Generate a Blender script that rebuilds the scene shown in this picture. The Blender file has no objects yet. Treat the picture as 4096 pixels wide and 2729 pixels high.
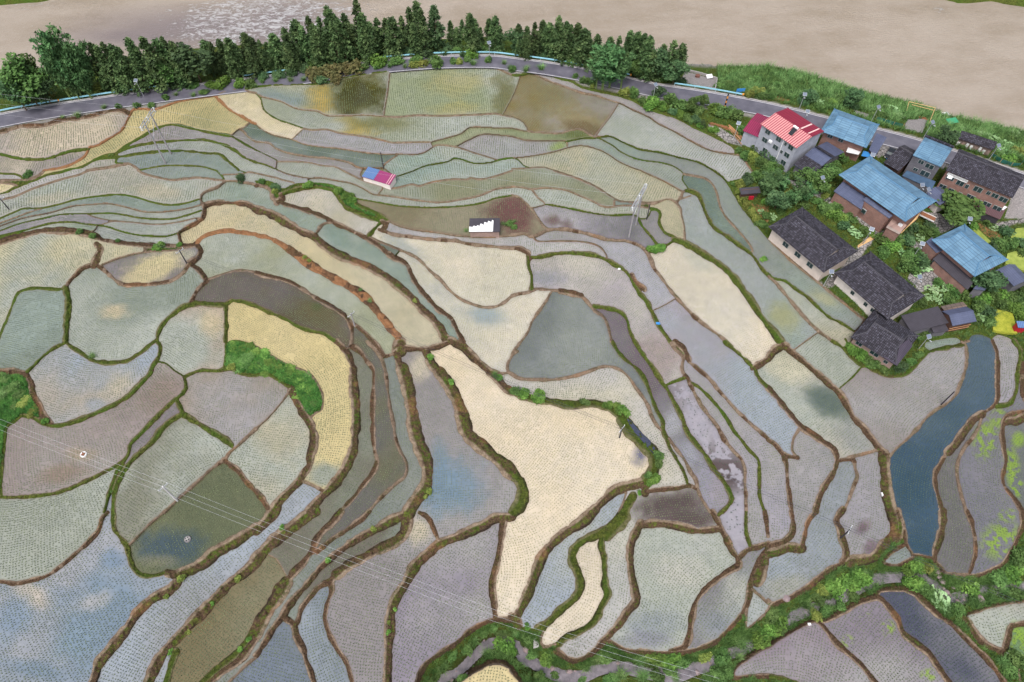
import bpy, bmesh, math, random
import numpy as np
from mathutils import Vector, Matrix
C = bpy.context.scene
rad = math.radians
random.seed(7); RNG = np.random.RandomState(7)

# ------------------------------------------------------------------ camera, sky, sun, exposure
CAMH, PITCH, FPX = 125.0, 55.5, 2800.0
cam_d = bpy.data.cameras.new('camera'); cam = bpy.data.objects.new('camera', cam_d)
C.collection.objects.link(cam); C.camera = cam
cam.location = (0, 0, CAMH); cam.rotation_euler = (rad(90 - PITCH), 0, 0)
cam_d.sensor_width = 36; cam_d.lens = 36 * FPX / 4096; cam_d.clip_end = 5000; cam_d.clip_start = 1
w = bpy.data.worlds.new('World'); C.world = w; w.use_nodes = True
nt = w.node_tree; nt.nodes.clear()
sky = nt.nodes.new('ShaderNodeTexSky'); sky.sky_type = 'NISHITA'; sky.sun_disc = False
sky.sun_elevation = rad(62); sky.sun_rotation = rad(200); sky.air_density = 1.0; sky.dust_density = 4.0; sky.ozone_density = 1.5
hs = nt.nodes.new('ShaderNodeHueSaturation'); hs.inputs['Saturation'].default_value = 0.42
bg = nt.nodes.new('ShaderNodeBackground'); bg.inputs['Strength'].default_value = 0.15
wo = nt.nodes.new('ShaderNodeOutputWorld')
nt.links.new(sky.outputs[0], hs.inputs['Color']); nt.links.new(hs.outputs[0], bg.inputs['Color']); nt.links.new(bg.outputs[0], wo.inputs['Surface'])
sd_ = bpy.data.lights.new('sun', 'SUN'); sun = bpy.data.objects.new('sun', sd_); C.collection.objects.link(sun)
sd_.energy = 1.15; sd_.angle = rad(16); sd_.color = (1, 0.97, 0.92)
az = rad(200)
sdir = Vector((math.sin(az) * math.cos(rad(62)), math.cos(az) * math.cos(rad(62)), math.sin(rad(62))))
sun.rotation_euler = sdir.to_track_quat('Z', 'Y').to_euler(); sun.location = (0, 0, 200)
C.view_settings.view_transform = 'Standard'; C.view_settings.look = 'None'
C.view_settings.exposure = 0.62; C.view_settings.gamma = 1
WATER_GAIN = 0.80

# ------------------------------------------------------------------ helpers
_cp, _sp = math.cos(rad(PITCH)), math.sin(rad(PITCH))
def ray(u, v):
    a = (np.asarray(u, float) - 2048) / FPX; b = (1364.5 - np.asarray(v, float)) / FPX
    return a, _cp + b * _sp, -_sp + b * _cp
def P(u, v, z=0.0):                      # a point of the photographed place, on the level z
    dx, dy, dz = ray(u, v); t = (np.asarray(z, float) - CAMH) / dz
    return dx * t, dy * t, dz * t + CAMH
def PV(u, v, z=0.0):
    x, y, q = P(u, v, z); return Vector((float(x), float(y), float(q)))
def TP(ti, tj, x, y): return ti * 1024 + x * 0.43556, (0, 683, 1366, 2046)[tj] + y * 0.43556
def s2l(c):
    c = np.asarray(c, float) / 255.0
    return np.where(c <= 0.04045, c / 12.92, ((c + 0.055) / 1.055) ** 2.4)
def base(X, Y): return 0.035 * (Y - 86) - 0.035 * X * np.clip((140 - Y) / 80, 0, 1)

def np_mesh(name, verts, faces, mat=None, parent=None, smooth=False, col=None, colname='col'):
    me = bpy.data.meshes.new(name)
    verts = np.ascontiguousarray(verts, dtype=np.float32); faces = np.ascontiguousarray(faces, dtype=np.int32)
    k = faces.shape[1]
    me.vertices.add(len(verts)); me.vertices.foreach_set('co', verts.ravel())
    me.loops.add(faces.size); me.loops.foreach_set('vertex_index', faces.ravel())
    me.polygons.add(len(faces))
    me.polygons.foreach_set('loop_start', np.arange(0, faces.size, k, dtype=np.int32))
    me.polygons.foreach_set('loop_total', np.full(len(faces), k, dtype=np.int32))
    if smooth: me.polygons.foreach_set('use_smooth', np.ones(len(faces), dtype=bool))
    if col is not None:
        at = me.attributes.new(colname, 'FLOAT_COLOR', 'POINT'); c4 = np.ones((len(verts), 4), np.float32); c4[:, :col.shape[1]] = col
        at.data.foreach_set('color', c4.ravel())
    me.update(); me.validate()
    if mat: me.materials.append(mat)
    o = bpy.data.objects.new(name, me); C.collection.objects.link(o)
    if parent: o.parent = parent
    return o
def tag(o, label=None, cat=None, group=None, kind=None):
    if label: o['label'] = label
    if cat: o['category'] = cat
    if group: o['group'] = group
    if kind: o['kind'] = kind
    return o

# node-material helper
class NM:
    def __init__(s, name, rough=0.8, spec=0.3):
        s.m = bpy.data.materials.new(name); s.m.use_nodes = True; s.t = s.m.node_tree
        s.b = s.t.nodes['Principled BSDF']; s.b.inputs['Roughness'].default_value = rough
        s.b.inputs['Specular IOR Level'].default_value = spec
    def n(s, typ, **kw):
        x = s.t.nodes.new('ShaderNode' + typ)
        for k, v in kw.items():
            if k in x.inputs.keys(): x.inputs[k].default_value = v
            else: setattr(x, k, v)
        return x
    def l(s, a, b): s.t.links.new(a, b)
    def pos(s):
        return s.n('NewGeometry').outputs['Position']
    def obj(s): return s.n('TexCoord').outputs['Object']
    def noise(s, scale, detail=4, vec=None, rough=0.55, dist=0):
        x = s.n('TexNoise'); x.inputs['Scale'].default_value = scale; x.inputs['Detail'].default_value = detail
        x.inputs['Roughness'].default_value = rough; x.inputs['Distortion'].default_value = dist
        s.l(vec or s.pos(), x.inputs['Vector']); return x.outputs['Fac']
    def ramp(s, fac, stops):
        r = s.n('ValToRGB'); e = r.color_ramp.elements
        while len(e) < len(stops): e.new(0.5)
        for i, (p, c) in enumerate(stops):
            e[i].position = p; e[i].color = tuple(c) + ((1,) if len(c) == 3 else ())
        s.l(fac, r.inputs[0]); return r.outputs[0]
    def mix(s, f, a, b, mode='MIX'):
        x = s.n('MixRGB', blend_type=mode)
        for sock, v in zip(x.inputs, (f, a, b)):
            if hasattr(v, 'is_linked'): s.l(v, sock)
            elif isinstance(v, (int, float)): sock.default_value = v
            else: sock.default_value = tuple(v) + ((1,) if len(v) == 3 else ())
        return x.outputs[0]
    def math(s, op, a, b=0.0):
        x = s.n('Math', operation=op)
        for sock, v in zip(x.inputs, (a, b)):
            if hasattr(v, 'is_linked'): s.l(v, sock)
            else: sock.default_value = v
        return x.outputs[0]
    def color(s, c):
        if hasattr(c, 'is_linked'): s.l(c, s.b.inputs['Base Color'])
        else: s.b.inputs['Base Color'].default_value = tuple(c) + ((1,) if len(c) == 3 else ())
        return s
    def bump(s, h, strength=0.3, dist=0.1):
        b = s.n('Bump'); b.inputs['Strength'].default_value = strength; b.inputs['Distance'].default_value = dist
        s.l(h, b.inputs['Height']); s.l(b.outputs[0], s.b.inputs['Normal']); return s
def g(*c): return tuple(float(x) for x in s2l(c))

# ------------------------------------------------------------------ the traced dykes between the paddies (tile, kind, width, points)
LINES = '''T 0 0
b 40 0,1210 190,1160 400,1150 560,1105 800,1075 1000,1020 1090,1010 1180,1040
o 22 1975,880 1750,910 1600,945 1430,1000 1240,1000 1190,1060 1120,1190 1060,1235 900,1330 820,1355 805,1390 760,1450 600,1530 400,1568
g 28 0,1415 150,1450 350,1465 450,1450 580,1405 700,1380 815,1370
o 28 1975,880 2040,940 2110,1010 2200,1060 2300,1115 2351,1137
b 15 2300,1115 2240,1170 2190,1185 2120,1245
b 20 2190,1185 2230,1200 2290,1265 2351,1300
g 25 1060,1410 1190,1320 1300,1260 1450,1175 1600,1145 1800,1190 1950,1220 2120,1250
g 22 2120,1250 2220,1310 2351,1383
g 25 1060,1410 1210,1350 1350,1320 1600,1295 1830,1285 1950,1300 2080,1340 2170,1390 2230,1440 2351,1492
g 25 1080,1445 1300,1410 1500,1390 1700,1390 1900,1410 2020,1420 2090,1480 2150,1530 2195,1568
g 20 1060,1410 950,1430 850,1480 760,1530 600,1568
g 20 760,1530 900,1465 1080,1450
g 20 1060,1410 1085,1445 1060,1490 1150,1510
b 25 800,1568 950,1545 1150,1510 1190,1505 1280,1560
g 15 1290,1560 1480,1525 1650,1520 1850,1530 1990,1568
b 20 1975,880 2020,860 2100,830 2200,825 2351,855
g 20 2200,825 2351,800
T 1 0
g 20 0,795 200,778 470,775 600,765 800,715 1000,680 1225,650
b 18 1225,650 1480,640 1560,620 1800,618 2080,612 2200,625 2351,690
b 16 1228,650 1205,850 1180,1000 1170,1065
g 14 0,860 40,900 60,980 90,1030 200,1100 320,1140 430,1180
b 16 0,858 50,885 230,930 330,980 420,1005 560,1020 660,1060 850,1060 1000,1055 1170,1068 1300,1075 1480,1060 1700,1065 2000,1055 2200,1045 2260,1060 2351,1078
b 16 430,1180 520,1195 650,1190 780,1225 1000,1255 1150,1285 1250,1310 1400,1308 1600,1305
b 10 430,1185 330,1278
b 16 0,1137 40,1175 150,1235 330,1280 450,1325 620,1350 780,1365 1000,1400 1200,1415 1310,1412 1450,1418 1550,1395 1620,1350 1690,1332 1830,1350 1980,1400 2110,1440 2220,1475
b 12 1600,1305 1620,1345
b 14 1600,1305 1750,1265 1880,1225 1960,1170 2100,1165 2220,1175 2351,1175
b 14 1830,1345 1960,1280 2090,1232 2351,1250
b 18 0,1300 130,1315 180,1360 300,1405 500,1440 650,1450 850,1490 920,1530 1010,1545 1170,1540
b 10 1310,1415 1180,1510 1160,1568
g 14 0,1382 100,1430 190,1475
b 10 190,1475 180,1545
b 12 195,1485 460,1490 600,1520 720,1530 800,1568
g 16 0,1492 90,1515 180,1555 200,1568
g 16 1440,1568 1560,1520 1750,1485 1820,1452 1900,1465 2010,1498 2150,1490 2250,1465 2351,1450
T 2 0
g 24 0,690 70,690 230,660 260,645 340,680 430,718 540,745 640,800 740,825 860,850 1000,885 1130,930 1220,985 1330,1025 1500,1080 1640,1150 1800,1230 1950,1300 2040,1360 2050,1415
b 20 215,680 330,740 500,800 640,850 780,880 900,920 1000,950 1100,1000 1270,1080 1340,1130 1500,1210 1660,1300 1800,1370 1900,1395 2040,1415
b 12 75,695 40,800 0,890 -91,1058
b 14 970,960 900,1070 830,1160 765,1250
b 12 0,1078 70,1105 120,1150 145,1205
b 14 0,1175 140,1205 230,1215 430,1225 550,1195 640,1195 720,1245 780,1265
g 20 495,1300 640,1270 780,1265 860,1248 930,1258 1020,1305 1180,1370 1350,1395 1500,1435 1650,1470 1740,1500 1860,1568
b 14 0,1250 130,1285 300,1292 490,1295 505,1355
b 14 0,1450 150,1435 300,1410 430,1380 510,1355 640,1335 790,1370 900,1425 980,1480 1100,1535 1200,1568
g 16 780,1265 830,1290 930,1345 1000,1400 1150,1465 1350,1495 1470,1525 1540,1568
g 10 0,1450 60,1475 100,1520 150,1542
b 12 0,1552 150,1545 290,1540 380,1568
b 14 2040,1415 2110,1440 2160,1510 2200,1568
b 10 765,1250 860,1248
T 0 1
g 18 0,25 150,35 220,75
b 25 0,90 220,85 330,60 410,0
b 18 0,112 110,122 170,145
g 22 0,212 60,195 150,150 240,115 340,80 430,40 560,15 600,0
b 18 0,268 130,240 290,170 420,125 600,70 720,40 800,5
b 20 1265,-5 1330,30 1480,70 1580,85 1700,75 1830,65 2000,85 2080,92
g 16 1990,0 2030,40 2060,80
g 12 2195,0 2260,18
b 14 2050,37 2200,30 2290,14 2351,25
b 30 2080,92 2180,95 2351,125
b 28 2070,95 1990,150 1870,200 1840,260 1860,300 1880,320
g 16 0,440 90,400 150,375 220,350 380,345 560,305 700,265 900,235 1100,220 1250,245 1400,290 1550,315 1700,300 1850,255
b 14 0,480 150,425 300,370 380,350
b 16 0,505 200,435 450,385 620,335 700,318 880,305 1000,300 1170,335 1300,370 1420,380 1600,365 1740,340 1850,310
g 16 0,555 180,490 400,440 560,405 720,400 860,395 1000,390 1130,405 1300,435 1550,445 1700,415 1850,365
b 14 790,400 870,430 1010,460 1200,475 1430,495 1600,480 1700,460 1830,430
b 10 900,500 1010,470 1070,460
g 18 0,600 120,575 300,525 480,480 660,470 800,490 900,500 1000,515 1100,550 1250,585 1420,600 1520,600 1640,570
b 16 890,510 870,540 820,575
b 60 0,660 200,600 350,560 520,550 700,560 830,590 950,640
b 42 950,640 1150,670 1400,690 1600,690 1740,690 1790,680
b 45 1875,325 1870,400 1830,460 1700,530 1640,570
b 45 1640,580 1660,670
o 38 1790,680 1850,620 1960,570 2100,555 2351,585
b 50 1880,320 1980,295 2200,295 2280,310 2351,345
b 50 1790,680 1830,720 1830,780 1740,850
b 38 1740,850 1690,930 1570,1010 1400,1040 1200,1050 1090,1030 1010,960 940,900 880,865 830,870 750,900 690,960 640,1010 600,1080
b 70 890,680 920,720 890,800 860,870
b 20 940,860 1050,815 1200,770 1400,740 1600,730 1760,700
b 30 1330,690 1335,745
g 60 600,1080 620,1150 625,1250 610,1400 600,1568
g 28 600,1090 500,1090 350,1080 250,1090 170,1120 120,1220 70,1350 10,1490 0,1510
b 45 1750,870 1830,920 1880,990 1900,1010
b 40 1900,1010 1820,1080 1780,1150 1750,1205
b 22 1900,1005 2050,950 2200,915 2351,935
g 48 1440,1568 1460,1470 1530,1370 1650,1270 1730,1230 1850,1225 2050,1230 2080,1215 2130,1190
g 36 2130,1190 2240,1205 2351,1240
g 40 2070,1230 2075,1400 2070,1568
T 1 1
o 45 0,590 150,630 300,720
o 75 300,720 450,830 650,955 850,1060 1000,1165 1120,1300 1230,1440 1340,1568
b 40 0,940 120,970 280,1010 400,1070 550,1170 680,1240 800,1320 860,1400 880,1480 880,1568
b 40 860,1380 930,1430 1000,1490 1080,1568
g 36 0,1240 100,1290 250,1350 370,1420 500,1470 620,1495 700,1545 740,1568
b 35 0,130 90,150 140,190 150,250 200,290
b 45 200,290 330,330 480,375 600,420 700,470 850,540 960,590 1020,620 1150,710 1250,790 1380,860 1420,950 1480,1060 1580,1180 1680,1280 1790,1360 1850,1480 1900,1568
g 40 230,230 280,195 420,160 560,150 700,180 770,260 830,340 960,400 1100,450 1150,480
g 20 0,100 150,110 240,170 340,130 470,115 640,125 780,170 900,250
g 40 900,250 920,310 1080,380 1200,450
b 60 200,290 240,260 230,220
g 45 1150,470 1090,530 1030,600
b 14 0,25 180,65 240,85 345,110 345,130
b 16 200,0 290,35 400,60 470,70 600,65 740,90 880,115 1000,170 1080,215 1250,235 1400,260 1550,280 1700,290 1850,270 2050,230 2200,170 2351,150
b 10 470,70 480,110
b 16 800,0 900,50 1000,100 1080,120 1160,150 1120,215
g 16 900,250 1100,285 1300,320 1550,335 1800,330 2050,300 2200,250 2351,225
b 16 1180,150 1280,160 1430,125 1500,140 1620,105 1800,80 1940,80 1970,65 2060,80 2200,50 2351,0
g 14 1280,55 1440,0
b 18 1210,455 1300,500 1450,540 1650,565 1850,595 2100,610 2351,595
b 34 1130,540 1280,590 1420,605 1600,630 1800,640 1950,670 2100,690 2351,710
b 75 0,350 150,400 270,470 420,560 520,600 600,670 700,740 850,810 1000,870 1100,920 1230,1000 1340,1090 1440,1180 1550,1300 1640,1380 1700,1470 1730,1530
b 50 1150,470 1200,480 1170,530
b 26 1020,600 1150,660 1300,720 1400,760 1500,820 1600,920 1700,1010 1780,1100 1900,1190 2050,1245 2160,1255 2260,1225 2351,1150
g 12 1310,740 1270,780
b 34 560,555 600,500 660,475 720,480
T 2 1
b 16 0,145 100,155 180,170 300,158 480,175 600,220 720,270 830,325 900,335 940,328 1060,318 1180,330 1270,350
b 14 180,170 240,250 300,305 210,335 175,340
g 20 300,305 430,325 560,350 700,380 830,400 960,408 1090,400 1150,415
b 22 0,225 60,240 110,280 180,350 240,440 290,510 330,535 400,540
b 32 0,592 120,580 200,605 300,555 430,535 560,545 700,580 850,625 960,640 1060,645 1180,690 1240,750 1280,830 1310,900 1380,990 1440,1080 1500,1150 1600,1260 1690,1350 1790,1430 1900,1510 1970,1568
b 18 200,605 230,650 400,650 560,650 700,665 800,700 860,770 870,810
b 40 0,708 80,715 150,760 165,800
g 42 150,790 250,790 400,760 600,755 760,775 870,820 980,880 1060,940 1120,1040 1180,1130 1250,1220 1300,1330 1350,1430 1430,1540 1450,1568
g 36 150,790 150,880 175,960 180,1095
b 30 0,1150 60,1130 150,1120 210,1090 330,1095 430,1105 540,1120 640,1155 700,1220 760,1290 840,1350 885,1450 910,1568
b 50 440,1105 540,1120 640,1150
b 26 360,1110 310,1200 240,1300 180,1390 145,1480 80,1568
g 36 750,1245 880,1260 1000,1300 1060,1370 1080,1450 1120,1550 1130,1568
b 22 380,0 560,60 730,130 840,195 960,270 1050,290 1240,300 1320,295 1420,262 1490,280 1540,340 1560,430 1580,520 1585,640
b 16 940,270 940,328
b 18 1190,0 1280,40 1400,95 1500,150 1570,190 1600,185
b 26 1570,190 1550,240 1510,285
g 14 1540,0 1570,30 1560,80 1590,130 1630,180
g 38 1600,180 1660,190 1720,230 1760,330 1800,430 1860,520 1970,600 2070,670 2170,740 2240,810 2290,890 2351,960
b 8 1640,230 1540,265
b 20 1570,30 1680,50 1780,75 1850,140 1890,240 1910,330 1960,420 2030,500 2120,600 2190,690 2210,740
g 26 1860,0 1930,50 1990,120 2050,220 2110,320 2200,440 2300,550 2351,620
b 14 2200,0 2230,50
g 14 1970,105 2050,90 2230,50
g 26 1270,350 1330,360 1360,400 1350,470 1380,540 1420,580 1490,610 1480,640 1420,680 1340,690
g 12 1270,370 1240,430 1190,440 1150,420
g 26 1150,415 1180,480 1220,540 1290,620 1340,685
g 60 1240,725 1300,730 1390,700
g 60 1490,630 1600,670 1720,740 1850,820 1960,900 2050,990 2120,1090 2200,1200 2280,1320 2351,1420
b 14 1500,1170 1420,1220 1330,1265 1290,1280
b 50 1100,960 1140,1030 1210,1085
T 3 1
b 24 0,620 100,720 240,850 380,960 480,1040 560,1110 700,1220 830,1330 880,1380 800,1480 765,1568
b 30 0,960 90,1050 180,1160 260,1260 360,1370 460,1470 560,1540 600,1568
g 30 0,940 60,990 160,1010 250,1080 350,1150 460,1250 560,1340 680,1400 790,1470
g 70 0,1420 60,1490 115,1568
b 16 460,1480 340,1568
T 0 2
g 40 600,0 640,40 720,90 820,160 900,190 1000,200 1150,185 1270,120 1380,30 1430,-10
g 30 600,10 480,70 400,130 320,210 235,290
g 45 1440,0 1470,50 1450,150 1400,220 1380,290 1300,380 1200,480 1080,560 900,650 700,730 520,770 400,750 300,700 200,680
b 60 0,280 130,275 230,300 280,370 300,480 360,590 400,680 470,755
g 30 200,680 130,740 60,790 40,950 20,1150 10,1300 15,1420
g 38 0,1425 100,1430 300,1420 500,1395 640,1350 780,1290 900,1230 1010,1175 1080,1130 1170,1050 1190,960
g 18 1460,190 1530,210 1600,270 1690,325
g 36 1690,330 1770,290 1860,265 1990,270 2080,250 2140,250 2220,300 2351,310
g 36 1690,330 1705,400 1690,460 1600,540 1500,630 1390,740 1300,840 1200,940 1170,1050 1080,1180 1040,1280 1000,1400 955,1568
g 48 1620,540 1660,620 1660,670 1560,730 1470,820 1400,920 1300,1010 1210,1090 1140,1190 1080,1290 1050,1400 1040,1568
g 55 1680,670 1750,710 1850,770 1950,830 2050,890 2130,950
b 32 2351,800 2200,940 2110,1020 2060,1090 1950,1160 1800,1300 1640,1440 1510,1568
b 48 2060,1090 2180,1180 2250,1270 2351,1380
g 30 2075,0 2070,150 2060,255
g 20 2070,60 2110,5 2200,0 2351,48
T 1 2
b 25 0,50 150,140 300,220 450,280 520,330 580,420 610,500 605,620 540,660 500,700
g 30 0,310 100,300 180,340 300,420 350,440
b 75 330,450 370,540 430,650 490,740 530,850 530,950 500,1050 490,1140 430,1230 370,1310 250,1430 150,1550
b 22 300,470 200,600 100,710 0,800
b 55 0,1375 60,1450 120,1550
b 60 740,0 800,60 860,150 890,250
b 85 890,250 900,450 920,620 910,850 890,1000 840,1130 780,1230 700,1330 600,1430 480,1568
b 35 430,1280 500,1310 640,1380
b 42 870,40 950,90 1020,180 1080,270 1080,400 1075,600 1075,850 1090,1000 1110,1100 1080,1200 1000,1300 900,1430 770,1568
b 30 870,0 880,50
b 32 1020,0 1100,80 1160,180 1190,300 1210,450 1230,600 1260,750 1280,880 1320,1000 1380,1120 1370,1230 1280,1310 1150,1430 1030,1568
b 45 1080,0 1150,90 1180,130 1250,120
b 25 1275,-10 1250,100
b 60 1280,100 1330,250
b 120 1345,250 1390,400 1425,600 1455,800 1500,950 1560,1100 1575,1250 1550,1350 1480,1440 1400,1568
b 60 1300,40 1400,60 1550,70 1650,50 1760,10
b 110 1330,0 1330,90
b 75 1560,90 1610,200 1680,290
b 120 1690,290 1790,430 1850,560 1900,720 1940,850 2030,930 2150,1030 2270,1130 2351,1220
b 70 1780,-10 1900,50 1980,130 2080,220 2200,330 2280,420 2351,470
b 25 2120,250 2260,295
b 26 2400,90 2351,130 2310,200 2310,270 2351,300
T 3 1
g 18 1440,1568 1560,1545 1720,1522 1790,1568
g 14 1830,1568 1870,1508 1960,1503 2040,1540 2062,1568
g 14 2050,1540 2110,1500 2220,1533 2265,1568
T 2 2
b 28 0,300 60,335 160,350 380,350 560,320 680,285 800,240 900,230 1010,270 1090,350 1140,430 1200,510 1250,590 1280,680 1330,770 1390,830
g 36 920,0 960,80 1040,170 1140,250 1210,340 1250,430 1290,540 1330,640 1380,730 1390,830 1420,890 1440,970 1500,1070 1560,1170 1600,1280 1610,1330
g 42 1130,0 1200,110 1280,220 1360,340 1430,450 1500,580 1560,700 1600,820 1680,930 1780,1050 1850,1170 1930,1270 2000,1390 2010,1470 1930,1568
b 34 1450,0 1510,80 1570,140 1560,230 1570,290 1620,340 1640,400 1680,480 1740,590 1800,670 1900,800 1950,900 2030,1000 2110,1090 2140,1180 2140,1300 2150,1430 2150,1568
g 30 1420,395 1500,360 1610,325
g 30 1640,380 1700,410 1800,500 1900,610 1970,710 2030,810 2110,910 2180,1000 2260,1090 2270,1200 2270,1350 2280,1450 2320,1568
b 55 1500,0 1580,80 1630,180
b 34 1630,190 1720,260 1820,350 1900,450 2000,560 2100,670 2200,760 2280,830 2351,890
g 45 1960,0 2060,90 2150,170 2220,240 2260,330 2351,430
b 60 2220,240 2351,160
g 72 0,460 100,505 250,540 400,560 560,590 700,570 800,580 900,620 990,690
g 115 1010,720 1100,830 1190,930 1290,1020 1310,1100 1290,1200 1230,1290
b 90 1230,1290 1100,1320 960,1360 860,1440 760,1540 720,1568
b 45 1200,1390 1270,1370 1400,1352 1520,1345 1620,1325 1690,1350
b 30 1440,890 1510,990 1580,1080 1630,1180 1690,1270 1705,1350 1740,1440 1820,1568
g 110 0,1220 70,1290 100,1390 70,1500 10,1568
b 16 1050,1390 1020,1480 980,1568
g 95 1110,1420 1068,1500 1045,1568
T 3 2
b 75 0,160 60,80 130,40 170,50
b 60 110,0 200,80 320,180 450,290 560,390 660,480 730,590 780,690 880,800 960,900 1020,980 1090,1040
g 34 590,-10 680,50 750,130 840,210 900,230 1000,280 1120,320 1240,310 1330,250 1420,150 1490,95 1600,70 1740,40 1800,30
g 18 860,225 780,320 670,415
b 30 1780,0 1820,60 1820,200 1800,290 1760,400 1720,490 1650,560 1540,630 1460,690 1370,800 1280,890 1180,980 1110,1060
g 20 1440,0 1430,50 1480,95
b 45 2060,0 2100,100 2105,250 2105,400 2105,530 2060,600 1980,650 1880,710 1800,800 1730,900 1650,1010 1590,1110 1540,1200 1530,1290 1560,1420 1600,1568
b 80 1970,660 1880,730 1800,830 1730,930 1660,1010
g 40 2260,0 2320,100 2290,300 2280,450 2220,570 2100,595
b 40 2351,200 2330,430 2351,540
b 32 1960,690 1940,770 1880,880 1800,980 1740,1120 1740,1250 1770,1390 1820,1568
b 45 2351,640 2250,660 2180,700 2150,820 2160,950 2180,1070 2170,1170 2150,1240 2170,1330 2240,1420 2340,1568
b 90 2200,730 2290,720 2351,690
b 55 0,430 60,490 140,590 220,690 290,770 400,850 500,920 600,990 630,1090 600,1200 530,1310 470,1430 430,1568
b 30 290,790 230,900 220,1000 250,1050
b 40 0,900 80,960 150,1040 270,1070
b 42 150,1040 170,1150 180,1300 200,1450 220,1568
b 36 640,1100 700,1085 780,1090 800,1170 820,1240 790,1320 750,1430 690,1568
b 30 720,1080 800,1050 900,1025 990,1000 1040,1010
b 105 1065,1040 1075,1150 1085,1300 1095,1400 1135,1568
T 0 3
b 40 0,640 130,660 300,630 440,585 560,500 700,380 830,260 910,170 940,60 990,10
g 50 1040,0 1050,150 1100,230 1160,310 1190,430 1230,520 1290,580 1390,595 1540,560
b 28 1510,0 1380,110 1280,210 1190,300
b 110 2351,150 2250,220 2100,310 1970,380 1870,470 1760,530 1650,580
b 90 1540,570 1650,600 1560,720 1400,800 1250,940 1180,1060 1080,1180 990,1290 910,1390 850,1568
b 95 2351,470 2230,570 2100,670 1980,790 1860,920 1740,1040 1650,1140 1540,1250 1450,1370 1400,1480 1370,1568
g 60 1620,1280 1570,1430 1530,1568
g 65 2351,1090 2250,1215 2150,1325 2030,1420 1940,1500 1870,1568
b 70 2351,1170 2260,1290 2180,1380 2060,1460 1980,1520 1920,1568
b 26 2351,1340 2260,1410 2170,1500 2100,1568
T 1 3
b 105 180,-30 100,80 0,180
b 110 540,0 450,50 350,130 230,220 120,310 0,440
b 20 120,400 180,430 230,500 285,600
b 60 780,0 700,100 620,170 550,270 520,350 430,480 330,580 280,650
b 125 280,650 170,830 80,960 0,1120
b 45 1040,0 960,80 830,170 720,240 640,300 560,380
b 85 1390,20 1250,80 1130,150 1000,215 870,290
b 60 870,290 760,370 660,450 580,530 510,620 430,710 350,800 290,880 240,970 150,1080 80,1200 0,1320
b 95 1400,40 1370,180 1310,260 1200,320 1060,385 940,450 840,500 740,580
b 45 740,580 690,640 700,720 660,830 640,930 640,1010 680,1140 750,1270 830,1390 890,1568
b 50 680,640 580,690 500,780 420,890 390,1000 340,1050
b 60 250,970 340,1040 370,1150 430,1260 460,1370 500,1470 530,1568
b 45 1500,10 1580,60 1630,160 1680,270
b 90 2351,50 2200,60 2080,130 1950,185 1830,240 1690,290 1580,380 1480,470 1420,570 1380,650 1320,740 1265,830 1235,960 1225,1100 1215,1250 1210,1400 1200,1568
b 60 2275,60 2260,200 2230,400 2190,560 2170,700 2190,850 2200,990
b 55 2351,1000 2200,990 2080,1030 1950,1110 1830,1210 1680,1310 1570,1390 1500,1500 1480,1568
b 55 2351,1440 2250,1385 2150,1390 2050,1440 1950,1490 1860,1568
T 2 3
b 95 760,-20 650,90 540,160 430,240 330,340 270,430 230,530 190,640 150,740 100,850 60,930 30,1000
g 80 1040,0 960,90 850,170 760,220 650,270 570,340 550,440 600,560 625,650 610,750 540,830 440,910 350,1000 240,1080
g 115 1035,50 940,150 875,225
g 66 830,240 825,330 850,430 855,560 860,680 880,760 820,880 780,980 700,1060 590,1120 500,1160 430,1220
b 80 0,960 50,1000 60,1050
g 30 60,1060 200,1090 300,1090
b 30 290,1090 265,1180 300,1240 420,1220 430,1290
b 60 420,1290 530,1360 640,1355 750,1280 830,1190 900,1130
b 75 1180,110 1120,220 1088,320 1085,450 1100,600 1130,740 1140,820 1060,920 980,1040 900,1120 860,1180
b 72 1180,130 1280,110 1420,115 1560,145 1720,175 1890,160
b 58 1840,0 1890,90 1930,180 1980,270 2020,360 2080,430
g 36 1940,-10 1890,40
g 36 2150,0 2150,180 2180,290 2190,330
b 40 2320,0 2340,100 2351,230
b 60 2351,290 2270,320 2190,340 2120,390 2080,430
b 55 2080,440 2080,500 1960,570 1850,645 1760,730 1690,830 1660,940 1640,1060 1630,1150 1580,1240 1450,1280
b 52 2351,330 2280,440 2220,560 2190,680 2170,800 2140,880 2080,980 1990,1080 1900,1170 1800,1230 1640,1280 1450,1300 1200,1290 1050,1275 930,1210 860,1200 760,1280
b 110 2320,430 2260,640
b 30 2240,740 2310,800 2351,840
b 30 2150,880 2150,1050 2160,1075 2250,1000 2351,920
b 50 2351,1230 2220,1300 2120,1380 2045,1450 2045,1525 2200,1512 2351,1512
b 50 0,1460 80,1568
T 3 3
b 55 210,0 230,100 220,200 150,270 50,300 0,310
b 55 440,0 370,90 340,190 310,320
b 85 0,390 100,365 200,330 310,340
b 70 690,-20 630,60 630,100 665,170 685,260 715,340 710,430 680,470
b 100 1140,0 1180,130 1140,230 1070,300 1010,380 950,430 850,450 760,460
b 40 1200,0 1250,150 1270,290 1330,390
b 80 1190,0 1215,150 1190,240
b 40 1260,300 1170,350 1070,440 1080,480 1200,490 1330,430
b 70 1600,0 1600,120 1570,260 1530,390 1540,470 1600,550
b 40 1330,400 1430,410 1530,430
b 42 1820,0 1870,110 1900,250 1905,370 1880,480 1850,575
b 50 2330,0 2340,120 2290,250 2230,370 2160,480 2050,540 1960,580 1880,595
b 30 1600,560 1720,575 1850,580 1960,590
b 60 680,470 560,540 440,630 330,720 200,790 60,850 0,930
b 30 0,810 60,850
b 50 0,1240 130,1150 260,1080 400,1010 470,1020 550,1110 640,1220 780,1340 870,1430 980,1568
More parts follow.
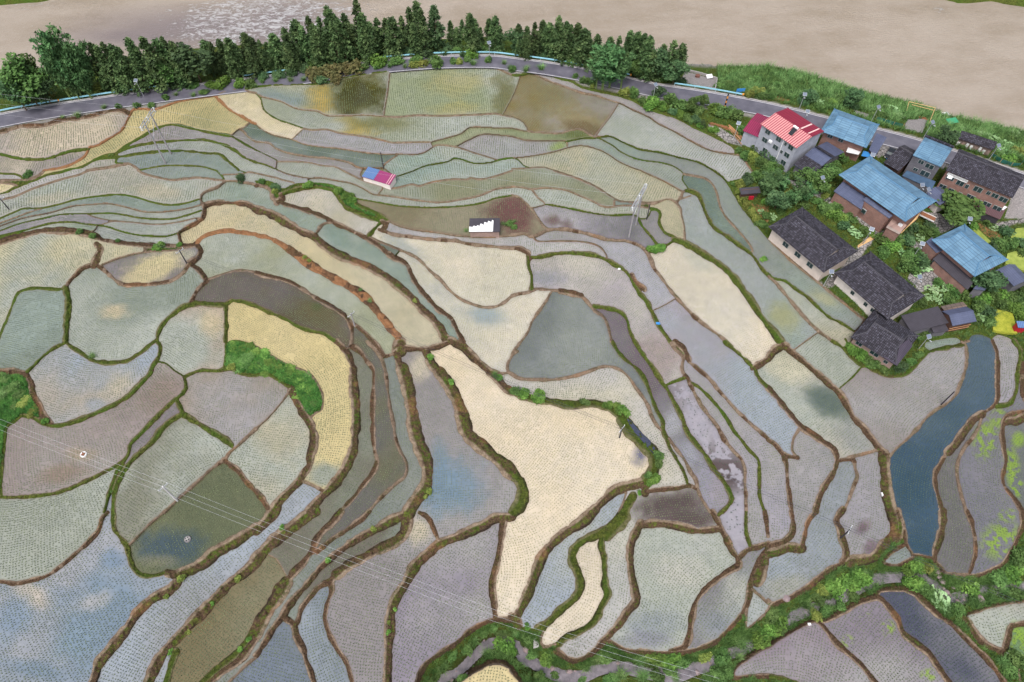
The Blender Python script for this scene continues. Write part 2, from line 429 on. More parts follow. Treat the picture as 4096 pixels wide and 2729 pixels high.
g 40 0,1510 120,1530 260,1568
b 60 540,1000 680,920 830,840 950,800 1030,800 1120,900 1190,990 1240,1110 1350,1210 1470,1300 1570,1440 1660,1568
b 50 1000,790 1020,730 1180,715 1320,740 1430,830 1560,950 1680,1030 1760,1110 1880,1230 1990,1330 2080,1440 2170,1568
b 40 1800,960 1960,900 2100,860 2351,820
b 70 1800,960 1880,1080 1970,1200 2100,1270 2160,1290
b 60 2170,1290 2200,1170 2240,1050 2351,1030
g 40 2200,1300 2260,1330 2351,1350
b 20 2351,1400 2300,1460 2320,1568
T 1 1
b 12 985,-25 955,40 1005,100
b 10 1280,55 1240,100 1180,150
b 12 1170,-30 1285,55
T 2 1
b 12 1250,300 1268,350
T 3 2
g 18 710,-20 725,20 690,60
b 20 1785,15 1835,-5
b 16 350,-8 250,65
g 18 670,415 640,445
b 14 1800,10 1850,-2
T 2 2
b 26 85,-5 20,80 0,125 -40,210 -40,270 0,300
b 80 1230,1290 1220,1395
b 16 990,1365 1050,1392
T 1 2
b 20 2255,293 2320,285
T 1 3
b 45 600,345 520,375
T 3 3
b 40 470,1015 550,998
T 2 3
b 30 2190,700 2245,745
T 3 2
b 20 770,-8 728,25
b 16 250,65 190,105
T 1 2
b 25 880,45 820,75 850,120
T 3 3
g 40 260,1568 500,1700 800,1960
T 3 2
b 30 2351,540 2500,600 2800,640
T 0 1
g 28 0,1510 -150,1950 -250,2400'''

def load_lines():
    out = []; ox = oy = 0; S = 1024 / 2351.0
    for l in LINES.split('\n'):
        p = l.split()
        if not p: continue
        if p[0] == 'T': ox = int(p[1]) * 1024; oy = (0, 683, 1366, 2046)[int(p[2])]; continue
        pts = np.array([[float(c) for c in q.split(',')] for q in p[2:]]) * S + [ox, oy]
        for e, f in ((0, 1), (-1, -2)):                       # carry lines that reach the edge of the survey on outwards
            a = pts[e]
            d = a - pts[f]; d = d / max(np.hypot(*d), 1e-6) * 420
            if (a[0] < 14 and d[0] < -210) or (a[0] > 4082 and d[0] > 210) or (a[1] > 2715 and d[1] > 210):
                pts = np.vstack([[a + d], pts]) if e == 0 else np.vstack([pts, [a + d]])
        out.append((p[0], float(p[1]) * S, pts))
    return out
def smooth_line(pts, step=10.0):
    pts = np.asarray(pts, float)
    if len(pts) < 3:
        n = max(2, int(np.hypot(*(pts[1] - pts[0])[:2]) / step)); t = np.linspace(0, 1, n + 1)[:, None]
        return pts[0] + (pts[1] - pts[0]) * t
    Q = np.vstack([2 * pts[0] - pts[1], pts, 2 * pts[-1] - pts[-2]]); out = []
    for i in range(1, len(Q) - 2):
        p0, p1, p2, p3 = Q[i - 1:i + 3]; n = max(2, int(np.hypot(*(p2 - p1)[:2]) / step))
        t = np.linspace(0, 1, n, endpoint=False)[:, None]
        out.append(.5 * (2 * p1 + (p2 - p0) * t + (2 * p0 - 5 * p1 + 4 * p2 - p3) * t ** 2 + (3 * p1 - p0 - 3 * p2 + p3) * t ** 3))
    out.append(pts[-1:]); return np.vstack(out)

G = 3.0; U0, V0 = -300.0, -60.0; NC, NR = 1566, 1000
uu = U0 + G * np.arange(NC); vv = V0 + G * np.arange(NR)
UU, VV = np.meshgrid(uu, vv)
SD = np.full((NR, NC), 40.0); BT = np.zeros((NR, NC), np.int8); BW = np.zeros((NR, NC)); TX = np.zeros((NR, NC)); TY = np.zeros((NR, NC))
def seg_field(a, b, r, pad, fn):
    x0 = max(0, int((min(a[0], b[0]) - r - pad - U0) / G)); x1 = min(NC, int((max(a[0], b[0]) + r + pad - U0) / G) + 2)
    y0 = max(0, int((min(a[1], b[1]) - r - pad - V0) / G)); y1 = min(NR, int((max(a[1], b[1]) + r + pad - V0) / G) + 2)
    if x1 <= x0 or y1 <= y0: return
    xx = UU[y0:y1, x0:x1]; yy = VV[y0:y1, x0:x1]; d = b - a; L = max((d ** 2).sum(), 1e-9)
    t = np.clip(((xx - a[0]) * d[0] + (yy - a[1]) * d[1]) / L, 0, 1)
    fn(slice(y0, y1), slice(x0, x1), np.hypot(xx - a[0] - t * d[0], yy - a[1] - t * d[1]), (xx - a[0] - t * d[0], yy - a[1] - t * d[1]))
def vnoise(X, Y, s, seed):                                    # value noise
    r = np.random.RandomState(seed); T = r.rand(64, 64); x = X / s; y = Y / s; xi = np.floor(x).astype(int); yi = np.floor(y).astype(int); fx = x - xi; fy = y - yi
    fx = fx * fx * (3 - 2 * fx); fy = fy * fy * (3 - 2 * fy); q = lambda a, b: T[a & 63, b & 63]
    return (q(yi, xi) * (1 - fx) + q(yi, xi + 1) * fx) * (1 - fy) + (q(yi + 1, xi) * (1 - fx) + q(yi + 1, xi + 1) * fx) * fy
def fbm(X, Y, s, seed, o=3): return sum(vnoise(X, Y, s / 2 ** k, seed + k) / 2 ** k for k in range(o)) / sum(1 / 2 ** k for k in range(o))
_w = P(UU, VV, 0); EDGE_N = fbm(_w[0], _w[1], 1.7, 301, 2) - 0.5; DX = np.zeros((NR, NC)); DY = np.zeros((NR, NC))
wob = lambda s: 1 + 0.10 * math.sin(s * 0.021) + 0.09 * math.sin(s * 0.047 + 1.3) + 0.06 * math.sin(s * 0.13)
DYKES = load_lines(); _s = 0.0
for kind, wd, pts in DYKES:
    sm = smooth_line(pts)
    for a, b in zip(sm[:-1], sm[1:]):
        _s += np.hypot(*(b - a))
        r = max(wd / 2 * (wob(_s) if wd > 9 else 1.0), 2.7); k = {'g': 1, 'b': 2, 'o': 3}[kind]
        wa, wb = P(*a), P(*b); tx, ty = wb[0] - wa[0], wb[1] - wa[1]; tl = math.hypot(tx, ty) + 1e-9
        def fn(sy, sx, dd, t):
            s = dd - r - np.clip(EDGE_N[sy, sx], -.4 if r > 4 else 0, .5) * min(r * .9, 9.0); c = SD[sy, sx]; m = s < c; DX[sy, sx][m] = t[0][m]; DY[sy, sx][m] = t[1][m]
            c[m] = s[m]; BT[sy, sx][m] = k; BW[sy, sx][m] = r; TX[sy, sx][m] = tx / tl; TY[sy, sx][m] = ty / tl
        seg_field(a, b, r, 36, fn)
FREE = SD > 0
def label_runs(free):
    par = []
    def find(a):
        while par[a] != a: par[a] = par[par[a]]; a = par[a]
        return a
    lab = -np.ones(free.shape, np.int32); prev = []
    for y in range(free.shape[0]):
        d = np.diff(np.concatenate([[0], free[y].astype(np.int8), [0]])); cur = []; j = 0
        for s, e in zip(np.where(d == 1)[0], np.where(d == -1)[0]):
            l = None
            while j < len(prev) and prev[j][1] <= s: j += 1
            k = j
            while k < len(prev) and prev[k][0] < e:
                f = find(prev[k][2])
                if l is None: l = f
                elif f != l: par[f] = l
                k += 1
            if l is None: l = len(par); par.append(l)
            cur.append((s, e, l)); lab[y, s:e] = l
        prev = cur
    r = np.array([find(i) for i in range(len(par))] + [-1])
    u, inv = np.unique(r[lab], return_inverse=True); return inv.reshape(lab.shape) - 1
LAB = label_runs(FREE)

# paddies: a point inside each (half-scale survey px), the colour of its muddy water and of its cloudier patches
CC = dict(C=(222, 208, 186), Cy=(214, 197, 152), K=(172, 167, 140), Gr=(176, 178, 166), T=(152, 161, 150), L=(166, 161, 158), M=(140, 136, 136),
          D=(120, 111, 104), O=(98, 94, 62), N=(92, 105, 112), B=(166, 171, 176), R=(112, 82, 80), S=(190, 185, 180), NB=(76, 92, 108))
SEEDS = '''100 275 166,156,150 204,190,168|80 320 138,130,132 190,178,160|20 353 L S|10 373 C Cy|340 220 206,190,144 186,176,134|520 235 216,202,168 C
640 190 Gr 182,180,150|900 190 158,163,132 Gr|1120 220 162,154,146 142,128,90|1360 246 180,174,170 L|1350 270 180,180,174 Gr|800 255 168,170,150 Gr
740 280 173,169,169 L|1142 270 140,146,112 158,160,130|926 274 140,146,112 158,160,130|1632 639 178,172,150 Gr|302 862 142,134,132 L|309 1396 B L|1040 290 166,166,160 L|1160 283 160,163,152 T|1320 310 150,152,146 T|1250 350 184,177,152 Gr
1000 360 160,162,146 150,148,122|870 318 155,168,155 Gr|880 345 152,166,156 Gr|650 300 112,122,108 150,156,150|600 315 152,145,140 L|620 340 166,166,152 Gr
320 265 162,154,152 L|400 290 166,166,163 Gr|420 325 148,155,150 T|360 345 152,157,150 T|300 370 182,176,162 Gr|150 350 176,171,158 S|480 357 166,166,160 Gr
535 362 166,166,160 Gr|690 378 168,170,158 Gr|1150 392 176,173,156 Gr|900 420 142,132,108 154,146,124|1180 440 134,129,131 172,166,167|1244 409 122,130,118 T
1310 450 146,141,139 L|1350 440 186,177,150 K|1222 424 T Gr|650 410 196,187,166 S|470 385 146,158,144 Gr|750 530 148,158,146 Gr|450 440 196,186,160 208,192,154
550 520 167,167,142 Gr|500 570 122,114,106 112,105,84|600 660 208,191,144 Cy|390 650 182,166,148 Gr|480 800 162,150,136 L|580 850 186,177,154 Gr
350 900 146,144,128 Gr|400 1050 126,126,100 118,120,96|200 850 159,147,140 168,160,152|180 760 178,169,156 B|60 650 136,141,128 T|230 620 150,155,142 Gr
80 550 196,187,156 Gr|300 525 142,134,130 150,146,144|240 505 162,169,146 T|310 868 142,134,132 L|60 1090 162,164,150 Gr|100 1280 166,166,168 138,150,160
330 1230 158,158,158 B|450 1280 130,120,92 142,136,112|320 1340 B L|735 850 137,137,122 128,122,108|770 900 120,116,108 124,120,92|790 800 136,139,130 150,150,140
850 900 172,169,163 Gr|1100 950 224,207,180 C|950 640 200,194,178 B|960 550 205,198,180 C|780 497 122,128,116 T|1150 700 132,134,130 152,154,147
1150 540 178,170,168 190,184,172|1000 465 173,169,166 S|1250 520 176,173,176 L|1250 660 128,117,119 M|1430 600 209,199,182 C|1450 500 166,168,164 158,166,156
1450 430 122,133,122 T|1500 470 156,161,150 T|1450 690 160,156,162 L|1420 900 112,102,97 170,165,168|1470 850 168,162,168 L|1490 820 170,164,168 B|1620 800 184,178,164 Gr
1620 950 158,154,152 L|1660 1000 150,152,152 B|1730 1000 161,156,156 L|1580 1130 166,168,165 B|1800 800 158,150,145 L|1850 900 94,107,116 106,117,124
1895 1000 126,122,118 M|1980 1000 134,131,134 M|2030 900 116,119,113 M|2010 720 166,159,166 L|1890 690 150,155,140 T|1650 620 166,168,150 Gr|1600 640 178,172,150 Gr
1680 710 166,168,155 Gr|1100 765 196,189,171 S|1285 780 106,116,108 T|1340 930 S L|1350 1020 184,181,172 S|1090 1150 180,180,172 B|1180 1180 211,198,178 C
1350 1170 182,180,173 Gr|1440 1200 166,167,160 M|1515 1215 172,174,168 Gr|900 1150 150,142,148 L|720 1250 152,145,142 L|620 1280 140,145,148 B
570 1330 126,129,126 128,134,142|650 1110 116,116,108 T|690 1110 126,121,108 T|580 1010 150,148,132 Gr|640 1070 126,129,122 T|980 1345 200,180,140 Cy
1620 1300 150,138,142 L|1720 1270 145,136,140 L|1850 1260 104,104,112 M|1970 1240 176,171,156 Gr|2035 1285 112,140,92 128,150,110|1793 1110 150,155,150 T
300 402 142,152,143 T|250 415 166,156,151 L|350 432 152,156,149 Gr|150 433 150,146,148 L|350 443 156,160,150 Gr|130 440 130,133,127 C|330 457 164,167,158 Gr|270 480 168,170,162 Gr|60 460 152,162,140 Gr
30 430 162,168,160 T|12 440 168,166,156 L|90 470 152,162,142 Gr|200 430 140,143,140 M|1370 939 S L|1422 411 122,133,122 T|396 408 142,152,143 T|1016 486 173,169,166 S|114 453 152,162,142 Gr|1618 639 178,172,150 Gr|918 945 180,182,178 B|48 324 138,130,132 190,178,160|1242 1154 184,181,172 S|1950 720 94,107,116 106,117,124|1375 395 170,172,166 S|700 700 122,122,112 T|710 660 122,122,112 T
1405 690 160,156,160 L|885 700 168,164,152 S|540 350 166,166,160 Gr'''
def colr(s):
    return np.array(CC[s] if s in CC else tuple(int(q) for q in s.split(',')), float)
PADDY = {}
for q in SEEDS.replace('\n', '|').split('|'):
    p = q.split()
    l = LAB[int((float(p[1]) * 2 - V0) / G), int((float(p[0]) * 2 - U0) / G)]
    if l >= 0 and l not in PADDY: PADDY[l] = (colr(p[2]), colr(p[3]))
OUT = LAB[int((400 - V0) / G), int((3000 - U0) / G)]
PADDY.pop(OUT, None)

# ------------------------------------------------------------------ levels of the paddies
def px2m(u, v): return CAMH / -ray(u, v)[2] / FPX
ids, cnt = np.unique(LAB, return_counts=True)
CEN = {}
for i in PADDY:
    ys, xs = np.nonzero(LAB == i); CEN[i] = (uu[xs].mean(), vv[ys].mean())
LEV = {i: float(base(*P(*CEN[i])[:2])) for i in PADDY}
GAP = {}
def scan(A, vert):
    for r in range(0, A.shape[0], 2):
        row = A[r]; ch = np.nonzero(np.diff(row))[0]
        st = np.concatenate([[0], ch + 1]); en = np.concatenate([ch + 1, [len(row)]]); vals = row[st]
        for k in range(1, len(vals) - 1):
            if vals[k] == -1 and vals[k - 1] != vals[k + 1] and vals[k - 1] in PADDY and vals[k + 1] in PADDY:
                n = (en[k] - st[k] + 1) * G; c = (st[k] + en[k]) / 2
                u, v = (uu[r], vv[int(c)]) if vert else (uu[int(c)], vv[r])
                gm = n * px2m(u, v)
                if vert: gm /= math.sin(math.atan2(-ray(u, v)[2], ray(u, v)[1]))
                key = (min(vals[k - 1], vals[k + 1]), max(vals[k - 1], vals[k + 1]))
                GAP.setdefault(key, []).append(gm)
scan(LAB, False); scan(LAB.T, True)
GAP = {k: float(np.percentile(v, 15)) for k, v in GAP.items() if len(v) > 3}
B0 = dict(LEV)
for it in range(400):
    for (i, j), gm in GAP.items():
        lim = 0.10 + 0.5 * gm; d = LEV[i] - LEV[j]
        if abs(d) > lim:
            e = (abs(d) - lim) * 0.5 * (1 if d > 0 else -1); LEV[i] -= e; LEV[j] += e
    if it < 250:
        for i in LEV: LEV[i] += 0.03 * (B0[i] - LEV[i])

# ------------------------------------------------------------------ road, river bank and stream lines (survey px)
ROAD = [(-420, 600), (-300, 552), (0, 484), (210, 446), (435, 412), (620, 387), (814, 362), (1030, 335), (1237, 308), (1486, 272), (1700, 253), (1851, 247), (1973, 248), (2048, 257),
        (2180, 274), (2320, 298), (2480, 331), (2620, 362), (2830, 394), (3072, 440), (3300, 497), (3500, 542), (3680, 590), (3900, 660), (4200, 760), (4500, 870)]
ZROAD, ZRIV = 2.4, -6.0
BANK = [(-420, 410), (-300, 360), (0, 290), (150, 270), (322, 250), (520, 222), (680, 198), (1000, 178), (1500, 155), (2026, 150), (2250, 158), (2405, 176), (2560, 205), (2745, 255), (2884, 262), (3072, 262),
        (3203, 287), (3368, 338), (3520, 385), (3682, 418), (3790, 462), (3943, 490), (4096, 524), (4300, 590), (4500, 660)]
STREAM = [(4500, 2330, -4.6), (4230, 2345, -4.7), (4096, 2352, -4.8), (3980, 2352, -4.85), (3880, 2372, -4.9), (3810, 2400, -4.95), (3745, 2350, -5.0), (3700, 2315, -5.05), (3600, 2305, -5.1), (3520, 2312, -5.15), (3440, 2345, -5.2), (3370, 2385, -5.3), (3300, 2420, -5.35), (3200, 2450, -5.4),
          (3135, 2500, -5.5), (3060, 2550, -5.55), (2960, 2600, -5.6), (2900, 2618, -5.65), (2840, 2655, -5.75), (2780, 2672, -5.8), (2700, 2702, -5.9), (2600, 2692, -5.95), (2480, 2665, -6.0), (2400, 2672, -6.05), (2320, 2706, -6.15), (2240, 2702, -6.2),
          (2160, 2668, -6.25), (2100, 2640, -6.3), (2060, 2580, -6.35), (2000, 2560, -6.4), (1930, 2590, -6.45), (1880, 2640, -6.5), (1840, 2690, -6.55), (1780, 2712, -6.6), (1700, 2760, -6.7), (1600, 2850, -6.8)]
SC = 4; CU = uu[::SC]; CV = vv[::SC]; CUU, CVV = np.meshgrid(CU, CV); CR, CCn = CUU.shape
LC = LAB[::SC, ::SC]
ZC = np.zeros((CR, CCn)); MC = np.zeros((CR, CCn), bool)
for i, L in LEV.items(): m = LC == i; ZC[m] = L; MC[m] = True
BNK = np.interp(CU, [p[0] for p in BANK], [p[1] for p in BANK])[None, :]
m = CVV < BNK + 4; ZC[m] = (ZRIV - 0.15 - np.minimum(2.5, np.maximum(0, BNK - CVV) * 0.05))[m]; MC |= m
def seg_dist(pts, U, V):
    best = np.full(U.shape, 1e9); tz = np.zeros(U.shape); pts = np.asarray(pts, float)
    for a, b in zip(pts[:-1], pts[1:]):
        d = b[:2] - a[:2]; t = np.clip(((U - a[0]) * d[0] + (V - a[1]) * d[1]) / (d @ d), 0, 1)
        dd = np.hypot(U - a[0] - t * d[0], V - a[1] - t * d[1]); mm = dd < best; best[mm] = dd[mm]
        if len(a) > 2: tz[mm] = (a[2] + t * (b[2] - a[2]))[mm]
    return best, tz
sd_s, zs = seg_dist(STREAM, CUU, CVV); m = sd_s < 22; ZC[m] = zs[m] - 0.35; MC |= m
# the road is a level shelf: world distance from its centre line
RW = np.array([P(u, v, ZROAD)[:2] for u, v in smooth_line(ROAD, 25)])
RX, RY, _ = P(CUU, CVV, ZROAD); dr, _z = seg_dist(RW[::2], RX, RY); m = dr < 4.6; ZC[m] = ZROAD - 0.12; MC |= m
m = (CUU > 2900) & (CVV > 430) & (CVV < 1480) & ~MC & (LC == OUT)
gx, gy, _ = P(CUU, CVV, 0); vill = np.where(gy > 150, 2.2, base(gx, gy) + 0.35)
pads = [(3170, 560), (3350, 560), (3420, 640), (3560, 820), (3640, 640), (3780, 680), (3980, 780), (3270, 960), (3510, 1130), (3480, 1340), (3650, 1330), (3850, 1000), (4000, 900), (3300, 830), (3420, 960), (3700, 900), (4000, 1240), (3640, 1220)]
for pu, pv in pads:
    mm = m & (np.hypot(CUU - pu, CVV - pv) < 46); ZC[mm] = vill[mm]; MC |= mm
def laplace(Z, M, iters):
    lv = []; z, wgt = np.where(M, Z, 0.0), M.astype(float)
    while min(z.shape) > 4:                                    # pull
        lv.append((z, wgt)); h, q = (z.shape[0] + 1) // 2, (z.shape[1] + 1) // 2
        zp = np.zeros((h * 2, q * 2)); wp = np.zeros((h * 2, q * 2)); zp[:z.shape[0], :z.shape[1]] = z * wgt; wp[:z.shape[0], :z.shape[1]] = wgt
        zs_ = zp.reshape(h, 2, q, 2).sum((1, 3)); ws_ = wp.reshape(h, 2, q, 2).sum((1, 3)); z = zs_ / np.maximum(ws_, 1e-9); wgt = np.minimum(ws_, 1.0)
    cur = np.where(wgt > 0, z, z[wgt > 0].mean() if (wgt > 0).any() else 0)
    for z, wgt in reversed(lv):                                # push
        up = np.repeat(np.repeat(cur, 2, 0), 2, 1)[:z.shape[0], :z.shape[1]]
        p = np.pad(up, 1, mode='edge'); up = (p[:-2, 1:-1] + p[2:, 1:-1] + p[1:-1, :-2] + p[1:-1, 2:] + 2 * up) / 6
        cur = wgt * z + (1 - wgt) * up
    fx = M
    for _ in range(iters):
        p = np.pad(cur, 1, mode='edge'); a = (p[:-2, 1:-1] + p[2:, 1:-1] + p[1:-1, :-2] + p[1:-1, 2:]) / 4
        cur = np.where(fx, Z, a)
    return cur
ZCS = laplace(ZC, MC, 250)
def bil(A, U, V):                                             # read a coarse field at survey px
    fx = np.clip((np.asarray(U, float) - U0) / (G * SC), 0, A.shape[1] - 1.001); fy = np.clip((np.asarray(V, float) - V0) / (G * SC), 0, A.shape[0] - 1.001)
    x, y = fx.astype(int), fy.astype(int); fx = fx - x; fy = fy - y
    return (A[y, x] * (1 - fx) + A[y, x + 1] * fx) * (1 - fy) + (A[y + 1, x] * (1 - fx) + A[y + 1, x + 1] * fx) * fy
ZT = bil(ZCS, UU, VV)
LV = np.zeros(LAB.max() + 2); PADM = np.zeros(LAB.max() + 2, bool)
for i, L in LEV.items(): LV[i] = L; PADM[i] = True
ISP = PADM[LAB]; ISP[LAB < 0] = False
ZT[ISP] = LV[LAB[ISP]]
near = (SD < 3) & ~ISP & (SD > -60); ys, xs = np.nonzero((LAB < 0))
for _ in range(60):                                           # even out the banks between their two levels
    Z = ZT; a = (Z[np.clip(ys - 1, 0, NR - 1), xs] + Z[np.clip(ys + 1, 0, NR - 1), xs] + Z[ys, np.clip(xs - 1, 0, NC - 1)] + Z[ys, np.clip(xs + 1, 0, NC - 1)]) / 4
    ZT[ys, xs] = a
GX, GY, _ = P(UU, VV, ZT)
dep = np.clip(-SD, 0, 60)
gv_, gu_ = np.gradient(ZCS); gu_, gv_ = bil(gu_, UU, VV), bil(gv_, UU, VV); gl_ = np.hypot(gu_, gv_) + 1e-4
SIDE = np.where(LAB < 0, (DX * gu_ + DY * gv_) / gl_ / np.maximum(BW, 3), 0)      # -1 foot of the bank, +1 its lip
LIP = np.clip((SIDE - 0.25) * 4, 0, 1) * np.clip((BW - 5) / 5, 0, 1)
LIP = np.where((BW < 8) & (LAB < 0) & (BT == 2), 0.75, LIP)
ZT = ZT + np.where(LAB < 0, (0.05 + 0.13 * np.clip(dep / 6, 0, 1) * (0.8 + 0.5 * LIP) + (fbm(GX, GY, 0.8, 3) - 0.5) * 1.0 * np.clip(dep / 9, 0, 1) * (1 - .7 * LIP) + (fbm(GX, GY, 3.1, 13) - 0.5) * 0.5 * np.clip((BW - 9) / 10, 0, 1) * np.clip(dep / 9, 0, 1)), 0)
roadf, _z = seg_dist(RW[::2], GX[::2, ::2], GY[::2, ::2]); roadf = np.repeat(np.repeat(roadf, 2, 0), 2, 1)[:NR, :NC]
free_o = (LAB >= 0) & ~ISP
ZT = ZT + np.where(free_o & (roadf > 5.0), (fbm(GX, GY, 2.2, 9) - 0.42) * 0.5 * np.clip(SD / 10, 0, 1), 0)
ZT = np.where(ISP, ZT - np.clip(SD * 0.045, 0, 0.3), ZT)
def ground(u, v): # terrain height under a survey px
    x = np.clip((np.asarray(u) - U0) / G, 0, NC - 1).round().astype(int); y = np.clip((np.asarray(v) - V0) / G, 0, NR - 1).round().astype(int)
    return ZT[y, x]
def GV(u, v): return PV(u, v, float(ground(u, v)))
# ------------------------------------------------------------------ paved and bare ground outside the paddies
def pmask(pts, U=None, V=None):
    U = UU if U is None else U; V = VV if V is None else V; ins = np.zeros(U.shape, bool); n = len(pts)
    for i in range(n):
        (x1, y1), (x2, y2) = pts[i], pts[(i + 1) % n]
        if y1 == y2: continue
        ins ^= ((y1 > V) != (y2 > V)) & (U < (x2 - x1) * (V - y1) / (y2 - y1) + x1)
    return ins
def tpts(ti, tj, s): return [TP(ti, tj, *map(float, q.split(','))) for q in s.split()]
PAVE = np.zeros((NR, NC)); CONC = np.zeros((NR, NC)); SOIL = np.zeros((NR, NC))
def path_mask(A, pts, wid):
    X, Y = GX[::2, ::2], GY[::2, ::2]
    W = np.array([P(u, v, float(bil(ZCS, u, v)))[:2] for u, v in smooth_line(pts, 25)]); d, _ = seg_dist(W, X, Y)
    d = np.repeat(np.repeat(d, 2, 0), 2, 1)[:NR, :NC] + (fbm(GX, GY, 1.5, 77) - 0.5) * 0.7; A[:] = np.maximum(A, np.clip((wid / 2 - d) * 3, 0, 1) * (LAB == OUT))
path_mask(PAVE, tpts(3, 1, '200,70 300,150 480,220 600,300 760,380 900,480 1000,560 1120,590 1240,620 1350,680 1440,760 1500,860 1560,930 1540,980 1470,1030 1400,1070'), 2.4)
path_mask(PAVE, tpts(3, 1, '1000,560 900,660 820,760 700,900 560,1040'), 2.2)
path_mask(PAVE, tpts(3, 1, '480,1030 560,1120 700,1230 870,1365'), 1.5)
path_mask(PAVE, tpts(3, 1, '1690,500 1850,440 2000,430 2090,500 2250,470 2400,440'), 1.8)
for t, s in (((3, 1), '1430,390 1560,380 1710,480 1700,530 1600,575 1550,560 1470,470'), ((3, 0), '1080,1290 1210,1315 1150,1400 1010,1450 990,1430'), ((2, 0), '1800,1140 1920,1180 2130,1310 2110,1345 1980,1310 1820,1190'), ((3, 1), '1300,940 1420,880 1520,900 1560,960 1400,1090 1280,1000')):
    PAVE[pmask(tpts(*t, s))] = 1
for t, s in (((3, 1), '2170,440 2230,250 2330,60 2700,60 2700,430'), ((3, 0), '1280,1100 1470,1090 1415,1225 1245,1180'), ((2, 0), '1590,655 1880,735 1862,835 1545,745'), ((3, 0), '790,1010 930,1050 910,1095 800,1055'), ((3, 0), '1690,1360 1740,1375 1650,1480 1610,1560 1580,1540')):
    CONC[pmask(tpts(*t, s))] = 1
for t, s in (((3, 0), '50,850 130,830 210,880 190,935 60,915'), ((3, 1), '1930,480 2040,510 2180,640 2150,690 1960,560'), ((2, 1), '2190,300 2351,330 2351,480 2280,420')):
    SOIL[pmask(tpts(*t, s))] = 1

# ------------------------------------------------------------------ ground materials
def mat_terrain():
    k = NM('terrain_soil_and_grass', 0.95, 0.1); at = k.n('Attribute', attribute_name='col'); sp = k.n('SeparateColor'); k.l(at.outputs['Color'], sp.inputs[0])
    n1 = k.noise(0.9, 6); n2 = k.noise(3.2, 6, rough=0.78); n3 = k.noise(0.22, 4)
    a2 = k.n('Attribute', attribute_name='col2'); s2 = k.n('SeparateColor'); k.l(a2.outputs['Color'], s2.inputs[0])
    mud = k.ramp(n2, [(0.25, g(36, 28, 22)), (0.43, g(66, 52, 40)), (0.6, g(98, 79, 62)), (0.85, g(138, 118, 98))])
    mud = k.mix(k.ramp(n1, [(0.4, (0, 0, 0)), (0.75, (0.75, 0.75, 0.75))]), mud, k.ramp(n2, [(0.3, g(50, 36, 31)), (0.7, g(104, 74, 56))]))
    n4 = k.noise(2.2, 6, rough=0.75)
    grass = k.ramp(n4, [(0.28, g(30, 36, 16)), (0.45, g(64, 72, 30)), (0.62, g(94, 100, 44)), (0.85, g(128, 126, 70))])
    grass = k.mix(k.ramp(n3, [(0.42, (0, 0, 0)), (0.7, (1, 1, 1))]), grass, k.ramp(n2, [(0.25, g(30, 46, 16)), (0.6, g(74, 98, 34)), (0.85, g(118, 120, 54))]))
    orange = k.ramp(n2, [(0.2, g(106, 74, 50)), (0.55, g(148, 106, 74)), (0.85, g(178, 138, 104))])
    lip = k.ramp(n2, [(0.2, g(104, 88, 74)), (0.5, g(142, 124, 107)), (0.85, g(170, 154, 137))])
    f = k.math('ADD', sp.outputs[0], k.math('ADD', k.math('MULTIPLY', k.math('SUBTRACT', n1, 0.5), 1.0), k.math('MULTIPLY', k.math('SUBTRACT', n4, 0.5), 1.2)))
    f = k.ramp(f, [(0.38, (0, 0, 0)), (0.62, (1, 1, 1))])
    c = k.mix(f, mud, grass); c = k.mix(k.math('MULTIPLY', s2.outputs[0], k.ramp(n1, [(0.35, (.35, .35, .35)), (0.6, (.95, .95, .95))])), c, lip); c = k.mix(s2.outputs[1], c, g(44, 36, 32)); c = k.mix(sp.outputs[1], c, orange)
    vo = k.n('TexVoronoi', feature='DISTANCE_TO_EDGE'); vo.inputs['Scale'].default_value = 1.1; k.l(k.pos(), vo.inputs['Vector'])
    stone = k.mix(k.ramp(vo.outputs['Distance'], [(0.03, (0, 0, 0)), (0.09, (1, 1, 1))]), g(70, 70, 66), k.ramp(n1, [(0.3, g(118, 114, 112)), (0.7, g(164, 158, 156))]))
    gravel = k.ramp(k.noise(7, 4), [(0.3, g(104, 100, 100)), (0.6, g(158, 152, 150)), (0.8, g(186, 182, 180))])
    c = k.mix(sp.outputs[2], c, gravel); c = k.mix(k.math('SUBTRACT', 1.0, at.outputs['Alpha']), c, stone); k.color(c).bump(n2, 0.9, 0.25); return k.m
def mat_water():
    k = NM('muddy_paddy_water', 0.22, 0.35); at = k.n('Attribute', attribute_name='col')
    n = k.noise(2.4, 5, rough=0.65); n3 = k.noise(0.55, 4, rough=.6); v = k.mix(1, k.ramp(n, [(0.25, (0.88, 0.88, 0.88)), (0.75, (1.08, 1.08, 1.08))]), k.ramp(n3, [(0.3, (0.9, 0.91, 0.93)), (0.7, (1.06, 1.05, 1.04))]), 'MULTIPLY')
    k.color(k.mix(1.0, at.outputs['Color'], v, 'MULTIPLY')).bump(k.noise(9, 2), 0.06, 0.03); return k.m
M_TER, M_WAT = mat_terrain(), mat_water()

